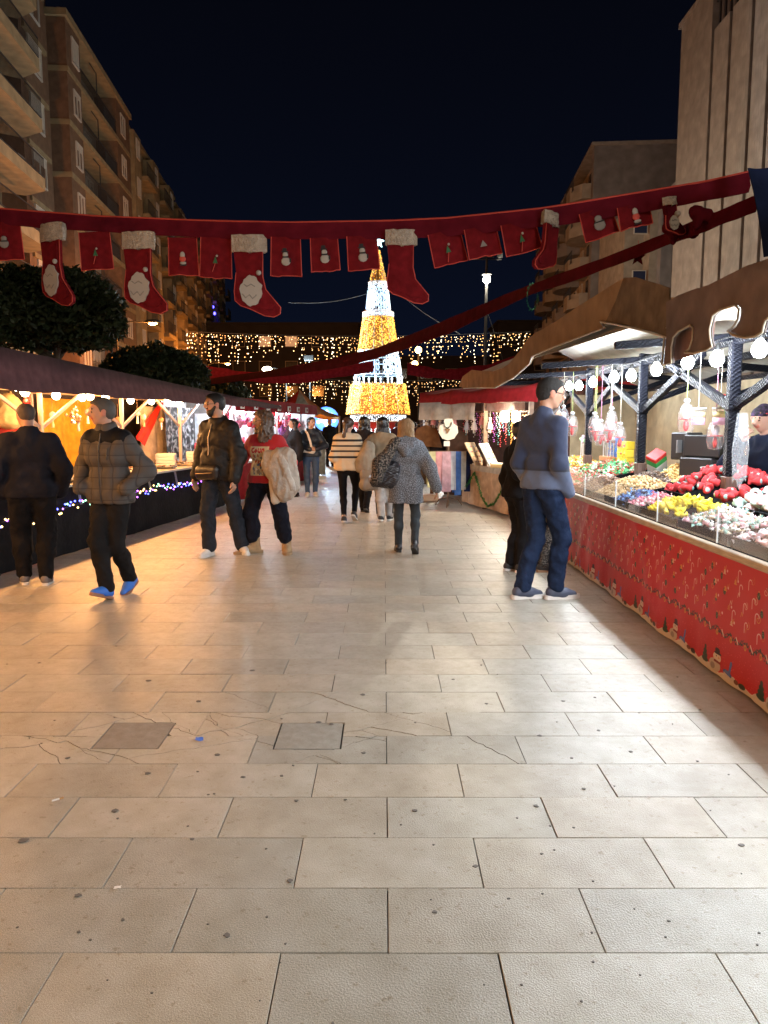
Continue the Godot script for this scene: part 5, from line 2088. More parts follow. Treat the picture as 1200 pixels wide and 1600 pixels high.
	for q in neck:
		hem.append(on_slant(q[0], q[1]) - o + Vector3(-0.012, 0, 0))
	var sb := Basis(Vector3(-0.0658, 0, -1), Vector3.UP, Vector3(-1, 0, 0.0658))
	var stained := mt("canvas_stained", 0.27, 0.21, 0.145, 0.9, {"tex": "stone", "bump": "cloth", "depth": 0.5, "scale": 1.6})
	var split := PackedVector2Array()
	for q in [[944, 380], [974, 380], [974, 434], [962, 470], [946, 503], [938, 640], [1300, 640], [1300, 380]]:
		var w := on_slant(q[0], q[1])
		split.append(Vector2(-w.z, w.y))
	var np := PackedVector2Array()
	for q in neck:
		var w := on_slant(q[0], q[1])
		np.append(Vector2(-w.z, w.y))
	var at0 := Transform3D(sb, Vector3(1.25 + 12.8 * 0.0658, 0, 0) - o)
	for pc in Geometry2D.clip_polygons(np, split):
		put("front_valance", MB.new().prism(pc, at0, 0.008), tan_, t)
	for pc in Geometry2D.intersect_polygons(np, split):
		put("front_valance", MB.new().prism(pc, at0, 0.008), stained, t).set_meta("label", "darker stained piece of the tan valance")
	put("valance_piping", MB.new().tube(hem.slice(1, 17), 0.008, 5), mt("piping_white", 0.7, 0.68, 0.62, 0.8), t)
	# nearer canopy with a cut-out valance
	var outline := [[1041, 472], [1041, 527], [1037, 571], [1052, 567], [1052, 543], [1055, 527], [1063, 518], [1082, 508], [1086, 513], [1085, 530], [1080, 545], [1073, 551], [1087, 552], [1107, 547], [1116, 541], [1113, 530], [1112, 515], [1117, 493], [1127, 485], [1153, 477], [1158, 483], [1156, 500], [1150, 510], [1140, 517], [1150, 524], [1167, 528], [1183, 526], [1195, 519], [1197, 510], [1200, 500], [1230, 480], [1270, 462], [1285, 470], [1300, 380], [1200, 404], [1167, 415], [1137, 430], [1107, 445], [1087, 451], [1060, 461]]
	var poly := PackedVector2Array()
	var pts := []
	for q in outline:
		var w := on_x(q[0], q[1], 1.75) - o
		poly.append(Vector2(w.z, w.y))
		pts.append(Vector3(w.x - 0.012, w.y, w.z))
	var vm := MB.new().prism(poly, Transform3D(Basis(Vector3(0, 0, 1), Vector3(0, 1, 0), Vector3(-1, 0, 0)), Vector3(1.75 - 2.0, 0, 0)), 0.008)
	put("valance", vm, mauve, t)
	put("valance_piping", MB.new().tube(pts.slice(1, 31), 0.0065, 5), mt("piping_tan", 0.5, 0.44, 0.33, 0.8), t)
	var inner := PackedVector2Array()
	for q in [[1046, 490], [1044, 566], [1060, 562], [1112, 545], [1116, 500]]:
		var w := on_x(q[0], q[1], 1.8) - o
		inner.append(Vector2(w.z, w.y))
	put("inner_valance", MB.new().prism(inner, Transform3D(Basis(Vector3(0, 0, 1), Vector3(0, 1, 0), Vector3(-1, 0, 0)), Vector3(1.8 - 2.0, 0, 0)), 0.006), mt("canvas_russet", 0.3, 0.16, 0.12, 0.9, {"tex": "mott", "scale": 1.5}), t)
	var rc := []
	for i in 11:
		var f := i / 10.0
		var d := lerpf(4.9, 2.6, f)
		var yt := lerpf(2.13, 2.38, f)
		var r := []
		for j in 6:
			var v := j / 5.0
			r.append(L.call(1.76 + 2.3 * v, yt - 0.02 + 0.5 * v - 0.06 * sin(v * PI), d))
		rc.append(r)
	put("near_canopy", MB.new().sheet(rc, 0.004), mauve, t)
	for r in rc:
		for j in r.size():
			r[j] -= Vector3(0, 0.014, 0)
	put("canopy_lining", MB.new().sheet(rc, 0.004), cream, t)
	# back and end cloths
	put("back_cloth", drape(L.call(4.0, 0, 2.4), L.call(4.0, 0, 12.4), 1.98, 0.3, Vector3.RIGHT, 0.04, 70, 0.004), beige, t)
	put("end_cloth", drape(L.call(2.95, 0, 12.25), L.call(3.98, 0, 12.25), 1.95, 0.7, Vector3.BACK, 0.05, 20, 0.004), beige, t)
	# navy banner and mast at the near end
	var mast := thing("navy_banner", "dark navy banner on a mast at the right edge above the candy stall", "banner", P(2.12, 0, 4.05))
	put("mast", MB.new().tube([Vector3(0.07, 0, 0), Vector3(0.07, 3.1, 0)], 0.035, 8), mt("post_wood", 0.13, 0.065, 0.045, 0.6), mast)
	var bn := []
	for i in 7:
		var f := i / 6.0
		var a := at_far(lerpf(1167, 1260, f), lerpf(264, 252, f), 4.05)
		var b := at_far(lerpf(1193, 1262, f), 402, 4.05)
		var r := []
		for j in 6:
			r.append(b.lerp(a, j / 5.0) + Vector3(0, 0, 0.03 * sin(f * 7.0 + j * 0.5)) - mast.position)
		bn.append(r)
	put("banner_cloth", MB.new().sheet(bn, 0.006), cloth("navy_cloth", 0.012, 0.018, 0.05), mast)
	# bulbs
	var glow := mt("bulb_white_glow", 0.9, 0.96, 1.0, 0.4, {"glow": 14.0})
	var bd := [11.1, 10.5, 9.97, 9.3, 8.46, 7.87, 7.15, 6.42, 5.86, 5.2, 4.4, 3.5, 2.6, 1.6, 0.5, -0.6, -1.7, -2.8]
	for i in bd.size():
		bulb("white lit bulb under the candy stall beam, %s from the far end" % ordinal(i), P(2.5, 2.0 + 0.012 * sin(i * 2.1), bd[i]), Color(0.92, 0.96, 1.0), glow, 0.58 if bd[i] > 5.0 else 1.05, "white bulbs of the candy stall", 0.054)
	var cab := []
	for i in 60:
		var d := lerpf(12.2, 2.6, i / 59.0)
		cab.append(L.call(2.5 + 0.01 * sin(i * 1.3), 2.125 - 0.02 * absf(sin(d * 2.2)), d))
	put("lamp_cable", MB.new().tube(cab, 0.006, 4), wrap, t)
	candies()


func candies() -> void:
	var gloss := mt("candy_gloss", 1, 1, 1, 0.35, {"vc": true, "spec": 0.5})
	var matte := mt("candy_matte", 1, 1, 1, 0.7, {"vc": true})
	var nut := MB.new()
	nut.ball(Vector3.ZERO, Vector3(1, 0.62, 0.66), 4, 6)
	var nutm := nut.mesh()
	var wr := MB.new() # a wrapped sweet: body and two twisted ends
	wr.ball(Vector3.ZERO, Vector3(0.8, 0.5, 0.55), 4, 6)
	wr.tri(Vector3(0.7, 0, 0), Vector3(1.5, 0.3, 0.45), Vector3(1.5, -0.1, -0.45))
	wr.tri(Vector3(-0.7, 0, 0), Vector3(-1.5, 0.3, -0.45), Vector3(-1.5, -0.1, 0.45))
	var wrm := wr.mesh()
	var c := func(r: float, g: float, b: float) -> Color: return Color(r, g, b)
	var sets := [
		["wrapped_candies", "white and pink twisted sweets at the near front of the candy counter", 2.08, 2.42, 4.62, 5.38, 150, 0.05, 0.026, wrm, gloss, [c.call(0.75, 0.7, 0.7), c.call(0.7, 0.4, 0.45), c.call(0.7, 0.72, 0.68), c.call(0.25, 0.45, 0.4), c.call(0.6, 0.5, 0.35)]],
		["wrapped_candies", "clear bagged white sweets at the nearest corner of the candy counter", 2.08, 2.5, 3.6, 4.55, 150, 0.05, 0.03, wrm, gloss, [c.call(0.7, 0.72, 0.75), c.call(0.6, 0.62, 0.7), c.call(0.75, 0.5, 0.5)]],
		["wrapped_candies", "pink wrapped sweets between the bananas and the blue sweets", 2.08, 2.42, 6.22, 6.58, 70, 0.03, 0.024, wrm, gloss, [c.call(0.75, 0.3, 0.38), c.call(0.7, 0.15, 0.22), c.call(0.75, 0.6, 0.6)]],
		["wrapped_candies", "blue wrapped sweets in front of the tan nuts", 2.08, 2.42, 6.62, 6.96, 80, 0.03, 0.024, wrm, gloss, [c.call(0.08, 0.25, 0.65), c.call(0.05, 0.12, 0.4), c.call(0.3, 0.5, 0.75), c.call(0.03, 0.03, 0.06)]],
		["nut_pile", "pale tan roasted nuts heaped mid counter", 2.08, 2.66, 6.98, 7.66, 700, 0.07, 0.016, nutm, matte, [c.call(0.55, 0.36, 0.16), c.call(0.62, 0.44, 0.22), c.call(0.45, 0.27, 0.11), c.call(0.68, 0.52, 0.3)]],
		["nut_pile", "brown caramelised nuts beyond the tan nuts", 2.08, 2.5, 7.7, 8.36, 520, 0.05, 0.016, nutm, gloss, [c.call(0.2, 0.1, 0.05), c.call(0.28, 0.15, 0.08), c.call(0.14, 0.07, 0.04)]],
		["nut_pile", "dark chocolate almonds behind the tan nuts", 2.5, 2.84, 7.2, 8.1, 520, 0.05, 0.016, nutm, gloss, [c.call(0.08, 0.045, 0.03), c.call(0.13, 0.075, 0.045), c.call(0.06, 0.04, 0.035), c.call(0.2, 0.15, 0.12)]],
		["nut_pile", "golden cashews heaped at the back near the black boxes", 2.7, 3.02, 7.15, 7.75, 380, 0.08, 0.018, nutm, matte, [c.call(0.65, 0.42, 0.15), c.call(0.7, 0.5, 0.22), c.call(0.58, 0.34, 0.1)]],
		["wrapped_candies", "red, white and green mixed sweets by the blue sweater man", 2.08, 2.5, 8.42, 9.3, 260, 0.05, 0.026, wrm, gloss, [c.call(0.6, 0.05, 0.05), c.call(0.7, 0.7, 0.66), c.call(0.06, 0.35, 0.12), c.call(0.4, 0.04, 0.03), c.call(0.2, 0.08, 0.04)]],
		["wrapped_candies", "green wrapped sweets behind the mixed sweets", 2.45, 2.95, 8.5, 9.9, 300, 0.06, 0.028, wrm, gloss, [c.call(0.06, 0.4, 0.13), c.call(0.15, 0.55, 0.25), c.call(0.7, 0.75, 0.6), c.call(0.5, 0.08, 0.05)]],
		["wrapped_candies", "yellow and orange sweets at the far end of the candy counter", 2.08, 2.9, 10.0, 11.5, 420, 0.06, 0.028, wrm, gloss, [c.call(0.75, 0.4, 0.05), c.call(0.75, 0.6, 0.1), c.call(0.7, 0.2, 0.05), c.call(0.7, 0.7, 0.6), c.call(0.2, 0.4, 0.1)]],
		["wrapped_candies", "loose mixed sweets along the counter left of the far post", 2.08, 2.45, 9.35, 9.98, 160, 0.04, 0.026, wrm, gloss, [c.call(0.7, 0.65, 0.6), c.call(0.6, 0.4, 0.2), c.call(0.5, 0.1, 0.08)]]]
	for s in sets:
		tray("black tray of " + s[1], s[2], s[3], s[4], s[5])
		pile(s[0], s[1], s[9], s[10], s[11], s[2], s[3], s[4], s[5], s[6], s[7], s[8])
	# marshmallow strawberries, one by one
	tray("black tray under the heaped red marshmallow strawberries", 2.5, 3.08, 5.62, 6.95)
	var red := mt("marshmallow_red", 0.5, 0.03, 0.035, 0.85, {"sss": 0.1})
	var teal := mt("marshmallow_teal", 0.28, 0.46, 0.44, 0.7)
	var berry := thing("strawberry_marshmallow", "red marshmallow strawberry in the heap on the candy counter", "candy", cs(2.6, 5.8, 0.1), 0.0, "marshmallow strawberries heaped behind the yellow bananas")
	put("berry", MB.new().lathe([Vector2(0, -0.075), Vector2(0.016, -0.066), Vector2(0.038, -0.02), Vector2(0.05, 0.018), Vector2(0.04, 0.04), Vector2(0.028, 0.046), Vector2(0.0, 0.047)], 10), red, berry)
	put("crown", MB.new().lathe([Vector2(0.03, 0.04), Vector2(0.026, 0.05), Vector2(0.012, 0.056), Vector2(0, 0.056)], 9), teal, berry)
	for i in 140:
		var b := berry if i == 0 else dup(berry, "strawberry_marshmallow", berry.get_meta("label"), Vector3.ZERO)
		var u := rng.randf_range(0.06, 0.94)
		var v := rng.randf_range(0.05, 0.95)
		var h := 0.17 * (1.0 - pow(absf(u * 2 - 1), 2.0)) * (1.0 - pow(absf(v * 2 - 1), 2.0))
		b.scale = Vector3.ONE * 0.66
		b.position = cs(lerpf(2.5, 3.08, u), lerpf(5.62, 6.95, v), h + rng.randf_range(0.0, 0.03))
		b.rotation = Vector3(rng.randf_range(-1.9, 1.9) + (PI if rng.randf() < 0.5 else 0.0), rng.randf() * TAU, rng.randf_range(-1.2, 1.2))
	# foam bananas
	tray("black tray under the yellow foam bananas", 2.08, 2.48, 5.42, 6.18)
	var yel := mt("foam_yellow", 0.75, 0.62, 0.035, 0.55)
	var bp := []
	for k in 7:
		var a := lerpf(-0.9, 0.9, k / 6.0)
		bp.append(Vector3(sin(a) * 0.075, (1 - cos(a)) * 0.075, 0))
	var bm := MB.new().tube(bp, [0.006, 0.014, 0.018, 0.019, 0.018, 0.013, 0.005], 7).mesh()
	for i in 84:
		var b := put("foam_banana", bm, yel)
		tag(b, "yellow foam banana in the heap at the front of the candy counter", "candy", "yellow foam bananas heaped at the counter front")
		var u := rng.randf_range(0.08, 0.92)
		var v := rng.randf_range(0.06, 0.94)
		var h := 0.1 * (1.0 - pow(absf(u * 2 - 1), 2.0)) * (1.0 - pow(absf(v * 2 - 1), 2.0))
		b.position = cs(lerpf(2.08, 2.48, u), lerpf(5.42, 6.18, v), h * rng.randf_range(0.5, 1.0) - 0.005)
		b.rotation = Vector3(rng.randf_range(-0.5, 0.5), rng.randfn() * 0.7 + 0.9, rng.randf_range(-0.25, 0.25))
	# swirled meringues
	tray("black tray under the swirled white meringues", 2.5, 3.05, 4.95, 5.58)
	var mer := MB.new().lathe([Vector2(0.0, -0.02), Vector2(0.05, -0.018), Vector2(0.056, 0.0), Vector2(0.042, 0.014), Vector2(0.046, 0.022), Vector2(0.03, 0.036), Vector2(0.03, 0.044), Vector2(0.0, 0.062)], 10).mesh()
	for i in 34:
		var b := put("meringue", mer, [mt("meringue_white", 0.72, 0.7, 0.68, 0.7), mt("meringue_pink", 0.72, 0.5, 0.52, 0.7), mt("meringue_mint", 0.5, 0.7, 0.64, 0.7)][i % 3])
		tag(b, ["white", "pink", "mint"][i % 3] + " swirled meringue behind the twisted sweets", "candy", "meringues behind the twisted sweets")
		b.position = cs(rng.randf_range(2.55, 3.0), rng.randf_range(5.0, 5.53), rng.randf_range(0.0, 0.07))
		b.rotation = Vector3(rng.randf_range(-0.6, 0.6), rng.randf() * TAU, rng.randf_range(-0.6, 0.6))
	# liquorice ropes and sour belts
	tray("black tray under the red liquorice ropes", 2.44, 2.95, 4.3, 4.92)
	for i in 26:
		var a := Vector3(rng.randf_range(2.46, 2.6), 0, rng.randf_range(4.34, 4.88))
		var pts := []
		for k in 6:
			var f := k / 5.0
			pts.append(cs(a.x + 0.34 * f, a.z + 0.05 * sin(f * 3 + i), 0.01 + 0.09 * sin(f * PI) * rng.randf_range(0.6, 1.0)))
		var b := put("liquorice_rope", MB.new().tube(pts, 0.0085, 6), [mt("liquorice_red", 0.5, 0.02, 0.03, 0.3), mt("liquorice_pink", 0.7, 0.12, 0.16, 0.4), mt("liquorice_white", 0.7, 0.62, 0.62, 0.5)][i % 3])
		tag(b, ["dark red", "pink", "white"][i % 3] + " liquorice rope in the bundle at the right edge", "candy", "liquorice ropes at the right edge")
	tray("black tray under the pastel sour belts at the back", 3.08, 3.5, 5.5, 7.05)
	for i in 26:
		var z0 := rng.randf_range(5.55, 6.95)
		var r := []
		for k in 7:
			var f := k / 6.0
			var p := cs(3.1 + 0.36 * f, z0 - 0.1 * f, 0.02 + 0.07 * sin(f * PI) + i * 0.0011)
			r.append([p + Vector3(0, 0, 0.02), p - Vector3(0, 0, 0.02)])
		var b := put("sour_belt", MB.new().sheet(r, 0.004), [mt("belt_pink", 0.75, 0.25, 0.32, 0.6), mt("belt_lilac", 0.55, 0.42, 0.62, 0.6), mt("belt_peach", 0.75, 0.45, 0.4, 0.6), mt("belt_green", 0.4, 0.62, 0.4, 0.6)][i % 4])
		tag(b, ["pink", "lilac", "peach", "pale green"][i % 4] + " sour belt draped at the back below the vendor", "candy", "sour belts below the vendor")
	# things that stand at the back of the counter
	var blk := mt("box_black", 0.018, 0.018, 0.02, 0.45)
	var bx := thing("black_cabinet", "stack of black boxes like a till and speaker behind the nuts", "box", cs(2.98, 7.15))
	put("lower_box", MB.new().box(Vector3(0, 0.1, 0.0), Vector3(0.26, 0.2, 0.36), Basis(Vector3.UP, 0.5), 0.01), blk, bx)
	put("upper_box", MB.new().box(Vector3(0.04, 0.31, 0.02), Vector3(0.26, 0.2, 0.4), Basis(Vector3.UP, 0.5), 0.01), blk, bx)
	var rd := put("till", MB.new().box(Vector3(-0.07, 0.3, -0.26), Vector3(0.22, 0.26, 0.2), Basis(Vector3.UP, 0.5), 0.012), blk, bx)
	put("slot", MB.new().box(Vector3(-0.165, 0.3, -0.17), Vector3(0.1, 0.12, 0.012), Basis(Vector3.UP, 0.5)), mt("slot_gray", 0.2, 0.2, 0.2, 0.4), rd)
	var pr := thing("gift_box", "green, red and white striped gift box leaning on the nuts", "box", cs(2.84, 7.95, 0.02))
	pr.rotation = Vector3(0.35, 0.6, 0.6)
	var cw := [mt("gift_white", 0.68, 0.72, 0.74, 0.5), mt("gift_green", 0.04, 0.4, 0.1, 0.5), mt("gift_red", 0.6, 0.03, 0.03, 0.5), mt("gift_teal", 0.35, 0.6, 0.62, 0.5)]
	for q in [[0.05, 0.08, 3], [0.13, 0.08, 0], [0.2, 0.06, 1], [0.255, 0.05, 2]]:
		put("wrap_band", MB.new().box(Vector3(0, q[0], 0), Vector3(0.16, q[1] - 0.002, 0.13), Basis(), 0.006), cw[q[2]], pr)
	var tub := thing("clear_tub", "clear empty plastic tub between the black boxes and strawberries", "tub", cs(2.9, 6.78))
	put("wall", MB.new().lathe([Vector2(0.085, 0.0), Vector2(0.095, 0.13), Vector2(0.1, 0.14)], 16), mt("clear_plastic", 0.9, 0.93, 0.95, 0.05, {"alpha": 0.08}), tub)
	put("rim", MB.new().lathe([Vector2(0.1, 0.138), Vector2(0.104, 0.146), Vector2(0.098, 0.15), Vector2(0.095, 0.142)], 16), mt("rim_plastic", 0.6, 0.64, 0.66, 0.3), tub)
	for q in [[2.98, 9.5, "yellow candy boxes stacked behind the third post", mt("box_yellow", 0.7, 0.5, 0.03, 0.5), 0.34], [3.12, 10.4, "blue and yellow candy box stack behind the lollipops", mt("box_blue", 0.06, 0.2, 0.6, 0.5), 0.3]]:
		var t := thing("candy_boxes", q[2], "candy boxes", cs(q[0], q[1]))
		for k in 3:
			for j in 3:
				put("box", MB.new().box(Vector3(0, 0.05 + k * 0.1, (j - 1) * 0.125), Vector3(0.1, 0.096, 0.12), Basis(Vector3.UP, 0.1 * sin(k * 3 + j)), 0.004), q[3], t)
				put("seal", MB.new().octa(Vector3(-0.052, 0.05 + k * 0.1, (j - 1) * 0.125), 0.022), [mt("seal_red", 0.6, 0.06, 0.03, 0.5), mt("seal_yellow", 0.75, 0.6, 0.05, 0.5)][(k + j) % 2], t)
	var stick := mt("stick_white", 0.7, 0.68, 0.65, 0.6)
	for k in 2:
		var t := thing("lollipop_stand", ["rack of green and lilac lollipops at the far end of the counter", "rack of red and white lollipops beside the blue boxes"][k], "lollipops", cs(2.92 + 0.12 * k, 11.2 - k * 0.75))
		put("stand", MB.new().box(Vector3(0, 0.03, 0), Vector3(0.1, 0.06, 0.5), Basis(), 0.005), mt("stand_orange", 0.45, 0.18, 0.05, 0.6), t)
		for i in 12:
			var p := Vector3(0.02 * sin(i * 2.0), 0.06, -0.23 + i * 0.042)
			var lp := put("lollipop", MB.new().ball(p + Vector3(0, 0.24 + 0.03 * sin(i * 1.7), 0), Vector3(0.022, 0.034, 0.034), 5, 8), [[mt("lolly_green", 0.25, 0.6, 0.25, 0.3), mt("lolly_lilac", 0.6, 0.45, 0.65, 0.3)], [mt("lolly_red", 0.65, 0.06, 0.1, 0.3), mt("lolly_white", 0.7, 0.66, 0.66, 0.3)]][k][i % 2], t)
			put("stick", MB.new().tube([p, p + Vector3(0, 0.22, 0)], 0.004, 4), stick, lp)
	# candy dummies hanging in clear bags
	var spots := [[2.54, 1.54, 6.5, 2.12, "nearest hanging bag with a red candy dummy, left of the cotton candy tubs"], [2.79, 1.40, 6.5, 2.12, "low hanging bag with a red candy dummy on a pink string, right of the tubs"], [2.085, 1.55, 9.0, 2.1, "hanging bag with a red candy dummy nearest the blue sweater man"], [2.19, 1.47, 9.0, 2.1, "lower hanging bag with a red candy dummy second from the blue sweater man"], [2.5, 1.515, 8.5, 2.12, "hanging bag with a red candy dummy above the yellow boxes"], [2.6, 1.35, 8.5, 2.12, "lowest hanging bag with a red candy dummy beside the third post"], [2.26, 1.42, 8.25, 2.12, "left bag in the cluster of hanging candy dummies"], [2.33, 1.38, 8.3, 2.12, "middle bag in the cluster of hanging candy dummies"], [2.4, 1.43, 8.2, 2.12, "right bag in the cluster of hanging candy dummies"], [2.3, 1.46, 8.45, 2.12, "back bag in the cluster of hanging candy dummies"]]
	var bagm := mt("clear_bag", 0.92, 0.95, 1.0, 0.08, {"alpha": 0.09})
	var dred := mt("dummy_red", 0.62, 0.02, 0.02, 0.3)
	for i in spots.size():
		var q: Array = spots[i]
		var t := thing("hanging_candy_dummy", q[4], "candy", P(q[0], q[1], q[2]), i * 0.7, "candy dummies hanging in bags over the counter")
		put("string", MB.new().tube([Vector3(0, 0.16, 0), Vector3(0, q[3] - q[1], 0)], 0.004, 5), [mt("string_lime", 0.3, 0.36, 0.12, 0.7), mt("string_pink", 0.4, 0.17, 0.26, 0.7), mt("string_ivory", 0.35, 0.32, 0.26, 0.7)][i % 3], t)
		put("knot", MB.new().ball(Vector3(0, 0.15, 0), Vector3(0.03, 0.02, 0.025), 5, 8), mt("bag_white", 0.45, 0.47, 0.5, 0.5), t)
		put("bag", MB.new().lathe([Vector2(0.012, 0.14), Vector2(0.05, 0.1), Vector2(0.068, 0.03), Vector2(0.07, -0.04), Vector2(0.055, -0.11), Vector2(0.0, -0.12)], 12), bagm, t)
		put("teat", MB.new().lathe([Vector2(0.0, 0.09), Vector2(0.03, 0.075), Vector2(0.032, 0.04), Vector2(0.022, 0.005)], 10), mt("teat_pale", 0.35, 0.37, 0.4, 0.4), t)
		put("shield", MB.new().lathe([Vector2(0.0, 0.006), Vector2(0.058, 0.004), Vector2(0.06, -0.006), Vector2(0.0, -0.008)], 12), dred, t)
		put("handle", MB.new().ball(Vector3(0, -0.055, 0), Vector3(0.026, 0.05, 0.018), 6, 8), dred, t)
	for k in 2:
		var t := thing("cotton_candy_tub", ["clear tub of yellow and pink cotton candy, left of the two", "clear tub of yellow and pink cotton candy under the rose, right of the two"][k], "candy tub", P(2.66 + 0.14 * k, 1.56, 6.55 - 0.1 * k))
		put("pink_layer", MB.new().lathe([Vector2(0, -0.07), Vector2(0.054, -0.07), Vector2(0.056, -0.01), Vector2(0.0, -0.01)], 14), mt("floss_pink", 0.68, 0.36, 0.5, 0.9), t)
		put("yellow_layer", MB.new().lathe([Vector2(0, -0.008), Vector2(0.055, -0.008), Vector2(0.055, 0.035), Vector2(0.0, 0.045)], 14), mt("floss_yellow", 0.68, 0.58, 0.25, 0.9), t)
		put("tub", MB.new().lathe([Vector2(0.058, -0.075), Vector2(0.061, 0.07)], 16), mt("clear_plastic", 0.9, 0.93, 0.95, 0.05, {"alpha": 0.08}), t)
		put("lid", MB.new().lathe([Vector2(0.0, 0.075), Vector2(0.064, 0.074), Vector2(0.064, 0.062), Vector2(0.059, 0.06)], 16), mt("rim_plastic", 0.6, 0.64, 0.66, 0.3), t)
		put("string", MB.new().tube([Vector3(0, 0.07, 0), Vector3(0, 0.55, 0)], 0.003, 4), mt("string_ivory", 0.35, 0.32, 0.26, 0.7), t)
	var rose := thing("candy_rose", "red candy rose with a green leaf beside the second post", "candy", P(2.76, 1.69, 6.3))
	for i in 7:
		var a := i * 2.4
		put("petal", MB.new().ball(Vector3(cos(a) * 0.004 * i, 0.004 * (7 - i), sin(a) * 0.004 * i), Vector3(0.022 + 0.002 * i, 0.022, 0.012 + 0.003 * i), 4, 7), dred, rose)
	put("stem", MB.new().tube([Vector3(0, -0.01, 0), Vector3(0.02, -0.12, 0)], 0.005, 5).ball(Vector3(0.03, -0.07, 0), Vector3(0.03, 0.012, 0.02), 4, 6), mt("stem_green", 0.06, 0.4, 0.12, 0.5), rose)
	var sh := []
	for i in 9:
		var f := i / 8.0
		sh.append([P(2.6 + 0.1 * f, 1.05 + 0.04 * sin(f * 9), 5.72), P(2.59 + 0.12 * f, 1.3 + 0.02 * wob(f * 8), 5.73 + 0.03 * wob(f * 9, 2)), P(2.62 + 0.08 * f, 1.58, 5.74)])
	tag(put("plastic_bag", MB.new().sheet(sh, 0.002), mt("clear_bag", 0.92, 0.95, 1.0, 0.08, {"alpha": 0.09})), "clear plastic bag hanging on the second post beside the vendor", "plastic bag")
	var sn := thing("snowman_lolly", "small white snowman sweet with a red cap in front of the vendor", "candy", cs(2.98, 5.75, 0.14))
	put("body", MB.new().ball(Vector3.ZERO, Vector3(0.035, 0.035, 0.03), 6, 8).ball(Vector3(0, 0.048, 0), Vector3(0.025, 0.025, 0.022), 6, 8), mt("bag_white", 0.45, 0.47, 0.5, 0.5), sn)
	put("cap", MB.new().lathe([Vector2(0.026, 0.06), Vector2(0.018, 0.09), Vector2(0, 0.105)], 8), dred, sn)


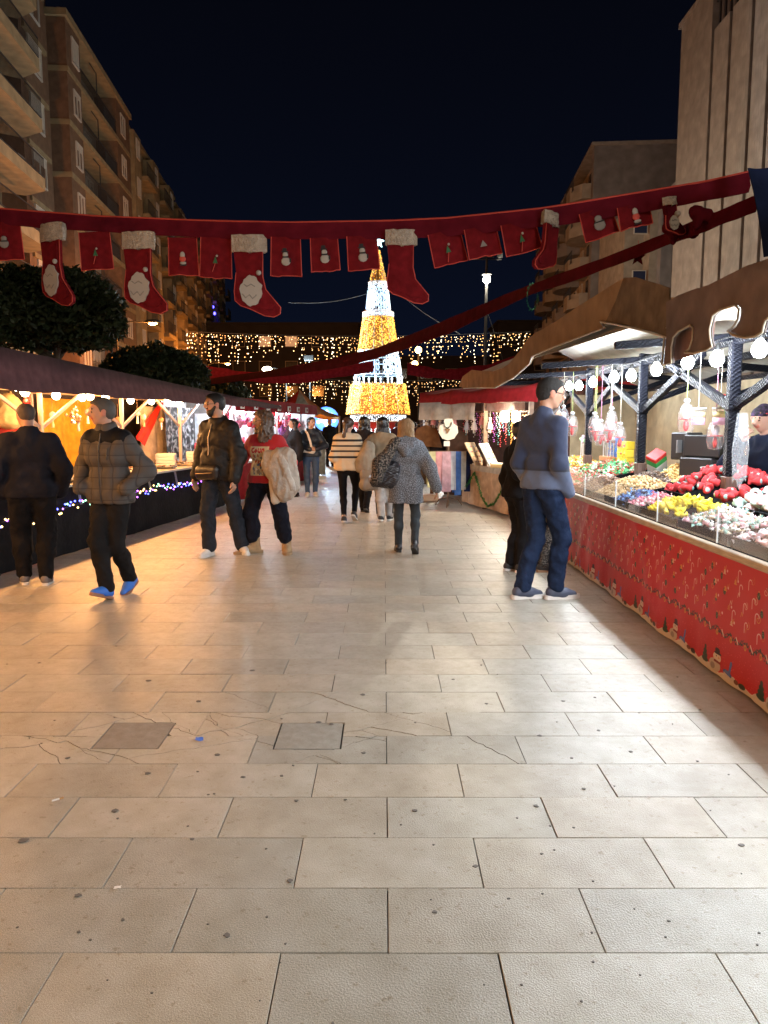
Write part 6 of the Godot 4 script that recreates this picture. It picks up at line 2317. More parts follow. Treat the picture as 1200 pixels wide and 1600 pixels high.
func craft_stall() -> void:
	var t := thing("craft_stall", "red and white canopied craft stall with a peach cloth table", "market stall", P(1.75, 0, 13.5))
	var o := t.position
	var L := func(x: float, y: float, far: float) -> Vector3: return P(x, y, far) - o
	var red := cloth("awning_red", 0.42, 0.025, 0.035)
	var white := cloth("awning_white", 0.5, 0.49, 0.44)
	var peach := cloth("table_peach", 0.6, 0.44, 0.3)
	var wood := mt("stall_wood", 0.16, 0.09, 0.05, 0.7, {"tex": "mott", "scale": 2.0})
	# awning: front edge, top, back
	var rows := []
	for i in 31:
		var f := i / 30.0
		var a: Vector3 = L.call(lerpf(0.72, 2.3, f), 0, lerpf(15.5, 11.6, f))
		var back := Vector3(1.15, 0, -0.55)
		var dip := 0.05 * absf(sin(f * PI * 3.0))
		rows.append([a + Vector3(-0.02 + 0.02 * wob(f * 20), 1.86 + dip * 0.6 - 0.04 * f, 0), a + Vector3(-0.01, 1.98, 0), a + Vector3(0.0, 2.11 - dip, 0), a + back * 0.5 + Vector3(0, 2.2 - dip, 0), a + back + Vector3(0, 2.24, 0), a + back * 1.7 + Vector3(0, 2.1, 0)])
	put("awning", MB.new().sheet(rows, 0.006), red, t)
	put("side_flap", drape(L.call(0.7, 0, 15.1), L.call(1.62, 0, 13.75), 1.9, 1.57, Vector3(-0.8, 0, 0.6), 0.05, 20), white, t)
	put("side_flap", drape(L.call(1.75, 0, 13.6), L.call(2.25, 0, 12.4), 1.86, 1.72, Vector3(-0.8, 0, 0.6), 0.03, 16), white, t)
	for q in [[0.95, 15.2], [1.78, 13.55], [2.28, 12.0], [2.1, 15.6], [3.2, 13.0]]:
		put("post", MB.new().box(L.call(q[0], 1.0, q[1]), Vector3(0.07, 2.05, 0.07)), wood, t)
	put("back_cloth", drape(L.call(1.3, 0, 16.4), L.call(3.5, 0, 13.6), 2.1, 0.0, Vector3(-0.7, 0, 0.7), 0.06, 30), cloth("back_plum", 0.06, 0.035, 0.03), t)
	put("roof_beam", MB.new().bar(L.call(0.95, 1.92, 15.2), L.call(2.28, 1.86, 12.0), 0.05, 0.06), wood, t)
	# table
	var A: Vector3 = L.call(1.473, 0, 14.54)
	var B: Vector3 = L.call(2.02, 0, 12.4)
	put("table_cloth", drape(A, B, 0.735, 0.03, Vector3(-0.97, 0, -0.25), 0.04, 40, 0.004, Vector2.ONE, 2.0), peach, t)
	put("end_cloth", drape(B + Vector3(0.0, 0, 0.004), B + Vector3(0.8, 0, 0.2), 0.74, 0.04, Vector3(0, 0, 1), 0.04, 16), white, t)
	var tm := MB.new()
	tm.prism(PackedVector2Array([Vector2(A.x, -A.z), Vector2(B.x, -B.z), Vector2(B.x + 0.85, -B.z - 0.2), Vector2(A.x + 0.95, -A.z - 0.1)]), Transform3D(Basis(Vector3.RIGHT, -PI / 2), Vector3(0, 0.755, 0)), 0.03)
	put("table_top", tm, white, t)
	put("cloth_edge", drape(A + Vector3(-0.015, 0, 0), B + Vector3(-0.015, 0, 0.01), 0.765, 0.66, Vector3(-0.97, 0, -0.25), 0.02, 40, 0.004, Vector2.ONE, 5.0), white, t)
	put("cloth_corner", drape(B + Vector3(-0.06, 0, 0.05), B + Vector3(0.35, 0, 0.1), 0.76, 0.62, Vector3(-0.3, 0, 1), 0.05, 12), white, t)
	# tinsel garland
	var gt := thing("tinsel_garland", "green tinsel garland looped along the front of the peach table", "garland", P(1.75, 0, 13.5))
	var anchors := [P(1.44, 0.33, 14.42), P(1.5, 0.29, 14.2), P(1.6, 0.45, 13.9), P(1.66, 0.64, 13.72), P(1.7, 0.5, 13.6), P(1.76, 0.22, 13.35), P(1.82, 0.1, 13.05), P(1.9, 0.18, 12.8), P(1.97, 0.42, 12.5), P(1.99, 0.6, 12.42)]
	var g := MB.new()
	for i in anchors.size() - 1:
		for k in 36:
			var f := k / 36.0
			var p: Vector3 = anchors[i].lerp(anchors[i + 1], f) - o + Vector3(-0.05, 0, 0.02)
			for q in 3:
				var d := Vector3(rng.randfn(), rng.randfn(), rng.randfn()).normalized() * rng.randf_range(0.03, 0.055)
				var e := d.cross(Vector3(rng.randf(), 1, rng.randf())).normalized() * 0.008
				g.tri(p - e, p + e, p + d)
				g.tri(p + e, p - e, p + d)
	kind(put("tinsel", g, mt("tinsel_green", 0.04, 0.32, 0.06, 0.3, {"metal": 0.4}), gt), "stuff")
	# necklaces and trinkets on a rail
	var rail := thing("necklace_rail", "rail hung with strings of coloured beads above the craft table", "necklace display", P(1.9, 0, 13.6))
	put("rail", MB.new().bar(P(1.5, 1.72, 14.5) - rail.position, P(2.35, 1.7, 12.6) - rail.position, 0.03, 0.03), wood, rail)
	put("rail", MB.new().bar(P(1.8, 1.66, 14.5) - rail.position, P(2.6, 1.64, 12.7) - rail.position, 0.03, 0.03), wood, rail)
	var cols := [mt("bead_silver", 0.5, 0.5, 0.52, 0.25, {"metal": 0.6}), mt("bead_red", 0.45, 0.05, 0.05, 0.3), mt("bead_amber", 0.5, 0.25, 0.05, 0.3), mt("bead_black", 0.03, 0.03, 0.03, 0.3), mt("bead_violet", 0.3, 0.1, 0.35, 0.3), mt("bead_white", 0.65, 0.62, 0.58, 0.4), mt("bead_teal", 0.08, 0.35, 0.35, 0.3)]
	for i in 46:
		var f := (i % 23) / 22.0
		var p: Vector3 = (P(lerpf(1.5, 2.35, f), 1.71, lerpf(14.5, 12.6, f)) if i < 23 else P(lerpf(1.8, 2.6, f), 1.65, lerpf(14.5, 12.7, f))) - rail.position
		var len := rng.randf_range(0.28, 0.62)
		var m := MB.new()
		for k in int(len / 0.035):
			m.octa(p + Vector3(0.012 * sin(k * 2.1 + i), -0.03 - k * 0.035, 0.012 * cos(k * 1.7)), rng.randf_range(0.009, 0.017))
		put("necklace", m, cols[rng.randi() % cols.size()], rail)
	for i in 9:
		var p := P(lerpf(0.85, 1.75, i / 8.0) + (0.1 if i > 4 else 0.0), 1.55 + 0.06 * sin(i * 2.0), lerpf(15.2, 13.5, i / 8.0))
		var d := thing("hanging_angel", "small hanging cloth figure under the craft awning, %s from the left" % ordinal(i), "ornament", p, 0.0, "cloth figures hanging under the craft awning")
		put("string", MB.new().tube([Vector3(0, 0.06, 0), Vector3(0, 0.33, 0)], 0.003, 4), mt("string_ivory", 0.35, 0.32, 0.26, 0.7), d)
		put("head", MB.new().ball(Vector3(0, 0.05, 0), Vector3(0.03, 0.033, 0.03), 5, 8), mt("doll_cream", 0.6, 0.52, 0.42, 0.8), d)
		put("dress", MB.new().lathe([Vector2(0.06, -0.13), Vector2(0.045, -0.05), Vector2(0.02, 0.02)], 8), [mt("doll_white", 0.6, 0.58, 0.54, 0.8), mt("doll_pink", 0.5, 0.22, 0.22, 0.8), mt("doll_grey", 0.35, 0.33, 0.32, 0.8)][i % 3], d)
		put("leg", MB.new().tube([Vector3(-0.015, -0.13, 0), Vector3(-0.015, -0.19, 0)], 0.008, 5), mt("doll_cream", 0.6, 0.52, 0.42, 0.8), d)
		put("leg", MB.new().tube([Vector3(0.015, -0.13, 0), Vector3(0.015, -0.19, 0)], 0.008, 5), mt("doll_cream", 0.6, 0.52, 0.42, 0.8), d)
	# boards of jewellery
	for k in 2:
		var b := thing("jewellery_board", ["slanted tan board of jewellery, left of the two on the craft table", "slanted pale board of jewellery, right of the two on the craft table"][k], "jewellery board", P(1.72 + 0.17 * k, 0.77, 13.75 - k * 0.62), 1.05)
		b.rotation.x = -0.5
		put("board", MB.new().box(Vector3(0, 0.22, 0), Vector3(0.42, 0.46, 0.02), Basis(), 0.004), [mt("board_tan", 0.45, 0.35, 0.22, 0.8), mt("board_pale", 0.36, 0.35, 0.31, 0.8)][k], b)
		for i in 24:
			put("earring", MB.new().octa(Vector3(-0.16 + (i % 6) * 0.065, 0.06 + int(i / 6.0) * 0.1, 0.018), 0.014), cols[(i * 5 + k) % cols.size()], b)
	var bk := thing("wood_crate", "low wooden display box at the front edge of the craft table", "box", P(1.93, 0.77, 12.95), 1.2)
	put("box", MB.new().box(Vector3(0, 0.03, 0), Vector3(0.35, 0.06, 0.2), Basis(), 0.005), mt("crate_wood", 0.45, 0.28, 0.1, 0.7), bk)
	put("card", MB.new().box(Vector3(0.0, 0.066, 0), Vector3(0.3, 0.008, 0.16)), mt("paper_white", 0.7, 0.68, 0.64, 0.8), bk)
	# lit shade lamps of the stall
	for k in 2:
		var l := thing("shade_lamp", ["left square lit lamp shade at the back of the craft stall", "right square lit lamp shade at the back of the craft stall"][k], "lamp", P(2.03 + 0.17 * k, 1.62, 13.0 - 0.1 * k))
		put("shade", MB.new().box(Vector3.ZERO, Vector3(0.13, 0.18, 0.13), Basis(), 0.02), mt("shade_glow", 1.0, 0.93, 0.8, 0.5, {"glow": 6.0}), l)
		put("cord", MB.new().tube([Vector3(0, 0.09, 0), Vector3(0, 0.3, 0)], 0.006, 4), wood, l)
		lamp(l, Vector3(0, 0, 0), Color(1.0, 0.93, 0.82), 0.9, 0.06)
	# bust with a price card, clothes and scarves at the front corner
	var bust := thing("display_bust", "white necklace bust on a stand with a small price card", "display bust", P(1.17, 0, 14.0), -0.3)
	put("stand", MB.new().tube([Vector3(0, 0, 0), Vector3(0, 1.25, 0)], 0.016, 8), wood, bust)
	var pts := PackedVector2Array([Vector2(-0.17, -0.06), Vector2(-0.1, -0.17), Vector2(0.0, -0.2), Vector2(0.1, -0.17), Vector2(0.17, -0.06), Vector2(0.155, 0.06), Vector2(0.08, 0.1), Vector2(0.06, 0.19), Vector2(-0.06, 0.19), Vector2(-0.08, 0.1), Vector2(-0.155, 0.06)])
	put("bust_form", MB.new().prism(pts, Transform3D(Basis(), Vector3(0, 1.4, 0.06)), 0.1), mt("bust_white", 0.62, 0.61, 0.53, 0.7), bust)
	put("pendant", MB.new().prism(PackedVector2Array([Vector2(-0.05, 0.04), Vector2(0, -0.05), Vector2(0.05, 0.04)]), Transform3D(Basis(), Vector3(0, 1.37, 0.085)), 0.02), mt("pendant_brown", 0.18, 0.1, 0.05, 0.5), bust)
	put("necklace", MB.new().tube([Vector3(-0.07, 1.53, 0.07), Vector3(-0.06, 1.46, 0.075), Vector3(0, 1.41, 0.08), Vector3(0.06, 1.46, 0.075), Vector3(0.07, 1.53, 0.07)], 0.008, 5), cols[3], bust)
	put("price_card", MB.new().box(Vector3(-0.02, 1.14, 0.04), Vector3(0.11, 0.09, 0.004)), mt("paper_white", 0.7, 0.68, 0.64, 0.8), bust)
	var rack := thing("scarf_rack", "small stand of hanging scarves in front of the craft stall", "clothes rack", P(1.17, 0, 13.95), 0.35)
	put("pole", MB.new().tube([Vector3(0, 0.0, 0), Vector3(0, 1.02, 0)], 0.014, 8), wood, rack)
	for k in 3:
		var a := TAU * k / 3.0
		put("foot", MB.new().tube([Vector3(0, 0.16, 0), Vector3(cos(a) * 0.2, 0.12, sin(a) * 0.2), Vector3(cos(a) * 0.28, 0.012, sin(a) * 0.28)], 0.012, 6), wood, rack)
	put("rail", MB.new().tube([Vector3(-0.38, 1.0, 0), Vector3(0.42, 1.0, 0)], 0.014, 6), wood, rack)
	var sc := [[-0.36, 0.14, cloth("scarf_yellow", 0.5, 0.46, 0.25), 0.36, "pale yellow"], [-0.22, 0.17, cloth("scarf_pink", 0.5, 0.24, 0.25), 0.28, "pink"], [-0.06, 0.15, cloth("scarf_rose", 0.45, 0.28, 0.32), 0.27, "dusty rose"], [0.06, 0.1, cloth("scarf_gray", 0.5, 0.5, 0.52), 0.3, "light gray"], [0.17, 0.13, cloth("scarf_blue", 0.09, 0.2, 0.5), 0.2, "bright blue"], [0.28, 0.08, cloth("scarf_ivory", 0.58, 0.55, 0.46), 0.3, "ivory"], [0.38, 0.12, cloth("scarf_navy", 0.02, 0.03, 0.09), 0.26, "navy"]]
	for i in sc.size():
		var q: Array = sc[i]
		var s := thing("scarf", q[4] + " scarf hanging on the stand in front of the craft stall", "scarf", rack.position, 0.35, "scarves on the stand")
		put("scarf_front", drape(Vector3(q[0] - q[1] * 0.5, 0, 0.03), Vector3(q[0] + q[1] * 0.5 + 0.02, 0, 0.03), 1.0, q[3], Vector3.BACK, 0.03, 8, 0.006, Vector2.ONE, i * 2.0), q[2], s)
		put("scarf_back", drape(Vector3(q[0] - q[1] * 0.5, 0, -0.03), Vector3(q[0] + q[1] * 0.5, 0, -0.03), 1.0, q[3] + 0.05, Vector3.BACK, 0.03, 8, 0.006, Vector2.ONE, i * 2.0 + 1), q[2], s)
	var clothes := [[0.83, 1.5, 15.0, 0.5, 0.42, cloth("poncho_brown", 0.17, 0.085, 0.04), "brown short poncho on a hanger left of the bust"], [0.78, 1.3, 15.15, 0.36, 0.95, cloth("dress_olive", 0.10, 0.075, 0.05), "olive brown long dress hanging under the poncho"], [1.02, 1.4, 15.1, 0.42, 1.05, cloth("coat_black", 0.018, 0.018, 0.022), "black long coat hanging beside the poncho"], [0.66, 1.4, 15.3, 0.34, 1.05, cloth("dress_wine", 0.09, 0.025, 0.03), "wine red dress hanging at the left end of the craft stall"], [1.4, 1.42, 14.6, 0.45, 0.8, cloth("vest_brown", 0.1, 0.06, 0.04), "brown fringed vest hanging right of the bust"]]
	for q in clothes:
		var c := thing("garment", q[6], "garment", P(q[0], q[1], q[2]), -0.25)
		put("hanger", MB.new().tube([Vector3(-q[3] * 0.38, -0.03, 0), Vector3(0, 0.04, 0), Vector3(q[3] * 0.38, -0.03, 0)], 0.008, 5), wood, c)
		var r := []
		for i in 13:
			var f := i / 12.0
			var x: float = (f - 0.5) * q[3]
			var col := []
			for j in 6:
				var v := 1.0 - j / 5.0
				col.append(Vector3(x * (0.8 + 0.45 * v), -0.02 - absf(f - 0.5) * 0.16 - v * (q[4] - absf(f - 0.5) * 0.12), 0.07 * cos((f - 0.5) * PI) + 0.03 * v * wob(f * 14.0, q[0] * 9)))
			r.append(col)
		put("garment_front", MB.new().sheet(r, 0.006), q[5], c)
	var sh := thing("shoe_pair", "black shoes on a low white box under the hanging clothes", "shoes", P(0.72, 0, 15.1))
	put("box", MB.new().box(Vector3(0.2, 0.06, 0), Vector3(0.3, 0.12, 0.25), Basis(), 0.004), mt("paper_white", 0.7, 0.68, 0.64, 0.8), sh)
	for k in 2:
		put("shoe", MB.new().ball(Vector3(-0.05 - 0.1 * k, 0.05, 0.1), Vector3(0.13, 0.045, 0.05), 5, 9), mt("leather_black", 0.02, 0.02, 0.02, 0.35), sh)


func left_x(far: float, off := 0.0) -> float: # the line of the left counter
	return -3.8 + 0.137 * (far - 7.49) + off


func left_stall() -> void:
	var t := thing("dark_stall", "long dark market stall with a black cloth front and mauve valance on the left", "market stall", P(-3.8, 0, 7.5))
	var o := t.position
	var L := func(off: float, y: float, far: float) -> Vector3: return P(left_x(far, off), y, far) - o
	var black := cloth("cloth_black", 0.012, 0.011, 0.013, 0.8)
	var mauve := cloth("valance_mauve", 0.13, 0.06, 0.065)
	var post := mt("post_white", 0.42, 0.34, 0.28, 0.5)
	var dark := cloth("back_dark", 0.05, 0.04, 0.035)
	put("front_cloth", drape(L.call(0.0, 0, 14.0), L.call(0.0, 0, 3.0), 0.785, 0.015, Vector3(-1, 0, 0), 0.02, 90), black, t).scale = Vector3.ONE
	var tm := MB.new()
	var a: Vector3 = L.call(0.01, 0, 3.0)
	var b: Vector3 = L.call(0.01, 0, 14.0)
	tm.prism(PackedVector2Array([Vector2(a.x, -a.z), Vector2(b.x, -b.z), Vector2(b.x - 0.95, -b.z), Vector2(a.x - 0.95, -a.z)]), Transform3D(Basis(Vector3.RIGHT, -PI / 2), Vector3(0, 0.8, 0)), 0.02)
	put("table_top", tm, mt("table_pale", 0.4, 0.34, 0.27, 0.5, {"tex": "mott", "scale": 2.0}), t)
	put("table_edge", MB.new().bar(L.call(0.02, 0.792, 3.0), L.call(0.02, 0.792, 14.0), 0.02, 0.03), mt("edge_pale", 0.5, 0.47, 0.42, 0.4), t)
	for i in 7:
		put("cover_strap", MB.new().bar(L.call(0.025, 0.78, 8.0 + i * 0.93), L.call(0.04, 0.56, 8.05 + i * 0.93), 0.03, 0.004), mt("strap_clear", 0.3, 0.3, 0.32, 0.2), t)
	for d in [3.1, 5.1, 7.15, 9.17, 11.19, 13.28]:
		put("post", MB.new().box(L.call(-0.5, 1.345, d), Vector3(0.05, 1.09, 0.05), Basis(), 0.006), post, t)
		put("back_post", MB.new().box(L.call(-1.8, 0.98, d), Vector3(0.05, 1.96, 0.05), Basis(), 0.006), post, t)
		put("roof_bar", MB.new().bar(L.call(-0.5, 1.9, d), L.call(-1.8, 1.95, d), 0.04, 0.04), post, t)
		for s in [-1.0, 1.0]:
			put("brace", MB.new().bar(L.call(-0.5, 1.46, d + s * 0.03), L.call(-0.5, 1.87, d + s * 0.9), 0.028, 0.045), post, t)
	put("beam", MB.new().bar(L.call(-0.5, 1.92, -1.2), L.call(-0.5, 1.92, 14.0), 0.04, 0.04), post, t)
	# valance and flat roof
	var rows := []
	for i in 61:
		var d := lerpf(17.2, 3.0, i / 60.0)
		var top := 2.23 - 0.034 * maxf(d - 7.3, 0.0)
		var low := 1.825 + 0.02 * wob(d * 3.0)
		var w := 0.02 * wob(d * 4.0, 2.0)
		rows.append([L.call(0.2 + w, low, d), L.call(0.19 + w * 0.5, lerpf(low, top, 0.5), d), L.call(0.17, top, d), L.call(-0.9, top + 0.03, d), L.call(-2.0, top - 0.05, d)])
	var fl := []
	for r in rows:
		fl.append(r)
	fl.reverse()
	put("valance", MB.new().sheet(fl, 0.006), mauve, t)
	put("back_cloth", drape(L.call(-1.9, 0, 15.6), L.call(-1.9, 0, 3.0), 2.1, 0.0, Vector3(1, 0, 0), 0.04, 80), dark, t)
	put("end_cloth", drape(L.call(-1.9, 0, 15.6), L.call(-0.75, 0, 15.6), 1.95, 0.0, Vector3.BACK, 0.05, 16), cloth("end_gray", 0.17, 0.17, 0.165), t)
	# cloths hung on the back wall
	var hung := [
		["red_cloth", "red cloth hung behind the dark sweater man", -1.82, 9.6, 11.15, 1.55, 0.7, cloth("hung_red", 0.45, 0.05, 0.04), 0.06],
		["yellow_cloth", "mustard yellow cloth hung on the back wall of the left stall", -1.82, 11.4, 13.0, 1.88, 0.75, cloth("hung_yellow", 0.55, 0.29, 0.03), 0.05],
		["cream_drape", "cream draped cloth beside the red one in the left stall", -1.2, 13.35, 14.3, 1.8, 0.8, cloth("hung_cream", 0.5, 0.4, 0.3), 0.07],
		["gray_tapestry", "gray printed tapestry at the far end of the left stall", -0.95, 13.75, 15.0, 1.8, 0.85, mt("tapestry", 0.25, 0.26, 0.27, 0.9, {"tex": "camo", "scale": 0.9}), 0.05]]
	for q in hung:
		tag(put(q[0], drape(P(left_x(q[4], q[2]), 0, q[4]), P(left_x(q[3], q[2]), 0, q[3]), q[5], q[6], Vector3(1, 0, 0), q[8], 24, 0.005), q[7]), q[1], "cloth")
	# the red half of the drape hangs askew
	var rr := []
	for i in 9:
		var f := i / 8.0
		var col := []
		for j in 7:
			var v := j / 6.0
			var d := lerpf(lerpf(12.95, 13.9, v), lerpf(13.25, 14.1, v), 1.0 - f) + 0.0
			col.append(P(left_x(d, -1.12 + 0.03 * wob(f * 6 + v * 2)), lerpf(1.28 - 0.16 * (1.0 - f), 1.88, v), d))
		rr.append(col)
	tag(put("red_drape", MB.new().sheet(rr, 0.006), cloth("hung_scarlet", 0.55, 0.03, 0.015)), "scarlet cloth draped aslant over the cream one in the left stall", "cloth")
	var sack := Sdf.new()
	sack.cell = 0.022
	sack.k = 0.1
	var sp := P(left_x(10.4, -1.6), 1.68, 10.4)
	sack.cap(Vector3(-0.05, -0.1, -0.1), Vector3(0.0, -0.1, 0.12), 0.15, 0.15)
	sack.cap(Vector3(0, 0.05, -0.05), Vector3(0, 0.12, 0.06), 0.12, 0.1)
	sack.folds(0.02, 4, 6.0)
	var sk := thing("cream_sack", "glowing cream padded bag hung under the first bulbs of the left stall", "bag", sp)
	model(sack, "bag_body", cloth("sack_cream", 0.6, 0.52, 0.3), sk)
	put("strap", MB.new().tube([Vector3(0, 0.1, -0.1), Vector3(0, 0.24, 0), Vector3(0, 0.1, 0.1)], 0.012, 6), cloth("sack_cream", 0.6, 0.52, 0.3), sk)
	var bd := thing("red_baubles", "cluster of shiny red baubles hung beside the cream bag", "ornament", P(left_x(8.95, -0.52), 1.72, 8.95))
	for q in [[0, 0.1, 0.0], [0.02, 0.03, 0.04], [-0.02, 0.0, -0.04], [0.02, -0.06, 0.05], [0, -0.09, -0.03], [0.01, 0.16, -0.02]]:
		put("bauble", MB.new().ball(Vector3(q[0], q[1], q[2]), Vector3.ONE * 0.042, 6, 9), mt("bauble_red", 0.55, 0.02, 0.02, 0.15, {"coat": 0.6}), bd)
	var silv := thing("silver_ornament", "glittering silver flower ornament hung before the yellow cloth", "ornament", P(left_x(10.3, -0.7), 1.62, 10.3))
	for i in 22:
		var d := Vector3(rng.randfn(), rng.randfn(), rng.randfn()).normalized() * rng.randf_range(0.03, 0.13)
		put("petal", MB.new().octa(d, 0.026), mt("silver_bits", 0.6, 0.55, 0.5, 0.2, {"metal": 0.7}), silv)
	# bulbs
	var glow := mt("bulb_warm_glow", 1.0, 0.78, 0.48, 0.4, {"glow": 15.0})
	var ds := [13.2, 12.7, 12.1, 11.4, 10.66, 10.25, 10.05, 9.45, 8.82, 8.66, 7.6, 6.6, 5.4, 4.2, 3.0, 1.8, 0.5, -0.8]
	for i in ds.size():
		bulb("warm lit bulb under the mauve valance, %s from the far end" % ordinal(i), P(left_x(ds[i], -0.46), 1.86 + 0.01 * sin(i * 1.7) + (0.06 if i == 9 else 0.0), ds[i]), Color(1.0, 0.69, 0.38), glow, 0.72 if i < 11 else 1.3, "warm bulbs of the left stall", 0.052)
	put("lamp_cable", MB.new().tube([L.call(-0.46, 1.965, 3.0), L.call(-0.46, 1.96, 8.0), L.call(-0.46, 1.965, 14.0)], 0.008, 4), black, t)
	# fairy lights looped on the front
	var fs := thing("fairy_lights", "string of blue, violet, yellow and green fairy lights along the black cloth", "string lights", o)
	var cord := []
	var bl := [MB.new(), MB.new(), MB.new(), MB.new()]
	for i in 220:
		var d := lerpf(4.0, 13.6, i / 219.0)
		var y := 0.6 - 0.05 * absf(sin(d * 1.7)) + (0.0 if d > 8 else -0.05)
		var p: Vector3 = L.call(0.05, y, d)
		if i % 4 == 0:
			cord.append(p)
		bl[rng.randi() % 4].octa(p + Vector3(rng.randf_range(0.0, 0.02), rng.randf_range(-0.05, 0.05), 0), 0.013)
	put("cord", MB.new().tube(cord, 0.004, 4), mt("string_wire", 0.03, 0.03, 0.03, 0.7), fs)
	var gl := [mt("fairy_blue_glow", 0.08, 0.1, 1.0, 0.4, {"glow": 5.0}), mt("fairy_violet_glow", 0.5, 0.12, 1.0, 0.4, {"glow": 4.0}), mt("fairy_yellow_glow", 1.0, 0.65, 0.2, 0.4, {"glow": 3.5}), mt("fairy_green_glow", 0.35, 1.0, 0.55, 0.4, {"glow": 2.5})]
	for k in 4:
		kind(put("fairy_bulbs", bl[k], gl[k], fs), "stuff")
	# wares
	var pal := [mt("ware_white", 0.62, 0.56, 0.5, 0.6), mt("ware_silver", 0.5, 0.48, 0.46, 0.25, {"metal": 0.6}), mt("ware_brown", 0.22, 0.12, 0.06, 0.6), mt("ware_black", 0.03, 0.03, 0.03, 0.4), mt("ware_tan", 0.42, 0.3, 0.18, 0.6)]
	for i in 12:
		var d := 8.3 + i * 0.47
		var off := -0.28 - 0.3 * (i % 2)
		var tr := thing("jewellery_tray", "shallow tray of rings on the left counter, %s from the near end" % ordinal(i), "tray", P(left_x(d, off), 0.81, d), 0.14 + 0.1 * sin(i * 3.0), "jewellery trays on the left counter")
		put("tray_base", MB.new().box(Vector3(0, 0.012, 0), Vector3(0.34, 0.024, 0.3), Basis(), 0.004), pal[[0, 4, 3][i % 3]], tr)
		for k in 14:
			put("ring_card", MB.new().box(Vector3(-0.13 + (k % 5) * 0.065, 0.034, -0.1 + int(k / 5.0) * 0.09), Vector3(0.035, 0.02, 0.05), Basis(Vector3.UP, rng.randf()), 0.002), pal[rng.randi() % 5], tr)
	for i in 9:
		var d := 9.6 + i * 0.44
		var ht := thing("hanging_trinket", "%s beaded trinket hanging under the left stall beam, %s from the near end" % [["silver", "white", "brown"][i % 3], ordinal(i)], "ornament", P(left_x(d, -0.75 - 0.1 * (i % 2)), 1.66 - 0.05 * (i % 3), d), 0.0, "trinkets hanging in the left stall")
		put("string", MB.new().tube([Vector3(0, 0.02, 0), Vector3(0, 0.24, 0)], 0.003, 4), pal[2], ht)
		put("bead_ring", MB.new().ball(Vector3(0, 0, 0), Vector3(0.045, 0.05, 0.02), 5, 9), [pal[1], pal[0], pal[2]][i % 3], ht)
		put("tassel", MB.new().lathe([Vector2(0.022, -0.16), Vector2(0.012, -0.04)], 7), [pal[0], pal[4], pal[1]][i % 3], ht)
	for q in [[12.55, -0.45, 0.3, "stack of white boxes on the left counter by the cream drape"], [13.5, -0.4, 0.16, "small white box stack at the far end of the left counter"]]:
		var bx := thing("white_boxes", q[3], "boxes", P(left_x(q[0], q[1]), 0.81, q[0]), 0.2)
		for k in 4:
			put("box", MB.new().box(Vector3(0, 0.03 + k * 0.05, 0), Vector3(q[2], 0.046, 0.34), Basis(Vector3.UP, 0.05 * sin(k * 2.0)), 0.003), pal[0], bx)


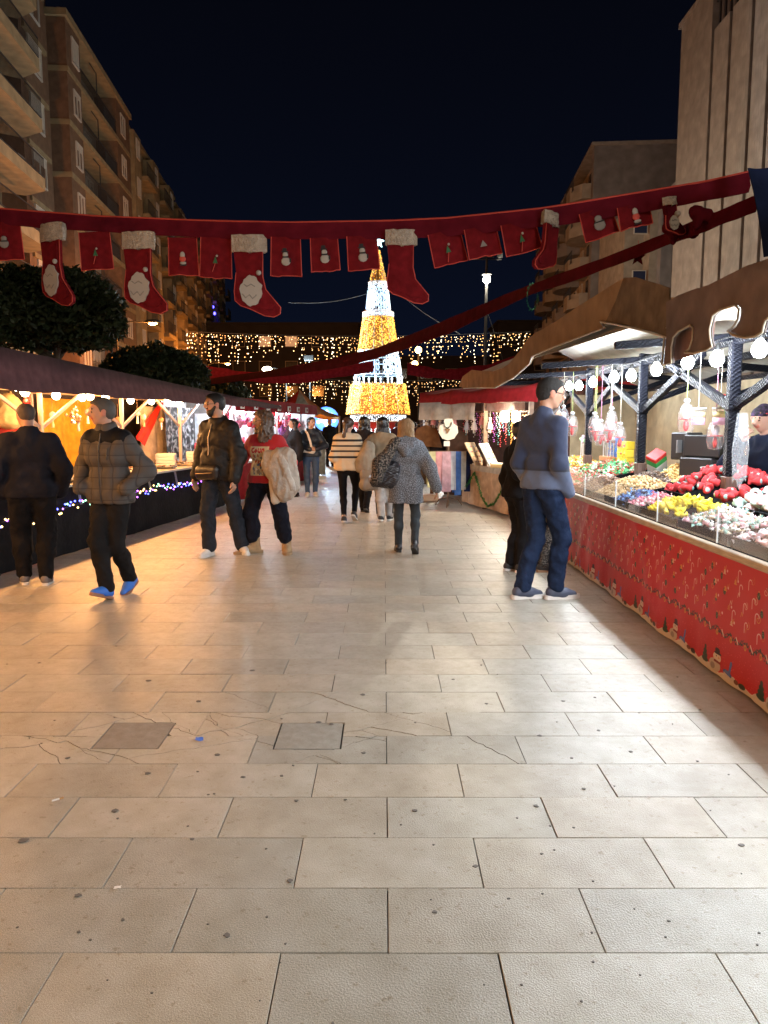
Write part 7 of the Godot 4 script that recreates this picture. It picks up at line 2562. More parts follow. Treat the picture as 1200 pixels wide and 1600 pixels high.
func far_left_stalls() -> void:
	var red := cloth("awning_crimson", 0.36, 0.02, 0.025)
	var t := thing("toy_stall", "white lit toy stall with a crimson valance past the dark stall", "market stall", P(-3.0, 0, 16.5))
	var o := t.position
	var L := func(off: float, y: float, far: float) -> Vector3: return P(left_x(far, off), y, far) - o
	put("front_cloth", drape(L.call(0.02, 0, 20.5), L.call(0.02, 0, 14.15), 0.72, 0.03, Vector3(1, 0, 0), 0.05, 40), red, t)
	put("table_top", MB.new().bar(L.call(-0.4, 0.74, 14.15), L.call(-0.4, 0.74, 20.5), 0.8, 0.03), mt("ware_white", 0.62, 0.56, 0.5, 0.6), t)
	put("valance", drape(L.call(0.12, 0, 21.0), L.call(0.12, 0, 14.3), 1.98, 1.74, Vector3(1, 0, 0), 0.04, 40), red, t)
	put("roof", MB.new().bar(L.call(-0.9, 1.98, 14.3), L.call(-0.9, 1.98, 21.0), 2.0, 0.02), red, t)
	put("back_wall", drape(L.call(-1.3, 0, 21.0), L.call(-1.3, 0, 14.4), 1.95, 0.0, Vector3(1, 0, 0), 0.03, 40), cloth("back_white", 0.6, 0.62, 0.63), t)
	put("end_wall", drape(L.call(-1.3, 0, 20.9), L.call(0.1, 0, 20.9), 1.95, 0.0, Vector3.BACK, 0.03, 12), cloth("back_white", 0.6, 0.62, 0.63), t)
	for d in [14.4, 16.5, 18.6, 20.8]:
		put("post", MB.new().box(L.call(-0.3, 1.0, d), Vector3(0.05, 1.95, 0.05)), mt("post_grey", 0.3, 0.27, 0.25, 0.5), t)
		put("brace", MB.new().bar(L.call(-0.3, 1.4, d), L.call(-0.3, 1.9, d + 1.0), 0.04, 0.05), mt("post_grey", 0.3, 0.27, 0.25, 0.5), t)
	for i in 7:
		var f := thing("paper_flag", "small white paper flag under the crimson valance, %s from the near end" % ordinal(i), "flag", P(left_x(14.6 + i * 0.85, 0.16), 1.86, 14.6 + i * 0.85), 1.2, "paper flags on the toy stall")
		put("paper", MB.new().box(Vector3(0, -0.02, 0), Vector3(0.15, 0.12, 0.004)), mt("paper_white", 0.7, 0.68, 0.64, 0.8), f)
		put("print", MB.new().box(Vector3(0.02, -0.02, 0.003), Vector3(0.06, 0.06, 0.004)), red, f)
	var pal := [mt("plush_pink", 0.65, 0.25, 0.35, 0.8), mt("plush_rose", 0.5, 0.1, 0.2, 0.8), mt("plush_white", 0.65, 0.62, 0.62, 0.8), mt("plush_red", 0.5, 0.03, 0.04, 0.8), mt("plush_violet", 0.3, 0.12, 0.35, 0.8)]
	for i in 34:
		var d := 14.7 + (i % 17) * 0.36
		var up := 0.0 if i < 17 else 1.0
		var off := -0.3 - 0.4 * (i % 3) * (1.0 - up)
		var y := 0.9 + 0.08 * (i % 2) if up == 0 else 1.45 + 0.14 * sin(i * 1.9)
		var p := thing("plush_toy", "%s soft toy on the toy stall, %s %s" % [["pink", "rose", "white", "red", "violet"][i % 5], ordinal(i % 16), ["along the counter", "along the hanging row"][int(up)]], "soft toy", P(left_x(d, off), y, d), 0.6, "soft toys on the toy stall")
		put("toy_body", MB.new().ball(Vector3(0, 0, 0), Vector3(0.085, 0.1, 0.08), 6, 8), pal[i % 5], p)
		put("toy_head", MB.new().ball(Vector3(0, 0.14, 0), Vector3(0.065, 0.062, 0.06), 6, 8), pal[(i * 3 + 2) % 5], p)
		for s in [-1.0, 1.0]:
			put("toy_ear", MB.new().ball(Vector3(0.045 * s, 0.2, 0), Vector3(0.022, 0.03, 0.016), 4, 6), pal[(i * 3 + 2) % 5], p)
			put("toy_arm", MB.new().ball(Vector3(0.085 * s, 0.03, 0.02), Vector3(0.03, 0.055, 0.03), 4, 6), pal[i % 5], p)
	var glow := mt("tube_glow", 0.85, 0.95, 1.0, 0.4, {"glow": 12.0})
	for i in 5:
		bulb("cold white bulb of the toy stall, %s from the near end" % ordinal(i), P(left_x(14.8 + i * 1.25, -0.35), 1.78, 14.8 + i * 1.25), Color(0.88, 0.95, 1.0), glow, 1.1, "cold bulbs of the toy stall", 0.06)
	var sheet := thing("white_sheet", "bright pale blue sheet at the near end of the toy stall", "cloth", P(left_x(15.4, -0.8), 0, 15.4))
	put("cloth", drape(Vector3(-0.3, 0, -0.2), Vector3(0.55, 0, 0.0), 1.7, 0.95, Vector3.BACK, 0.02, 12), cloth("sheet_pale", 0.6, 0.68, 0.72), sheet)
	# patchwork tent
	var tent := thing("patchwork_tent", "patchwork tent of orange, red and cream cloth beyond the toy stall", "tent", P(-2.5, 0, 23.0))
	var apex := Vector3(0, 2.5, 0)
	var ring := []
	for k in 8:
		var a := TAU * k / 8.0 + 0.2
		ring.append(Vector3(cos(a) * 1.25, 1.72 + 0.12 * sin(k * 2.6), sin(a) * 1.2))
	for k in 8:
		var p := []
		for i in 6:
			var e: Vector3 = ring[k].lerp(ring[(k + 1) % 8], i / 5.0) - Vector3(0, 0.06 * sin(i / 5.0 * PI), 0)
			var r := []
			for j in 5:
				r.append(apex.lerp(e, j / 4.0) - Vector3(0, 0.14 * sin(j / 4.0 * PI), 0))
			p.append(r)
		put("tent_panel", MB.new().sheet(p, 0.008), [cloth("tent_orange", 0.55, 0.16, 0.03), cloth("tent_cream", 0.5, 0.46, 0.36), cloth("tent_red", 0.4, 0.03, 0.025)][k % 3], tent)
		if k % 2 == 0:
			put("tent_pole", MB.new().tube([ring[k] * Vector3(0.97, 0, 0.97), ring[k] * Vector3(0.97, 0.99, 0.97)], 0.03, 6), mt("stall_wood", 0.16, 0.09, 0.05, 0.7), tent)
	bulb("pale warm bulb hanging inside the patchwork tent", P(-2.3, 1.6, 22.6), Color(1, 0.9, 0.7), mt("bulb_warm_glow", 1.0, 0.78, 0.48, 0.4, {"glow": 15.0}), 0.9, "", 0.06)
	var tb := thing("tent_table", "white lit table of goods under the patchwork tent", "table", P(-2.5, 0, 22.8))
	put("table_top", MB.new().box(Vector3(0, 0.8, 0), Vector3(1.6, 0.04, 0.8)), mt("ware_white", 0.62, 0.56, 0.5, 0.6), tb)
	put("table_front", drape(Vector3(-0.8, 0, 0.4), Vector3(0.8, 0, 0.4), 0.79, 0.02, Vector3.BACK, 0.04, 16), cloth("awning_white", 0.5, 0.49, 0.44), tb)
	for i in 9:
		put("ware", MB.new().box(Vector3(-0.6 + i * 0.15, 0.9, 0.1 * sin(i * 2.0)), Vector3(0.1, 0.16, 0.1), Basis(Vector3.UP, i), 0.01), pal[i % 5], tb)
	# round lit sign
	var sg := thing("round_sign", "round lit blue and white sign with yellow flowers beyond the tent", "illuminated sign", P(-2.085, 1.66, 28.0))
	put("disc", MB.new().lathe([Vector2(0, 0.03), Vector2(0.44, 0.03), Vector2(0.45, 0.0), Vector2(0.44, -0.03), Vector2(0, -0.03)], 24), mt("sign_blue_glow", 0.12, 0.3, 1.0, 0.4, {"glow": 0.4}), sg).rotation.x = PI / 2
	for q in [[-0.2, 0.12, 0.16, 0], [0.0, 0.22, 0.14, 0], [-0.1, -0.02, 0.14, 0], [0.18, 0.14, 0.1, 1], [0.05, -0.2, 0.13, 1], [-0.3, -0.1, 0.08, 0], [0.28, -0.05, 0.08, 0]]:
		for k in 5:
			var a := TAU * k / 5.0
			put("petal", MB.new().ball(Vector3(q[0] + cos(a) * q[2] * 0.5, q[1] + sin(a) * q[2] * 0.5, 0.04), Vector3(q[2] * 0.45, q[2] * 0.45, 0.01), 4, 7), [mt("sign_white_glow", 0.8, 0.9, 1.0, 0.4, {"glow": 0.5}), mt("sign_yellow_glow", 1.0, 0.75, 0.1, 0.4, {"glow": 0.5})][q[3]], sg)
	put("post", MB.new().tube([Vector3(0, -1.66, -0.05), Vector3(0, -0.3, -0.05)], 0.04, 6), mt("post_grey", 0.3, 0.27, 0.25, 0.5), sg)
	lamp(sg, Vector3(0, 0, 0.3), Color(0.6, 0.75, 1.0), 1.0, 0.3)
	# one more lit stall across the far end so the street does not end in the dark
	var fs := thing("far_stall", "far stall with a dark red awning near the foot of the light tree", "market stall", P(2.9, 0, 27.0))
	put("awning", drape(Vector3(-1.5, 0, 0), Vector3(1.6, 0, 0), 2.3, 1.9, Vector3.BACK, 0.05, 20), red, fs)
	put("roof", MB.new().box(Vector3(0, 2.3, -1), Vector3(3.2, 0.03, 2.0)), red, fs)
	put("front_cloth", drape(Vector3(-1.5, 0, 0), Vector3(1.6, 0, 0), 0.8, 0.02, Vector3.BACK, 0.04, 20), cloth("awning_white", 0.5, 0.49, 0.44), fs)
	put("back_wall", MB.new().box(Vector3(0, 1.1, -1.9), Vector3(3.1, 2.2, 0.02)), cloth("back_plum", 0.06, 0.035, 0.03), fs)
	for x in [-1.5, 1.55]:
		put("post", MB.new().box(Vector3(x, 1.1, -0.1), Vector3(0.06, 2.2, 0.06)), mt("post_grey", 0.3, 0.27, 0.25, 0.5), fs)
	bulb("white bulb of the far stall at the foot of the light tree", P(2.6, 1.8, 26.6), Color(0.95, 0.97, 1.0), glow, 3.5, "", 0.06)


# ---- bunting across the street
func band_path(f: float) -> Vector3: # the upper band: left end to right end
	var px := lerpf(-60.0, 1172.0, f)
	var far := lerpf(6.7, 5.0, f)
	var xs := [-60.0, 0.0, 150.0, 300.0, 450.0, 600.0, 700.0, 850.0, 1000.0, 1100.0, 1172.0]
	var ys := [330.0, 338.0, 350.0, 357.0, 361.0, 359.0, 355.0, 340.0, 316.0, 300.0, 284.0]
	for i in xs.size() - 1:
		if px <= xs[i + 1]:
			return at_far(px, lerpf(ys[i], ys[i + 1], (px - xs[i]) / (xs[i + 1] - xs[i])), far)
	return at_far(px, ys[-1], far)


func band_far(px: float) -> float:
	return lerpf(6.7, 5.0, (px + 60.0) / 1232.0)


func bunting() -> void:
	var red := mt("band_red", 0.115, 0.009, 0.018, 0.85, {"tex": "mott", "bump": "cloth", "depth": 0.4, "scale": 1.5, "spec": 0.12})
	var felt := mt("felt_red", 0.17, 0.01, 0.014, 0.8, {"tex": "mott", "scale": 3.0, "rim": 0.15, "back": 0.1, "spec": 0.15})
	var trim := mt("felt_trim", 0.45, 0.05, 0.03, 0.7)
	var cuff := mt("cuff_cream", 0.5, 0.42, 0.33, 0.9, {"tex": "mott", "bump": "cloth", "depth": 2.0, "scale": 5.0, "rim": 0.3})
	var band := thing("bunting_band", "dark red cloth band strung right across the street above the crowd", "bunting", Vector3.ZERO)
	var rows := []
	for i in 61:
		var f := i / 60.0
		var c := band_path(f)
		var h := 0.062 + 0.008 * wob(f * 25.0)
		rows.append([c - Vector3(0, h, 0.01), c + Vector3(0, -h * 0.4, 0.012 + 0.006 * wob(f * 40.0)), c + Vector3(0, h * 0.2, -0.004), c + Vector3(0, h, 0.006)])
	put("band_cloth", MB.new().sheet(rows, 0.008), red, band)
	var cord := []
	for i in 61:
		cord.append(band_path(i / 60.0) + Vector3(0, 0.062, 0))
	put("cord", MB.new().tube(cord, 0.008, 5), trim, band)
	# second band, from the same mast down the street to the far left
	var b2 := thing("bunting_band", "second red cloth band running from the right mast away down the street", "bunting", Vector3.ZERO)
	var key := [[1180, 318, 4.6, 0.09], [1120, 342, 4.9, 0.085], [1060, 366, 5.3, 0.1], [980, 398, 5.8, 0.09], [900, 428, 6.5, 0.09], [830, 452, 7.3, 0.1], [770, 478, 8.3, 0.14], [700, 510, 9.6, 0.16], [640, 533, 11.0, 0.18], [585, 553, 12.6, 0.19], [520, 568, 14.2, 0.18], [450, 580, 16.0, 0.17], [390, 588, 17.8, 0.16], [330, 596, 19.5, 0.15]]
	rows = []
	for i in key.size():
		for s in 4:
			if i == key.size() - 1 and s > 0:
				break
			var a: Array = key[i]
			var b: Array = key[mini(i + 1, key.size() - 1)]
			var f := s / 4.0
			var c := at_far(lerpf(a[0], b[0], f), lerpf(a[1], b[1], f), lerpf(a[2], b[2], f))
			var h: float = lerpf(a[3], b[3], f) * 0.5 * (1.0 + 0.18 * wob(i * 2.0 + f * 2.0))
			rows.append([c + Vector3(0, h, 0), c + Vector3(0, 0, 0.02 + 0.012 * wob(i * 3.0 + f * 3)), c - Vector3(0, h, 0)])
	put("band_cloth", MB.new().sheet(rows, 0.008), red, b2)
	# loose sewn-on ends near the mast
	var tails := [[1062, 362, 5.25, 0.17, 0.13, "loose gathered end of red cloth below the gray stocking"], [1095, 335, 5.0, 0.09, 0.16, "ragged red cloth tail near the right mast"]]
	for q in tails:
		var S := Sdf.new()
		S.cell = 0.012
		S.k = 0.03
		S.cap(Vector3(-q[3] * 0.5, 0.02, 0), Vector3(q[3] * 0.5, -0.01, 0.01), 0.03, 0.035)
		S.cap(Vector3(-q[3] * 0.2, 0.0, 0), Vector3(-q[3] * 0.3, -q[4] * 0.5, 0.01), 0.03, 0.02)
		S.folds(0.01, 9, 16.0)
		var tl := thing("cloth_tail", q[5], "cloth", at_far(q[0], q[1], q[2]))
		model(S, "gathered_cloth", red, tl)
	var star := PackedVector2Array()
	for k in 10:
		var r := 0.062 if k % 2 == 0 else 0.026
		star.append(Vector2(sin(TAU * k / 10.0) * r, cos(TAU * k / 10.0) * r))
	var st := thing("felt_star", "small red felt star hanging under the second band", "ornament", at_far(997, 402, 5.8))
	put("star", MB.new().prism(star, Transform3D(), 0.012), felt, st)
	put("thread", MB.new().tube([Vector3(0, 0.06, -0.006), Vector3(0, 0.12, -0.006)], 0.002, 4), trim, st)
	var wr := thing("green_wreath_light", "green tinsel loop hanging on the second band", "ornament", at_far(832, 460, 7.25))
	var wm := MB.new()
	for i in 90:
		var a := TAU * i / 90.0
		var p := Vector3(cos(a) * 0.05, sin(a) * 0.12 - 0.02, 0)
		for q in 2:
			var d := Vector3(rng.randfn(), rng.randfn(), rng.randfn()).normalized() * 0.02
			wm.tri(p + Vector3(0.003, 0, 0), p - Vector3(0.003, 0, 0), p + d)
	kind(put("tinsel", wm, mt("tinsel_emerald", 0.02, 0.2, 0.1, 0.3, {"metal": 0.3}), wr), "stuff")
	# flags: px left, right, top, bottom, tilt, motif
	var flags := [[-22, 32, 347, 403, 2.0, 0, "red felt flag with a gray round motif at the left edge"], [122, 172, 362, 418, 3.0, 1, "red felt flag with a tiny dark tree between the two leftmost stockings"], [262, 308, 371, 427, 0.0, 2, "red felt flag with a small robin figure right of the second stocking"], [313, 362, 371, 431, -2.0, 1, "red felt flag with a green pine sprig left of the third stocking"], [423, 470, 370, 428, 0.0, 3, "red felt flag with a snowman right of the third stocking"], [484, 528, 371, 421, 3.0, 3, "red felt flag with a snowman in the middle, left of the light tree"], [541, 589, 368, 419, 4.0, 3, "red felt flag with a snowman overlapping the top of the light tree"], [667, 719, 361, 411, 14.0, 1, "red felt flag with a dark motif right of the plain stocking"], [724, 775, 354, 399, 12.0, 4, "red felt flag with a gray triangle motif above the white lamp"], [781, 836, 346, 393, 14.0, 1, "red felt flag with a dark sprig left of the drooping stocking"], [903, 955, 327, 370, 18.0, 0, "dark red flag with a gray motif right of the drooping stocking"], [963, 1014, 319, 353, 14.0, 2, "dark red flag with a pink motif left of the gray stocking"]]
	var snow := mt("felt_white", 0.34, 0.31, 0.27, 0.9)
	var blackf := mt("felt_black", 0.02, 0.02, 0.02, 0.9)
	var greenf := mt("felt_green", 0.03, 0.12, 0.05, 0.9)
	for q in flags:
		var cx: float = (q[0] + q[1]) * 0.5
		var far := band_far(cx)
		var sc := far / 1208.0
		var w: float = (q[1] - q[0]) * sc
		var h: float = (q[3] - q[2]) * sc
		var t := thing("felt_flag", q[6], "flag", at_far(cx, q[2], far), 0.0, "felt flags on the bunting")
		t.rotation.z = deg_to_rad(q[4])
		var r := []
		for i in 9:
			var f := i / 8.0
			var col := []
			for j in 7:
				var v := j / 6.0
				col.append(Vector3((f - 0.5) * w * (1.0 - 0.06 * v), -h * (1.0 - v) - 0.006 * wob(f * 7.0 + cx) * (1.0 - v), 0.018 * (1.0 - v) * wob(f * 5.0 + cx * 0.1, cx)))
			r.append(col)
		put("felt", MB.new().sheet(r, 0.004), felt, t)
		var edge := []
		for j in 7:
			edge.append(r[0][6 - j] + Vector3(0, 0, 0.001))
		for i in 9:
			edge.append(r[i][0] + Vector3(0, 0, 0.001))
		for j in 7:
			edge.append(r[8][j] + Vector3(0, 0, 0.001))
		put("stitched_edge", MB.new().tube(edge, 0.0035, 5), trim, t)
		var mo := Vector3(0, -h * 0.58, 0.016)
		match q[5]:
			0:
				put("motif", MB.new().ball(mo, Vector3(0.04, 0.036, 0.006), 5, 10).ball(mo + Vector3(0, 0.042, 0), Vector3(0.026, 0.022, 0.006), 5, 8), mt("felt_gray", 0.22, 0.2, 0.18, 0.9), t)
				put("motif_band", MB.new().box(mo + Vector3(0, 0.02, 0.007), Vector3(0.07, 0.008, 0.003)), blackf, t)
			1:
				put("motif", MB.new().prism(PackedVector2Array([Vector2(-0.018, -0.02), Vector2(0.018, -0.02), Vector2(0.0, 0.03)]), Transform3D(Basis(), mo + Vector3(0, 0, 0.004)), 0.006), greenf, t)
				put("motif_top", MB.new().ball(mo + Vector3(0.012, 0.035, 0.004), Vector3(0.009, 0.009, 0.004), 4, 6), snow, t)
				put("ribbon", MB.new().tube([mo + Vector3(0, -0.02, 0.004), mo + Vector3(-0.02, -0.085, 0.006)], 0.003, 4), trim, t)
			2:
				put("motif", MB.new().ball(mo + Vector3(0, 0.03, 0), Vector3(0.02, 0.028, 0.006), 5, 8).ball(mo + Vector3(0.004, -0.03, 0), Vector3(0.026, 0.012, 0.006), 4, 8), snow, t)
				put("motif_body", MB.new().ball(mo, Vector3(0.026, 0.026, 0.007), 5, 8), trim, t)
				put("motif_feet", MB.new().box(mo + Vector3(0.004, -0.046, 0), Vector3(0.05, 0.008, 0.005)), blackf, t)
			3:
				put("snowman_body", MB.new().ball(mo + Vector3(0, -0.016, 0), Vector3(0.036, 0.033, 0.008), 5, 10).ball(mo + Vector3(-0.003, 0.032, 0), Vector3(0.022, 0.021, 0.007), 5, 8), snow, t)
				put("snowman_hat", MB.new().box(mo + Vector3(-0.006, 0.054, 0.003), Vector3(0.052, 0.008, 0.006)).box(mo + Vector3(-0.008, 0.068, 0.003), Vector3(0.03, 0.024, 0.006)), blackf, t)
				put("snowman_scarf", MB.new().box(mo + Vector3(0.0, 0.014, 0.009), Vector3(0.044, 0.01, 0.004)).box(mo + Vector3(0.034, -0.01, 0.006), Vector3(0.012, 0.03, 0.004)), blackf, t)
			4:
				put("motif", MB.new().prism(PackedVector2Array([Vector2(-0.024, -0.02), Vector2(0.024, -0.02), Vector2(0.0, 0.022)]), Transform3D(Basis(), mo + Vector3(0, 0, 0.004)), 0.006), mt("felt_gray", 0.22, 0.2, 0.18, 0.9), t)
	# stockings: top centre px, top y, length px, turn, mirrored, patch, label
	var stk := [[81, 352, 122, -1.0, 1, true, "leftmost stocking with a curly white patch, before the dark round tree", -0.55], [217, 365, 120, -1.0, 1, true, "second stocking from the left, its white patch turned to the street", -0.2], [390, 370, 120, 0.0, 1, true, "third stocking with a curly white patch, left of the snowman flags", 0.0], [627, 362, 108, 0.0, 1, false, "plain red stocking hanging right of the light tree", 0.0], [862, 336, 88, -6.0, -1, false, "drooping plain stocking with its toe hidden at right of the street", 0.75], [1044, 311, 55, 8.0, 1, true, "folded stocking with a gray patch at the right end of the bunting", 0.2]]
	for q in stk:
		var far := band_far(q[0])
		var s: float = q[2] * far / 1208.0
		var t := thing("stocking", q[6], "stocking", at_far(q[0], q[1], far) + Vector3(0, 0, 0.025), q[7], "stockings on the bunting")
		t.rotation.z = deg_to_rad(q[3])
		var mir: float = q[4]
		var pts := PackedVector2Array()
		for p in [[-0.2, -0.18], [0.17, -0.18], [0.165, -0.5], [0.2, -0.66], [0.3, -0.78], [0.385, -0.88], [0.38, -0.96], [0.3, -1.0], [0.18, -0.985], [0.0, -0.9], [-0.12, -0.86], [-0.19, -0.8], [-0.2, -0.68], [-0.17, -0.45]]:
			pts.append(Vector2(p[0] * mir, p[1]) * s)
		var m := MB.new()
		# a soft, slightly stuffed outline
		var ctr := Vector2(0, -0.55) * s
		m.prism(pts, Transform3D(Basis(), Vector3(0, 0, 0.008)), 0.03)
		var infl := PackedVector2Array()
		for p in pts:
			infl.append(ctr.lerp(p, 0.82))
		m.prism(infl, Transform3D(Basis(), Vector3(0, 0, 0.018)), 0.008)
		put("stocking_body", m, felt if q[0] < 900 else red, t)
		var e := []
		for p in pts:
			e.append(Vector3(p.x, p.y, 0.006))
		put("stitched_edge", MB.new().tube(e, 0.004, 5), trim, t)
		var cf := []
		for i in 9:
			var f := i / 8.0
			var col := []
			for j in 4:
				var v := j / 3.0
				col.append(Vector3((f - 0.5) * 0.45 * s, (-0.2 + 0.21 * v) * s + 0.006 * wob(f * 9.0, v), 0.034 * sin(f * PI) + 0.004 * wob(f * 16.0 + v * 5)))
			cf.append(col)
		put("cuff", MB.new().sheet(cf, 0.05), cuff, t)
		if q[5]:
			var sc := PackedVector2Array()
			for k in 26:
				var a := TAU * k / 26.0
				var rr := (0.155 + 0.018 * absf(sin(a * 4.5))) * (1.0 if sin(a) < 0.3 else 0.82)
				sc.append(Vector2(cos(a) * rr * 0.85 * mir + 0.01, sin(a) * rr * 1.25) * s + Vector2(0.01 * mir, -0.66) * s)
			put("white_patch", MB.new().prism(sc, Transform3D(Basis(), Vector3(0, 0, 0.03)), 0.014), snow, t)
			put("patch_stitching", MB.new().tube([Vector3(-0.07, -0.6, 0), Vector3(-0.03, -0.63, 0), Vector3(0.02, -0.6, 0), Vector3(0.07, -0.63, 0)].map(func(v): return v * s + Vector3(0, 0, 0.031)), 0.004, 5).tube([Vector3(-0.09, -0.72, 0), Vector3(-0.05, -0.77, 0), Vector3(0.0, -0.73, 0), Vector3(0.04, -0.78, 0), Vector3(0.09, -0.73, 0)].map(func(v): return v * s + Vector3(0, 0, 0.031)), 0.004, 5), mt("felt_gray", 0.22, 0.2, 0.18, 0.9), t)
			put("pompom", MB.new().ball(Vector3(0.12 * mir * s, -0.46 * s, 0.03), Vector3.ONE * 0.02, 5, 8), snow, t)


# ---------------------------------------------------------------- the people
func stripes_image(fn: Callable, rows := 256) -> ImageTexture: # a strip whose rows run over two metres of height
	var im := Image.create(4, rows, false, Image.FORMAT_RGB8)
	for j in rows:
		for i in 4:
			im.set_pixel(i, j, fn.call(j * 2.0 / rows))
	return ImageTexture.create_from_image(im)


func cap_hat(J: Dictionary, cell: float) -> Sdf: # a knitted cap pulled to the brows
	var S := Sdf.new()
	var hh: float = 0.131 * J.H
	var c: Vector3 = J.head
	var B: Basis = J.hb
	S.cell = cell
	S.k = 0.02
	S.cap(c + B * (Vector3(0, 0.1, -0.13) * hh), c + B * (Vector3(0, 0.13, 0.08) * hh), hh * 0.37, hh * 0.35)
	S.cap(c + B * (Vector3(0, 0.2, -0.05) * hh), c + B * (Vector3(0, 0.3, -0.1) * hh), hh * 0.28, hh * 0.25)
	S.cut(B * Vector3(0, -0.97, 0.22), c + B * (Vector3(0, 0.14, 0.3) * hh))
	return S


func glasses(J: Dictionary, mat: Material) -> void:
	var hh: float = 0.131 * J.H
	var m := MB.new()
	var at := func(x: float, y: float, z: float) -> Vector3: return J.head + J.hb * (Vector3(x, y, z) * hh)
	for s in [-1.0, 1.0]:
		var r := []
		for k in 13:
			var a := TAU * k / 12.0
			r.append(at.call(0.15 * s + cos(a) * 0.1, 0.01 + sin(a) * 0.085, 0.42 - 0.05 * absf(0.15 * s + cos(a) * 0.1)))
		m.tube(r, hh * 0.012, 4)
		m.tube([at.call(0.25 * s, 0.03, 0.4), at.call(0.34 * s, 0.03, 0.1), at.call(0.34 * s, 0.02, -0.08)], hh * 0.012, 4)
	m.tube([at.call(-0.05, 0.03, 0.43), at.call(0.05, 0.03, 0.43)], hh * 0.012, 4)
	put("glasses", m, mat, J.root)


func strap(J: Dictionary, pts: Array, w: float, mat: Material) -> void:
	var r := []
	for i in pts.size():
		var f: Vector3 = (pts[mini(i + 1, pts.size() - 1)] - pts[maxi(i - 1, 0)]).normalized()
		var s := f.cross(Vector3(pts[i].x, 0, pts[i].z) + Vector3(0, 0, 0.001)).normalized() * w * 0.5
		r.append([pts[i] - s, pts[i] + s])
	put("bag_strap", MB.new().sheet(r, 0.004), mat, J.root)


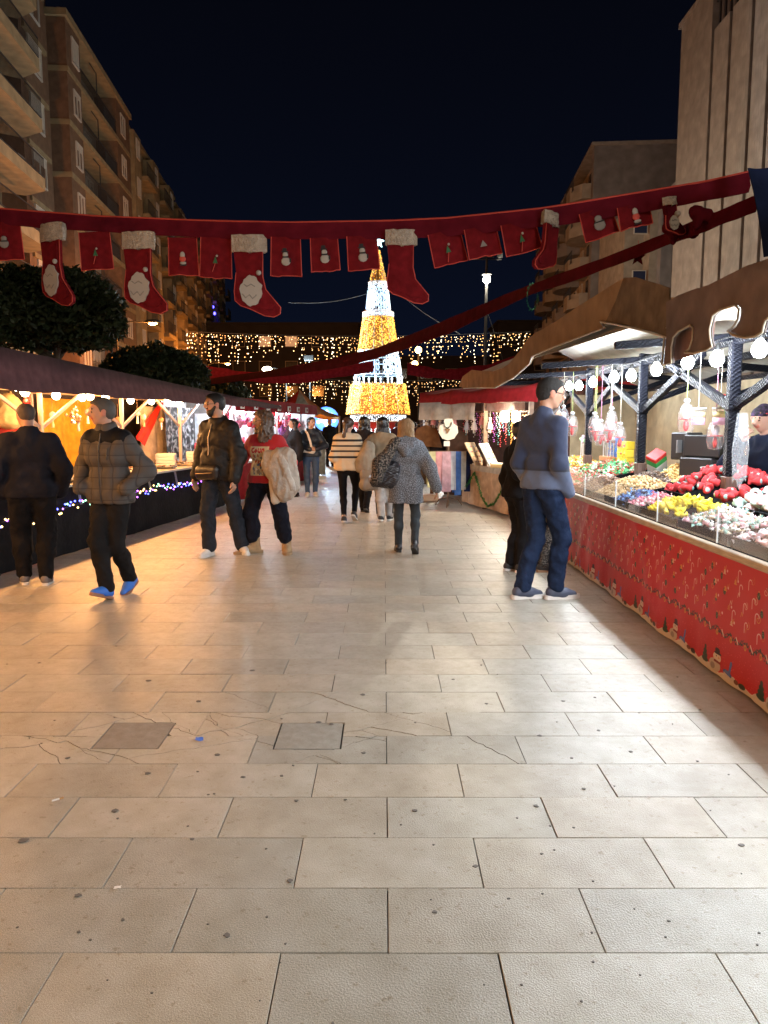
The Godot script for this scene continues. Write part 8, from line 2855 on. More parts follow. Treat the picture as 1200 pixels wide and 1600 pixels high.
func people() -> void:
	var near := {"cell": 0.0125}
	var jean := mt("denim_navy", 0.015, 0.026, 0.06, 0.85, {"tex": "mott", "bump": "cloth", "depth": 0.5, "scale": 2.5, "spec": 0.2})
	var jean_gray := mt("denim_gray", 0.028, 0.032, 0.042, 0.8, {"spec": 0.2, "tex": "mott", "bump": "cloth", "depth": 0.5, "scale": 2.5, "rim": 0.2})
	var jean_blue := mt("denim_blue", 0.05, 0.1, 0.22, 0.8, {"tex": "stone", "scale": 3.0})
	var black := cloth("wear_black", 0.011, 0.0105, 0.012, 0.85)
	var blackish := cloth("wear_charcoal", 0.02, 0.018, 0.019, 0.85)
	var sole := mt("sole_white", 0.6, 0.58, 0.55, 0.6)
	var dark_sole := mt("sole_dark", 0.03, 0.03, 0.03, 0.7)
	var hair_black := mt("hair_black", 0.008, 0.007, 0.008, 0.4)
	var hair_dark := mt("hair_dark", 0.02, 0.014, 0.011, 0.5)
	var hair_brown := mt("hair_brown", 0.05, 0.026, 0.016, 0.45)
	var skin := Color(0.42, 0.235, 0.155)
	var tan_skin := Color(0.33, 0.18, 0.115)

	# 1 the man in the dark sweater at the left counter
	var J := person({"label": "broad man in dark navy sweater and black sweatpants seen from behind at left stall", "h": 1.69, "w": 1.1, "x": -3.27, "far": 7.1, "turn": -158.0, "look": 22.0, "nod": 14.0, "hair": "cropped", "hairm": mt("hair_stubble", 0.045, 0.032, 0.026, 0.8), "skin": tan_skin, "cell": 0.013, "seed": 5,
		"feet": [[0.1, 0.06, 8.0, 0.0], [-0.09, -0.05, -12.0, 0.0]], "arms": [Vector3(0.145, 0.5, 0.05), Vector3(-0.145, 0.5, 0.05)], "poles": [Vector3(1, 0, -1.2), Vector3(-1, 0, -1.2)],
		"legm": black, "legt": 0.024, "cuff": 0.036, "legfold": 0.016, "shoem": mt("shoe_gray", 0.13, 0.12, 0.125, 0.7), "solem": sole, "legname": "sweatpants"})
	top_on(J, "sweater", cloth("sweater_dark_navy", 0.016, 0.0165, 0.024, 0.9), 0.022, 0.49, {"fold": 0.016, "seed": 8, "freq": 6.0, "belly": 0.02, "armt": 0.026, "collar": 0.03, "stretch": Vector3(1, 1.1, 1)})

	# 2 the walking man in the quilted jacket
	J = person({"label": "walking man in gray-brown quilted puffer jacket, black jeans and bright blue trainers", "h": 1.73, "w": 0.93, "x": -2.36, "far": 6.62, "turn": -14.0, "look": -48.0, "nod": 2.0, "hair": "short", "hairm": mt("hair_salt", 0.06, 0.05, 0.042, 0.7), "skin": Color(0.40, 0.22, 0.15), "cell": 0.0125, "hcell": 0.0055, "seed": 11,
		"feet": [[0.05, -0.2, 2.0, 22.0], [0.03, 0.2, -8.0, -20.0]], "pel": Vector3(0, -0.02, 0), "lean": Vector3(0, 0, 0.03), "arms": [Vector3(0.125, 0.55, 0.075), Vector3(-0.125, 0.55, 0.075)], "poles": [Vector3(0.7, 0, -1), Vector3(-0.7, 0, -1)],
		"legm": cloth("jeans_black", 0.016, 0.0145, 0.0145, 0.85), "legt": 0.012, "cuff": 0.034, "legfold": 0.012, "shoem": mt("shoe_blue", 0.025, 0.13, 0.5, 0.55), "solem": mt("sole_rust", 0.26, 0.12, 0.07, 0.7), "legname": "jeans"})
	top_on(J, "puffer_jacket", mt("puffer_gray", 0.07, 0.061, 0.056, 0.7, {"tex": "quilt", "uv": true, "scale": 1.0, "stretch": Vector3(10.0, 1.0 / 0.095, 1), "spec": 0.3}), 0.03, 0.475, {"fold": 0.004, "seed": 4, "freq": 9.0, "armt": 0.03, "quilt": Vector2(0.1, 0.095), "qamp": 0.011, "collar": 0.05})
	put("zip", MB.new().tube([Vector3(0.0, 0.84, 0.155), Vector3(0.0, 1.0, 0.165), Vector3(0, 1.15, 0.168), Vector3(0, 1.3, 0.16), Vector3(0, 1.42, 0.12)], 0.005, 5), mt("zip_dark", 0.02, 0.02, 0.02, 0.4), J.root)
	put("chest_pocket_zip", MB.new().tube([Vector3(0.075, 1.2, 0.168), Vector3(0.085, 1.3, 0.16)], 0.005, 5), mt("zip_dark", 0.02, 0.02, 0.02, 0.4), J.root)
	var yoke := Sdf.new()
	yoke.cell = 0.0125
	yoke.k = 0.05
	yoke.cap(J.neck + Vector3(-0.14, -0.062, -0.004), J.neck + Vector3(0.14, -0.062, -0.004), 0.095)
	yoke.cap(J.neck + Vector3(0, -0.05, 0), J.neck + Vector3(0, 0.06, 0.004), 0.094, 0.083)
	yoke.cut(Vector3(0, -1, 0.12), J.neck + Vector3(0, -0.1, 0.08))
	yoke.planes.append(Plane(Vector3(0, 1, 0.3).normalized(), Vector3(0, 1, 0.3).normalized().dot(J.neck + Vector3(0, 0.055, 0.0))))
	model(yoke, "dark_yoke", cloth("yoke_black", 0.012, 0.012, 0.014, 0.6), J.root)

	# 3 somebody cut off by the left edge
	J = person({"label": "person in dark jacket cut off by the left edge of the view", "h": 1.72, "w": 1.1, "x": -3.93, "far": 7.35, "turn": -170.0, "hair": "short", "cell": 0.02, "feet": [[0.1, 0.0, 5.0, 0.0], [-0.1, 0.0, -5.0, 0.0]], "legm": black, "shoem": mt("leather_black", 0.02, 0.02, 0.02, 0.35), "solem": dark_sole})
	top_on(J, "jacket", black, 0.03, 0.46, {"fold": 0.012})

	# 4 the bearded man
	J = person({"label": "bearded man with glasses in dark brown jacket and jeans, holding the woman's hand", "h": 1.83, "w": 1.06, "x": -1.87, "far": 8.72, "turn": -34.0, "look": -28.0, "nod": 2.0, "hair": "short", "beard": true, "hairm": mt("hair_brownblack", 0.012, 0.009, 0.007, 0.6), "skin": skin, "cell": 0.013, "hcell": 0.0055, "seed": 21,
		"feet": [[0.12, -0.22, 62.0, 0.0], [-0.07, 0.12, 12.0, 0.0]], "arms": [Vector3(0.175, 0.485, 0.05), Vector3(-0.165, 0.49, 0.045)], "poles": [Vector3(0.8, 0, -1), Vector3(-0.8, 0, -1)],
		"hands": [[Vector3(-1, 0, 0.4), Vector3(0, 0.1, 1), 0.9, Vector3(0.15, -1, 0.12)], [Vector3(1, 0, 0), Vector3(0, 0, 1), 0.55, Vector3(0.0, -1, 0.15)]],
		"legm": jean_gray, "legt": 0.016, "cuff": 0.042, "legfold": 0.014, "shoem": mt("shoe_white", 0.6, 0.57, 0.54, 0.6), "solem": sole, "legname": "jeans"})
	top_on(J, "jacket", mt("jacket_brown", 0.018, 0.0145, 0.0125, 0.62, {"tex": "mott", "scale": 2.5, "spec": 0.35}), 0.03, 0.475, {"fold": 0.018, "seed": 3, "freq": 6.5, "belly": 0.02, "armt": 0.03, "collar": 0.025, "stretch": Vector3(1, 1.2, 1)})
	put("zip", MB.new().tube([Vector3(0.02, 0.9, 0.2), Vector3(0.015, 1.05, 0.19), Vector3(0.01, 1.2, 0.17), Vector3(0.0, 1.34, 0.16), Vector3(0, 1.5, 0.1)], 0.006, 5), mt("zip_brass", 0.3, 0.22, 0.14, 0.35, {"metal": 0.7}), J.root)
	var bag := Sdf.new()
	bag.cell = 0.0125
	bag.cap(Vector3(-0.1, 0.97, 0.2), Vector3(0.12, 0.985, 0.19), 0.062, 0.06, Vector3(0, 0, 1), 1.3)
	bag.cap(Vector3(-0.1, 0.92, 0.2), Vector3(0.12, 0.93, 0.19), 0.05, 0.05, Vector3(0, 0, 1), 1.3)
	bag.folds(0.006, 3, 10.0)
	model(bag, "belt_bag", mt("leather_dark", 0.018, 0.013, 0.011, 0.38), J.root)
	put("bag_zip", MB.new().tube([Vector3(-0.12, 0.945, 0.25), Vector3(0.0, 0.95, 0.258), Vector3(0.13, 0.962, 0.24)], 0.006, 5), mt("zip_brass", 0.3, 0.22, 0.14, 0.35, {"metal": 0.7}), J.root)
	glasses(J, mt("glasses_black", 0.01, 0.01, 0.01, 0.3))

	# 5 the woman in the red sweater
	var im := Image.create(96, 96, false, Image.FORMAT_RGB8)
	var redc := Color(0.62, 0.07, 0.09)
	im.fill(redc)
	for j in range(14, 90):
		for i in range(12, 80):
			im.set_pixel(i, j, Color(0.76, 0.66, 0.5))
	var r := RandomNumberGenerator.new()
	r.seed = 5
	for k in 60:
		disc(im, r.randf_range(18, 70), r.randf_range(34, 84), r.randf_range(2, 5), [Color(0.4, 0.42, 0.42), Color(0.66, 0.3, 0.14), Color(0.3, 0.36, 0.5), Color(0.84, 0.78, 0.66), Color(0.5, 0.4, 0.3)][r.randi() % 5], r.randf_range(2, 6))
	for j in range(40, 90): # the dark right side of the picture
		for i in range(62, 80):
			if (i * 7 + j * 3) % 5 < 3:
				im.set_pixel(i, j, Color(0.27, 0.31, 0.36))
	# lettering across the top of the picture: a bold red word that starts with C o u
	stroke(im, [Vector2(27, 18), Vector2(21, 20), Vector2(20, 25), Vector2(23, 29), Vector2(29, 28)], 2.0, Color(0.7, 0.1, 0.08))
	stroke(im, [Vector2(35, 21), Vector2(32, 25), Vector2(35, 29), Vector2(39, 25), Vector2(35, 21)], 2.0, Color(0.7, 0.1, 0.08))
	stroke(im, [Vector2(44, 20), Vector2(44, 27), Vector2(48, 29), Vector2(51, 27), Vector2(51, 20)], 2.0, Color(0.7, 0.1, 0.08))
	stroke(im, [Vector2(56, 28), Vector2(57, 21), Vector2(62, 20), Vector2(64, 28)], 2.0, Color(0.7, 0.1, 0.08))
	var pic := StandardMaterial3D.new()
	pic.albedo_texture = ImageTexture.create_from_image(im)
	pic.texture_repeat = false
	pic.roughness = 0.85
	pic.uv1_scale = Vector3(1.0 / 0.34, -1.0 / 0.42, 1)
	pic.uv1_offset = Vector3(0.54, 1.305 / 0.42, 0)
	pic.rim_enabled = true
	pic.rim = 0.25
	pic.resource_name = "sweater_red_print"
	var red := cloth("sweater_red", 0.35, 0.008, 0.012)
	J = person({"label": "curly haired woman in red picture sweater, navy trousers and tan boots carrying a pale coat", "h": 1.64, "w": 1.1, "fem": true, "x": -1.36, "far": 8.86, "turn": -16.0, "look": -52.0, "nod": 4.0, "hair": "curly", "hairm": mt("hair_curly", 0.075, 0.042, 0.024, 0.5), "skin": skin, "cell": 0.0125, "hcell": 0.006, "seed": 31,
		"feet": [[0.2, -0.1, 25.0, 0.0], [-0.15, 0.05, -45.0, 0.0]], "arms": [Vector3(0.14, 0.57, 0.13), Vector3(-0.245, 0.56, 0.06)], "poles": [Vector3(1, -0.2, -1), Vector3(-0.4, 0, -1)],
		"hands": [null, [Vector3(0.4, 0, 1), Vector3(0, 0.5, 1), 0.9, Vector3(-0.6, -0.75, 0.1)]], "legto": 0.7,
		"legm": cloth("trousers_navy", 0.011, 0.012, 0.02, 0.85), "legt": 0.027, "cuff": 0.05, "legfold": 0.014, "shoem": mt("boot_tan", 0.4, 0.265, 0.14, 0.9, {"tex": "mott", "scale": 4.0}), "solem": mt("boot_sole", 0.26, 0.17, 0.09, 0.8), "shoe": {"boot": 0.13, "fat": 1.4, "sole": 0.03}})
	top_on(J, "sweater", pic, 0.02, 0.505, {"fold": 0.012, "seed": 6, "freq": 7.0, "belly": 0.01, "armt": 0.022, "collar": 0.025})
	glasses(J, mt("glasses_thin", 0.1, 0.08, 0.06, 0.3))
	var coat := thing("folded_coat", "pale fawn padded coat draped over the red sweater woman's arm", "coat", at_far(437, 740, 8.62), -0.2)
	var S := Sdf.new()
	S.cell = 0.0125
	S.k = 0.1
	S.cap(Vector3(-0.13, 0.22, 0.0), Vector3(0.12, 0.24, 0.02), 0.085, 0.08)
	S.cap(Vector3(-0.12, 0.1, 0.06), Vector3(0.02, -0.12, 0.07), 0.09, 0.1)
	S.cap(Vector3(0.02, 0.2, 0.03), Vector3(0.1, -0.2, 0.05), 0.1, 0.11)
	S.cap(Vector3(0.12, 0.2, 0.0), Vector3(0.2, -0.16, 0.02), 0.08, 0.07)
	S.cap(Vector3(0.06, -0.1, 0.04), Vector3(0.08, -0.3, 0.05), 0.1, 0.07)
	S.folds(0.022, 14, 4.5, Vector3(1.3, 0.45, 1.0))
	model(S, "coat_body", mt("coat_fawn", 0.46, 0.37, 0.29, 0.6, {"tex": "mott", "bump": "cloth", "depth": 1.0, "scale": 2.0, "rim": 0.2}), coat)
	S = Sdf.new()
	S.cell = 0.0125
	S.k = 0.03
	S.cap(Vector3(0.06, 0.22, 0.1), Vector3(0.14, 0.02, 0.13), 0.055, 0.05)
	S.cap(Vector3(0.14, 0.02, 0.13), Vector3(0.2, -0.18, 0.1), 0.05, 0.045)
	S.folds(0.016, 4, 9.0)
	model(S, "coat_sleeve", mt("coat_fawn_light", 0.5, 0.41, 0.33, 0.6, {"tex": "mott", "bump": "cloth", "depth": 1.0, "scale": 2.0, "rim": 0.2}), coat)
	S = Sdf.new()
	S.cell = 0.0125
	S.k = 0.03
	S.cap(Vector3(-0.05, -0.1, 0.04), Vector3(-0.04, -0.34, 0.05), 0.075, 0.06)
	S.folds(0.012, 4, 9.0)
	coat.scale = Vector3.ONE * 0.86
	model(S, "coat_lining", mt("coat_lining", 0.5, 0.44, 0.36, 0.8), coat)

	# 6, 7 two women further on at the left
	J = person({"label": "dark haired woman in black looking left at the stalls, behind the red sweater woman", "h": 1.6, "fem": true, "x": -1.83, "far": 15.8, "turn": -62.0, "look": -10.0, "hair": "long", "hairm": hair_black, "skin": skin, "cell": 0.02, "hcell": 0.01, "feet": [[0.07, 0.04, 0.0, 0.0], [-0.07, -0.04, 0.0, 0.0]], "legm": black, "shoem": black, "solem": dark_sole, "shoe": {"cell": 0.014}})
	top_on(J, "jacket", blackish, 0.03, 0.47, {"fold": 0.012})
	J = person({"label": "woman in navy puffer jacket and blue jeans with a white shoulder bag", "h": 1.63, "fem": true, "x": -1.52, "far": 16.0, "turn": 10.0, "look": 34.0, "hair": "tail", "hairm": hair_dark, "skin": skin, "cell": 0.018, "hcell": 0.009, "feet": [[0.08, 0.0, 10.0, 0.0], [-0.08, 0.05, -10.0, 0.0]],
		"arms": [Vector3(0.06, 0.6, 0.13), Vector3(-0.02, 0.6, 0.14)], "poles": [Vector3(1, -0.3, -0.4), Vector3(-1, -0.3, -0.4)], "hands": [[Vector3(-0.5, 0, -1), Vector3(0, 1, 0), 0.7, Vector3(-1, 0, 0.1)], [Vector3(0.5, 0, -1), Vector3(0, 1, 0), 0.7, Vector3(1, 0, 0.1)]], "fcell": 0.006,
		"legm": jean_blue, "cuff": 0.03, "shoem": mt("shoe_cream", 0.5, 0.46, 0.4, 0.7), "solem": sole, "shoe": {"cell": 0.014}, "legname": "jeans"})
	top_on(J, "puffer_jacket", mt("puffer_navy", 0.014, 0.018, 0.03, 0.5, {"bump": "cloth", "depth": 0.6, "scale": 3.0}), 0.035, 0.5, {"quilt": Vector2(5.0, 0.075), "qamp": 0.014, "collar": 0.03, "fold": 0.006})
	S = Sdf.new()
	S.cell = 0.016
	S.cap(Vector3(-0.16, 0.97, 0.16), Vector3(0.02, 0.94, 0.18), 0.06, 0.06, Vector3(0, 0, 1), 1.5)
	model(S, "shoulder_bag", mt("bag_leather_white", 0.6, 0.55, 0.5, 0.5), J.root)
	strap(J, [Vector3(0.0, 1.0, 0.22), Vector3(-0.03, 1.15, 0.2), Vector3(-0.07, 1.28, 0.17), Vector3(-0.12, 1.38, 0.1), Vector3(-0.12, 1.4, 0.0)], 0.045, mt("bag_leather_white", 0.6, 0.55, 0.5, 0.5))

	# 8 the striped sweater
	var creamw := Color(0.74, 0.66, 0.55)
	var stx := stripes_image(func(y: float) -> Color:
		for q in [1.245, 1.165, 1.085, 0.995]:
			if absf(y - q) < 0.0135:
				return Color(0.1, 0.085, 0.09)
		return creamw)
	var knit := StandardMaterial3D.new()
	knit.resource_name = "striped_knit"
	knit.albedo_texture = stx
	knit.uv1_scale = Vector3(1, 0.5, 1)
	knit.roughness = 0.9
	J = person({"label": "woman walking away in cream sweater with black stripes and black leggings, brown ponytail", "h": 1.6, "fem": true, "x": -0.55, "far": 11.65, "turn": 176.0, "look": -14.0, "nod": 10.0, "hair": "tail", "hairm": hair_brown, "skin": skin, "cell": 0.015, "hcell": 0.008, "seed": 41,
		"feet": [[0.05, -0.1, 6.0, 6.0], [-0.07, 0.12, -8.0, 28.0]], "arms": [Vector3(0.085, 0.62, 0.12), Vector3(-0.085, 0.62, 0.12)], "poles": [Vector3(0.35, -1, -0.5), Vector3(-0.35, -1, -0.5)],
		"legm": black, "legt": 0.001, "cuff": 0.024, "legfold": 0.004, "legname": "leggings", "shoem": mt("shoe_black", 0.02, 0.02, 0.022, 0.7), "solem": sole, "shoe": {"cell": 0.012}})
	top_on(J, "sweater", knit, 0.026, 0.5, {"fold": 0.012, "seed": 9, "armt": 0.026, "collar": 0.01})

	# 9, 10 two dark haired women side by side ahead
	J = person({"label": "woman in black jacket with long dark hair, just beyond the striped sweater", "h": 1.62, "fem": true, "x": -0.33, "far": 13.0, "turn": 170.0, "look": 20.0, "hair": "long", "hairm": hair_black, "skin": skin, "cell": 0.018, "hcell": 0.009, "feet": [[0.05, 0.1, 0.0, 0.0], [-0.05, -0.15, 0.0, 20.0]], "legm": black, "shoem": black, "solem": dark_sole, "shoe": {"cell": 0.014}})
	top_on(J, "jacket", blackish, 0.032, 0.46, {"fold": 0.012})
	J = person({"label": "woman with long black hair in beige coat and white trousers with a side stripe", "h": 1.6, "fem": true, "x": -0.02, "far": 11.8, "turn": 172.0, "look": 8.0, "hair": "long", "hairm": hair_black, "skin": skin, "cell": 0.016, "hcell": 0.008, "seed": 51,
		"feet": [[0.02, -0.06, 0.0, 4.0], [-0.09, 0.12, -6.0, 0.0]], "arms": [Vector3(0.16, 0.6, 0.08), null], "poles": [Vector3(1, -0.2, -1), Vector3(-0.4, 0, -1)],
		"legm": mt("trousers_white", 0.48, 0.45, 0.42, 0.85, {"tex": "mott", "scale": 2.0}), "legt": 0.018, "cuff": 0.036, "legfold": 0.012, "shoem": mt("shoe_black", 0.02, 0.02, 0.022, 0.7), "solem": sole, "shoe": {"cell": 0.012, "boot": 0.03}})
	top_on(J, "coat", cloth("coat_beige", 0.30, 0.22, 0.14), 0.035, 0.45, {"fold": 0.016, "seed": 12, "collar": 0.01})
	for i in 2:
		var sx := 1.0 if i == 0 else -1.0
		put("side_stripe", MB.new().tube([J["hip%d" % i] + Vector3(0.1 * sx, -0.08, -0.03), J["knee%d" % i] + Vector3(0.066 * sx, 0, -0.03), J["ank%d" % i] + Vector3(0.056 * sx, 0.03, -0.03)], 0.012, 5), mt("stripe_dark", 0.03, 0.03, 0.03, 0.8), J.root)
	var carried := thing("folded_coat", "light gray-beige jacket and tote hanging from the beige coat woman's arm", "coat", P(-0.28, 0.92, 11.55))
	S = Sdf.new()
	S.cell = 0.016
	S.k = 0.06
	S.cap(Vector3(0.04, 0.24, 0), Vector3(-0.06, -0.05, 0), 0.08, 0.1)
	S.cap(Vector3(0.06, 0.2, 0.03), Vector3(0.06, -0.24, 0.0), 0.08, 0.1)
	S.folds(0.018, 4, 5.0, Vector3(1.2, 0.5, 1))
	model(S, "coat_body", cloth("jacket_putty", 0.34, 0.28, 0.21), carried)
	S = Sdf.new()
	S.cell = 0.016
	S.k = 0.05
	S.cap(Vector3(0.0, -0.18, 0.06), Vector3(0.1, -0.18, 0.06), 0.09, 0.1, Vector3(0, 0, 1), 1.4)
	S.cap(Vector3(0.0, -0.33, 0.06), Vector3(0.12, -0.33, 0.06), 0.09, 0.09, Vector3(0, 0, 1), 1.4)
	S.folds(0.012, 6, 9.0)
	model(S, "tote_bag", mt("bag_taupe", 0.2, 0.16, 0.12, 0.5), carried)

	# 11 the woman in the gray coat
	var tweed := mt("tweed_gray", 0.34, 0.36, 0.41, 0.95, {"tex": "tweed", "bump": "tweed", "depth": 0.3, "scale": 1.2, "rim": 0.3})
	J = person({"label": "blonde woman walking away in speckled gray hooded coat and gray leggings", "h": 1.56, "w": 0.96, "fem": true, "x": 0.25, "far": 8.78, "turn": 176.0, "look": 4.0, "hair": "bob", "hairm": mt("hair_blonde", 0.34, 0.18, 0.065, 0.45, {"tex": "mott", "bump": "cloth", "depth": 1.0, "scale": 6.0, "stretch": Vector3(6, 0.7, 6)}), "skin": skin, "cell": 0.0125, "hcell": 0.006, "seed": 61,
		"feet": [[0.09, 0.16, 10.0, 0.0], [-0.1, -0.12, -8.0, 30.0]], "arms": [Vector3(0.14, 0.6, 0.12), Vector3(-0.225, 0.5, 0.0)], "poles": [Vector3(1, -0.3, -1), Vector3(-0.6, 0, -1)],
		"hands": [null, [Vector3(1, 0, 0), Vector3(0, 0, 1), 0.6, Vector3(-0.1, -1, 0.1)]],
		"legm": cloth("leggings_slate", 0.055, 0.065, 0.075, 0.75), "legt": 0.003, "cuff": 0.027, "legfold": 0.005, "legname": "leggings", "shoem": mt("boot_dark", 0.022, 0.022, 0.026, 0.4), "solem": dark_sole, "shoe": {"boot": 0.03}})
	top_on(J, "coat", tweed, 0.028, 0.385, {"fold": 0.016, "seed": 14, "freq": 5.5, "armt": 0.032, "sleeve": 1.05, "stretch": Vector3(1, 0.4, 1)})
	S = Sdf.new()
	S.cell = 0.0125
	S.k = 0.05
	S.cap(J.neck + Vector3(-0.1, -0.02, -0.06), J.neck + Vector3(0.1, -0.02, -0.06), 0.06)
	S.cap(J.neck + Vector3(-0.07, -0.05, -0.1), J.neck + Vector3(0.07, -0.05, -0.1), 0.055)
	S.cap(J.neck + Vector3(0, -0.12, -0.13), J.neck + Vector3(0, -0.1, -0.12), 0.05)
	S.folds(0.012, 4, 9.0)
	model(S, "hood", tweed, J.root)
	var hb := thing("shoulder_bag", "dark quilted shoulder bag with a checked scarf on the gray coat woman's left side", "bag", P(0.02, 0, 8.72))
	S = Sdf.new()
	S.cell = 0.0125
	S.k = 0.06
	S.cap(Vector3(-0.1, 0.87, -0.02), Vector3(0.1, 0.85, 0.0), 0.085, 0.08)
	S.cap(Vector3(-0.04, 0.98, 0.0), Vector3(0.1, 1.0, 0.0), 0.08, 0.07)
	S.folds(0.018, 4, 9.0)
	model(S, "bag_body", mt("bag_black", 0.02, 0.018, 0.022, 0.32, {"bump": "wrap", "depth": 1.0, "scale": 4.0}), hb)
	S = Sdf.new()
	S.cell = 0.0125
	S.k = 0.05
	S.cap(Vector3(0.12, 1.3, 0.05), Vector3(-0.06, 1.05, 0.07), 0.05, 0.075)
	S.cap(Vector3(-0.06, 1.05, 0.07), Vector3(-0.1, 0.88, 0.06), 0.075, 0.06)
	S.folds(0.018, 9, 9.0)
	model(S, "draped_scarf", mt("scarf_checked", 0.2, 0.16, 0.13, 0.9, {"tex": "camo", "scale": 4.0}), hb)
	put("handle", MB.new().tube([Vector3(0.1, 1.02, 0.0), Vector3(0.16, 1.2, 0.03), Vector3(0.18, 1.28, 0.0), Vector3(0.14, 1.15, -0.06), Vector3(0.04, 1.0, -0.03)], 0.012, 6), mt("leather_black", 0.02, 0.02, 0.02, 0.35), hb)

	# 13, 14 the two people at the counter behind the tall man
	J = person({"label": "slim person in black beside the tall man at the candy stall, mostly hidden", "h": 1.52, "w": 0.95, "fem": true, "x": 1.36, "far": 7.75, "turn": 112.0, "hair": "short", "hairm": hair_black, "skin": skin, "cell": 0.015, "feet": [[0.06, -0.05, 0.0, 0.0], [-0.06, 0.0, 30.0, 0.0]], "arms": [null, Vector3(-0.14, 0.6, 0.03)], "poles": [Vector3(1, 0, -1), Vector3(-0.6, 0, -1.4)], "legm": black, "legt": 0.012, "shoem": mt("shoe_black", 0.02, 0.02, 0.022, 0.7), "solem": sole})
	top_on(J, "jacket", black, 0.028, 0.5, {"fold": 0.012})
	J = person({"label": "person in dark coat and gray trousers facing the candy, half hidden behind the tall man", "h": 1.68, "fem": true, "x": 1.66, "far": 7.8, "turn": 95.0, "look": -10.0, "hair": "short", "hairm": hair_brown, "skin": skin, "cell": 0.016, "feet": [[0.08, -0.02, 0.0, 0.0], [-0.1, -0.04, 0.0, 0.0]], "legm": mt("trousers_gray_check", 0.12, 0.11, 0.1, 0.85, {"tex": "camo", "scale": 5.0}), "legt": 0.018, "cuff": 0.038, "legfold": 0.012, "shoem": mt("shoe_black", 0.02, 0.02, 0.022, 0.7), "solem": mt("sole_tan", 0.3, 0.18, 0.1, 0.7)})
	top_on(J, "coat", black, 0.03, 0.42, {"fold": 0.012, "collar": 0.02})

	# 15 the tall man in the two-tone sweater
	var two := stripes_image(func(y: float) -> Color:
		return Color(0.135, 0.165, 0.26) if y > 1.12 else (Color(0.12, 0.14, 0.2) if y > 1.105 else Color(0.3, 0.34, 0.43)))
	var tm := StandardMaterial3D.new()
	tm.resource_name = "two_tone_knit"
	tm.albedo_texture = two
	tm.uv1_scale = Vector3(1, 0.5, 1)
	tm.roughness = 0.9
	tm.rim_enabled = true
	tm.rim = 0.3
	J = person({"label": "tall man with dark hair in two-tone blue-gray sweater and jeans at the candy stall", "h": 1.88, "w": 0.84, "x": 1.345, "far": 6.5, "turn": 128.0, "look": -34.0, "nod": 10.0, "hair": "short", "hairm": mt("hair_brownblack2", 0.009, 0.007, 0.006, 0.85), "skin": skin, "cell": 0.0125, "hcell": 0.0055, "seed": 71,
		"feet": [[0.1, -0.12, -22.0, 0.0], [-0.085, 0.1, -26.0, 0.0]], "arms": [Vector3(0.105, 0.49, 0.05), Vector3(-0.11, 0.49, 0.05)], "poles": [Vector3(0.3, 0, -1), Vector3(-0.3, 0, -1)],
		"legm": jean, "legt": 0.016, "cuff": 0.036, "legfold": 0.014, "legname": "jeans", "shoem": mt("shoe_slate", 0.045, 0.055, 0.09, 0.6), "solem": sole, "shoe": {"sole": 0.036, "fat": 1.12}})
	top_on(J, "sweater", tm, 0.016, 0.508, {"fold": 0.008, "seed": 17, "freq": 6.0, "armt": 0.02, "stretch": Vector3(1, 1.0, 1)})
	S = Sdf.new()
	S.cell = 0.011
	S.cap(J.neck + Vector3(0, -0.02, -0.008), J.neck + Vector3(0, 0.02, 0.0), 0.078, 0.07)
	S.cut(Vector3(0, 1, 0.35), J.neck + Vector3(0, 0.022, 0.0))
	S.folds(0.006, 3, 12.0)
	model(S, "shirt_collar", mt("collar_blue", 0.03, 0.09, 0.42, 0.7, {"tex": "tweed", "scale": 3.0}), J.root)
	glasses(J, mt("glasses_black", 0.01, 0.01, 0.01, 0.3))
	for i in 2: # pale side patches of the trainers
		var T: Transform3D = J["foot%d" % i]
		for k in 3:
			put("shoe_stripe", MB.new().tube([T * Vector3(-0.047, 0.035, 0.03 + k * 0.022), T * Vector3(-0.04, 0.07, 0.05 + k * 0.016)], 0.004, 5), mt("stripe_pale", 0.35, 0.36, 0.4, 0.5), J.root)

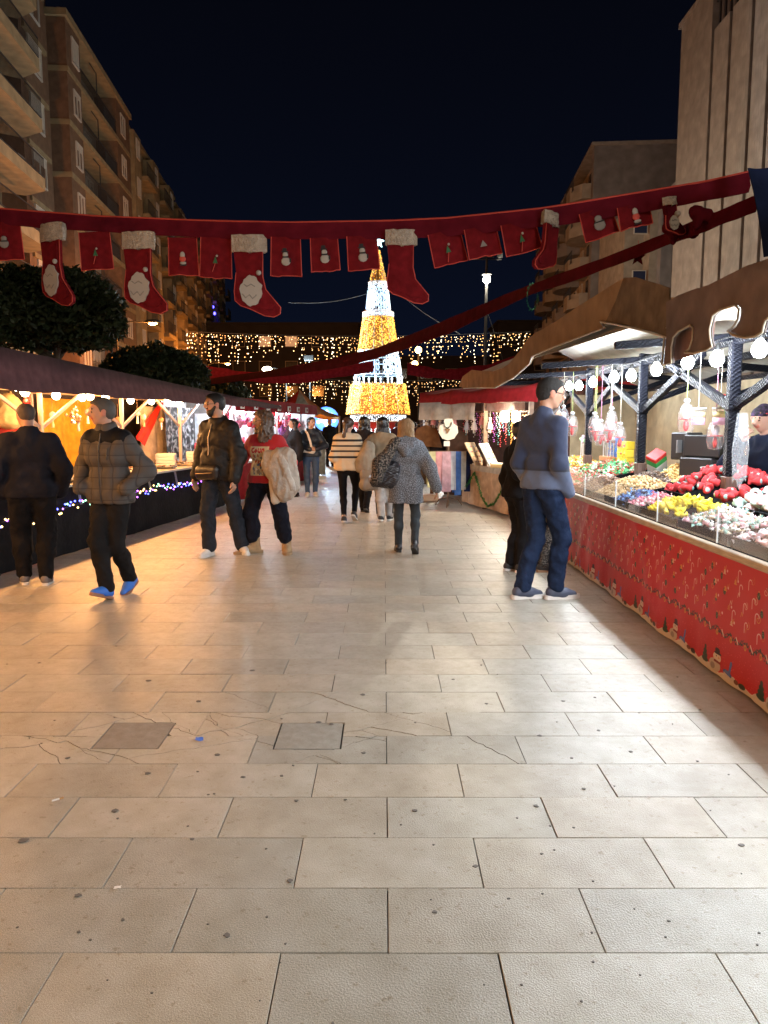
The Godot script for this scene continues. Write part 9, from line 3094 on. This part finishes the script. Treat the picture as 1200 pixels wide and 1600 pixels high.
	# 16 the vendor
	J = person({"label": "stall vendor in navy top and patterned knitted cap behind the candy at right edge", "h": 1.66, "fem": true, "x": 3.2, "far": 6.45, "turn": -78.0, "look": 6.0, "nod": 14.0, "hair": "none", "skin": Color(0.5, 0.3, 0.22), "cell": 0.015, "hcell": 0.0055, "feet": [[0.08, 0.0, 0.0, 0.0], [-0.08, 0.0, 0.0, 0.0]], "arms": [Vector3(0.1, 0.62, 0.12), Vector3(-0.03, 0.81, 0.135)], "poles": [Vector3(1, -0.3, -1), Vector3(-0.8, -1, -0.2)],
		"hands": [null, [Vector3(0, 0.1, -1), Vector3(1, 0.3, 0), 0.9, Vector3(0.5, 0.8, -0.1)]], "legm": black, "shoem": black, "solem": dark_sole})
	top_on(J, "top", cloth("top_navy", 0.016, 0.022, 0.045, 0.85), 0.03, 0.47, {"fold": 0.012, "collar": 0.02})
	model(cap_hat(J, 0.007), "knitted_cap", mt("cap_violet", 0.05, 0.018, 0.07, 0.85, {"tex": "camo", "scale": 3.0}), J.root)
	for q in 14:
		var a := q * 2.4
		var d: Vector3 = J.hb * Vector3(cos(a) * 0.075, 0.03 + 0.006 * (q % 8), sin(a) * 0.085 - 0.005)
		put("cap_pattern", MB.new().ball(J.head + d.normalized() * 0.088 + Vector3(0, 0.012, 0), Vector3(0.012, 0.006, 0.012), 4, 6), [mt("pat_orange", 0.6, 0.3, 0.06, 0.8), mt("pat_white", 0.6, 0.55, 0.5, 0.8), mt("pat_red", 0.5, 0.03, 0.05, 0.8)][q % 3], J.root)

	# the far crowd round the tree
	var crowd := [[0.95, 24.0, 180.0, "short", "person in dark coat far ahead, right of the blonde woman"], [1.25, 21.0, 150.0, "short", "dark haired person far ahead beside the craft stall"], [-1.9, 27.0, 20.0, "short", "dark figure far off under the round lit sign"], [-1.3, 29.0, -160.0, "long", "dark figure far off left of the light tree"], [0.5, 30.0, 170.0, "short", "dark figure far off at the foot of the light tree"], [-2.6, 20.5, 70.0, "long", "dark figure before the patchwork tent"]]
	for q in crowd:
		J = person({"label": q[4], "h": 1.6 + 0.06 * sin(q[1]), "x": q[0], "far": q[1], "turn": q[2], "hair": q[3], "hairm": hair_dark, "skin": skin, "cell": 0.03, "hcell": 0.016, "feet": [[0.08, 0.05, 0.0, 0.0], [-0.08, -0.05, 0.0, 0.0]], "legm": blackish, "shoem": black, "solem": dark_sole, "shoe": {"cell": 0.02}})
		top_on(J, "jacket", black if int(q[1]) % 2 else cloth("wear_maroon", 0.05, 0.02, 0.022), 0.035, 0.46, {"fold": 0.01})
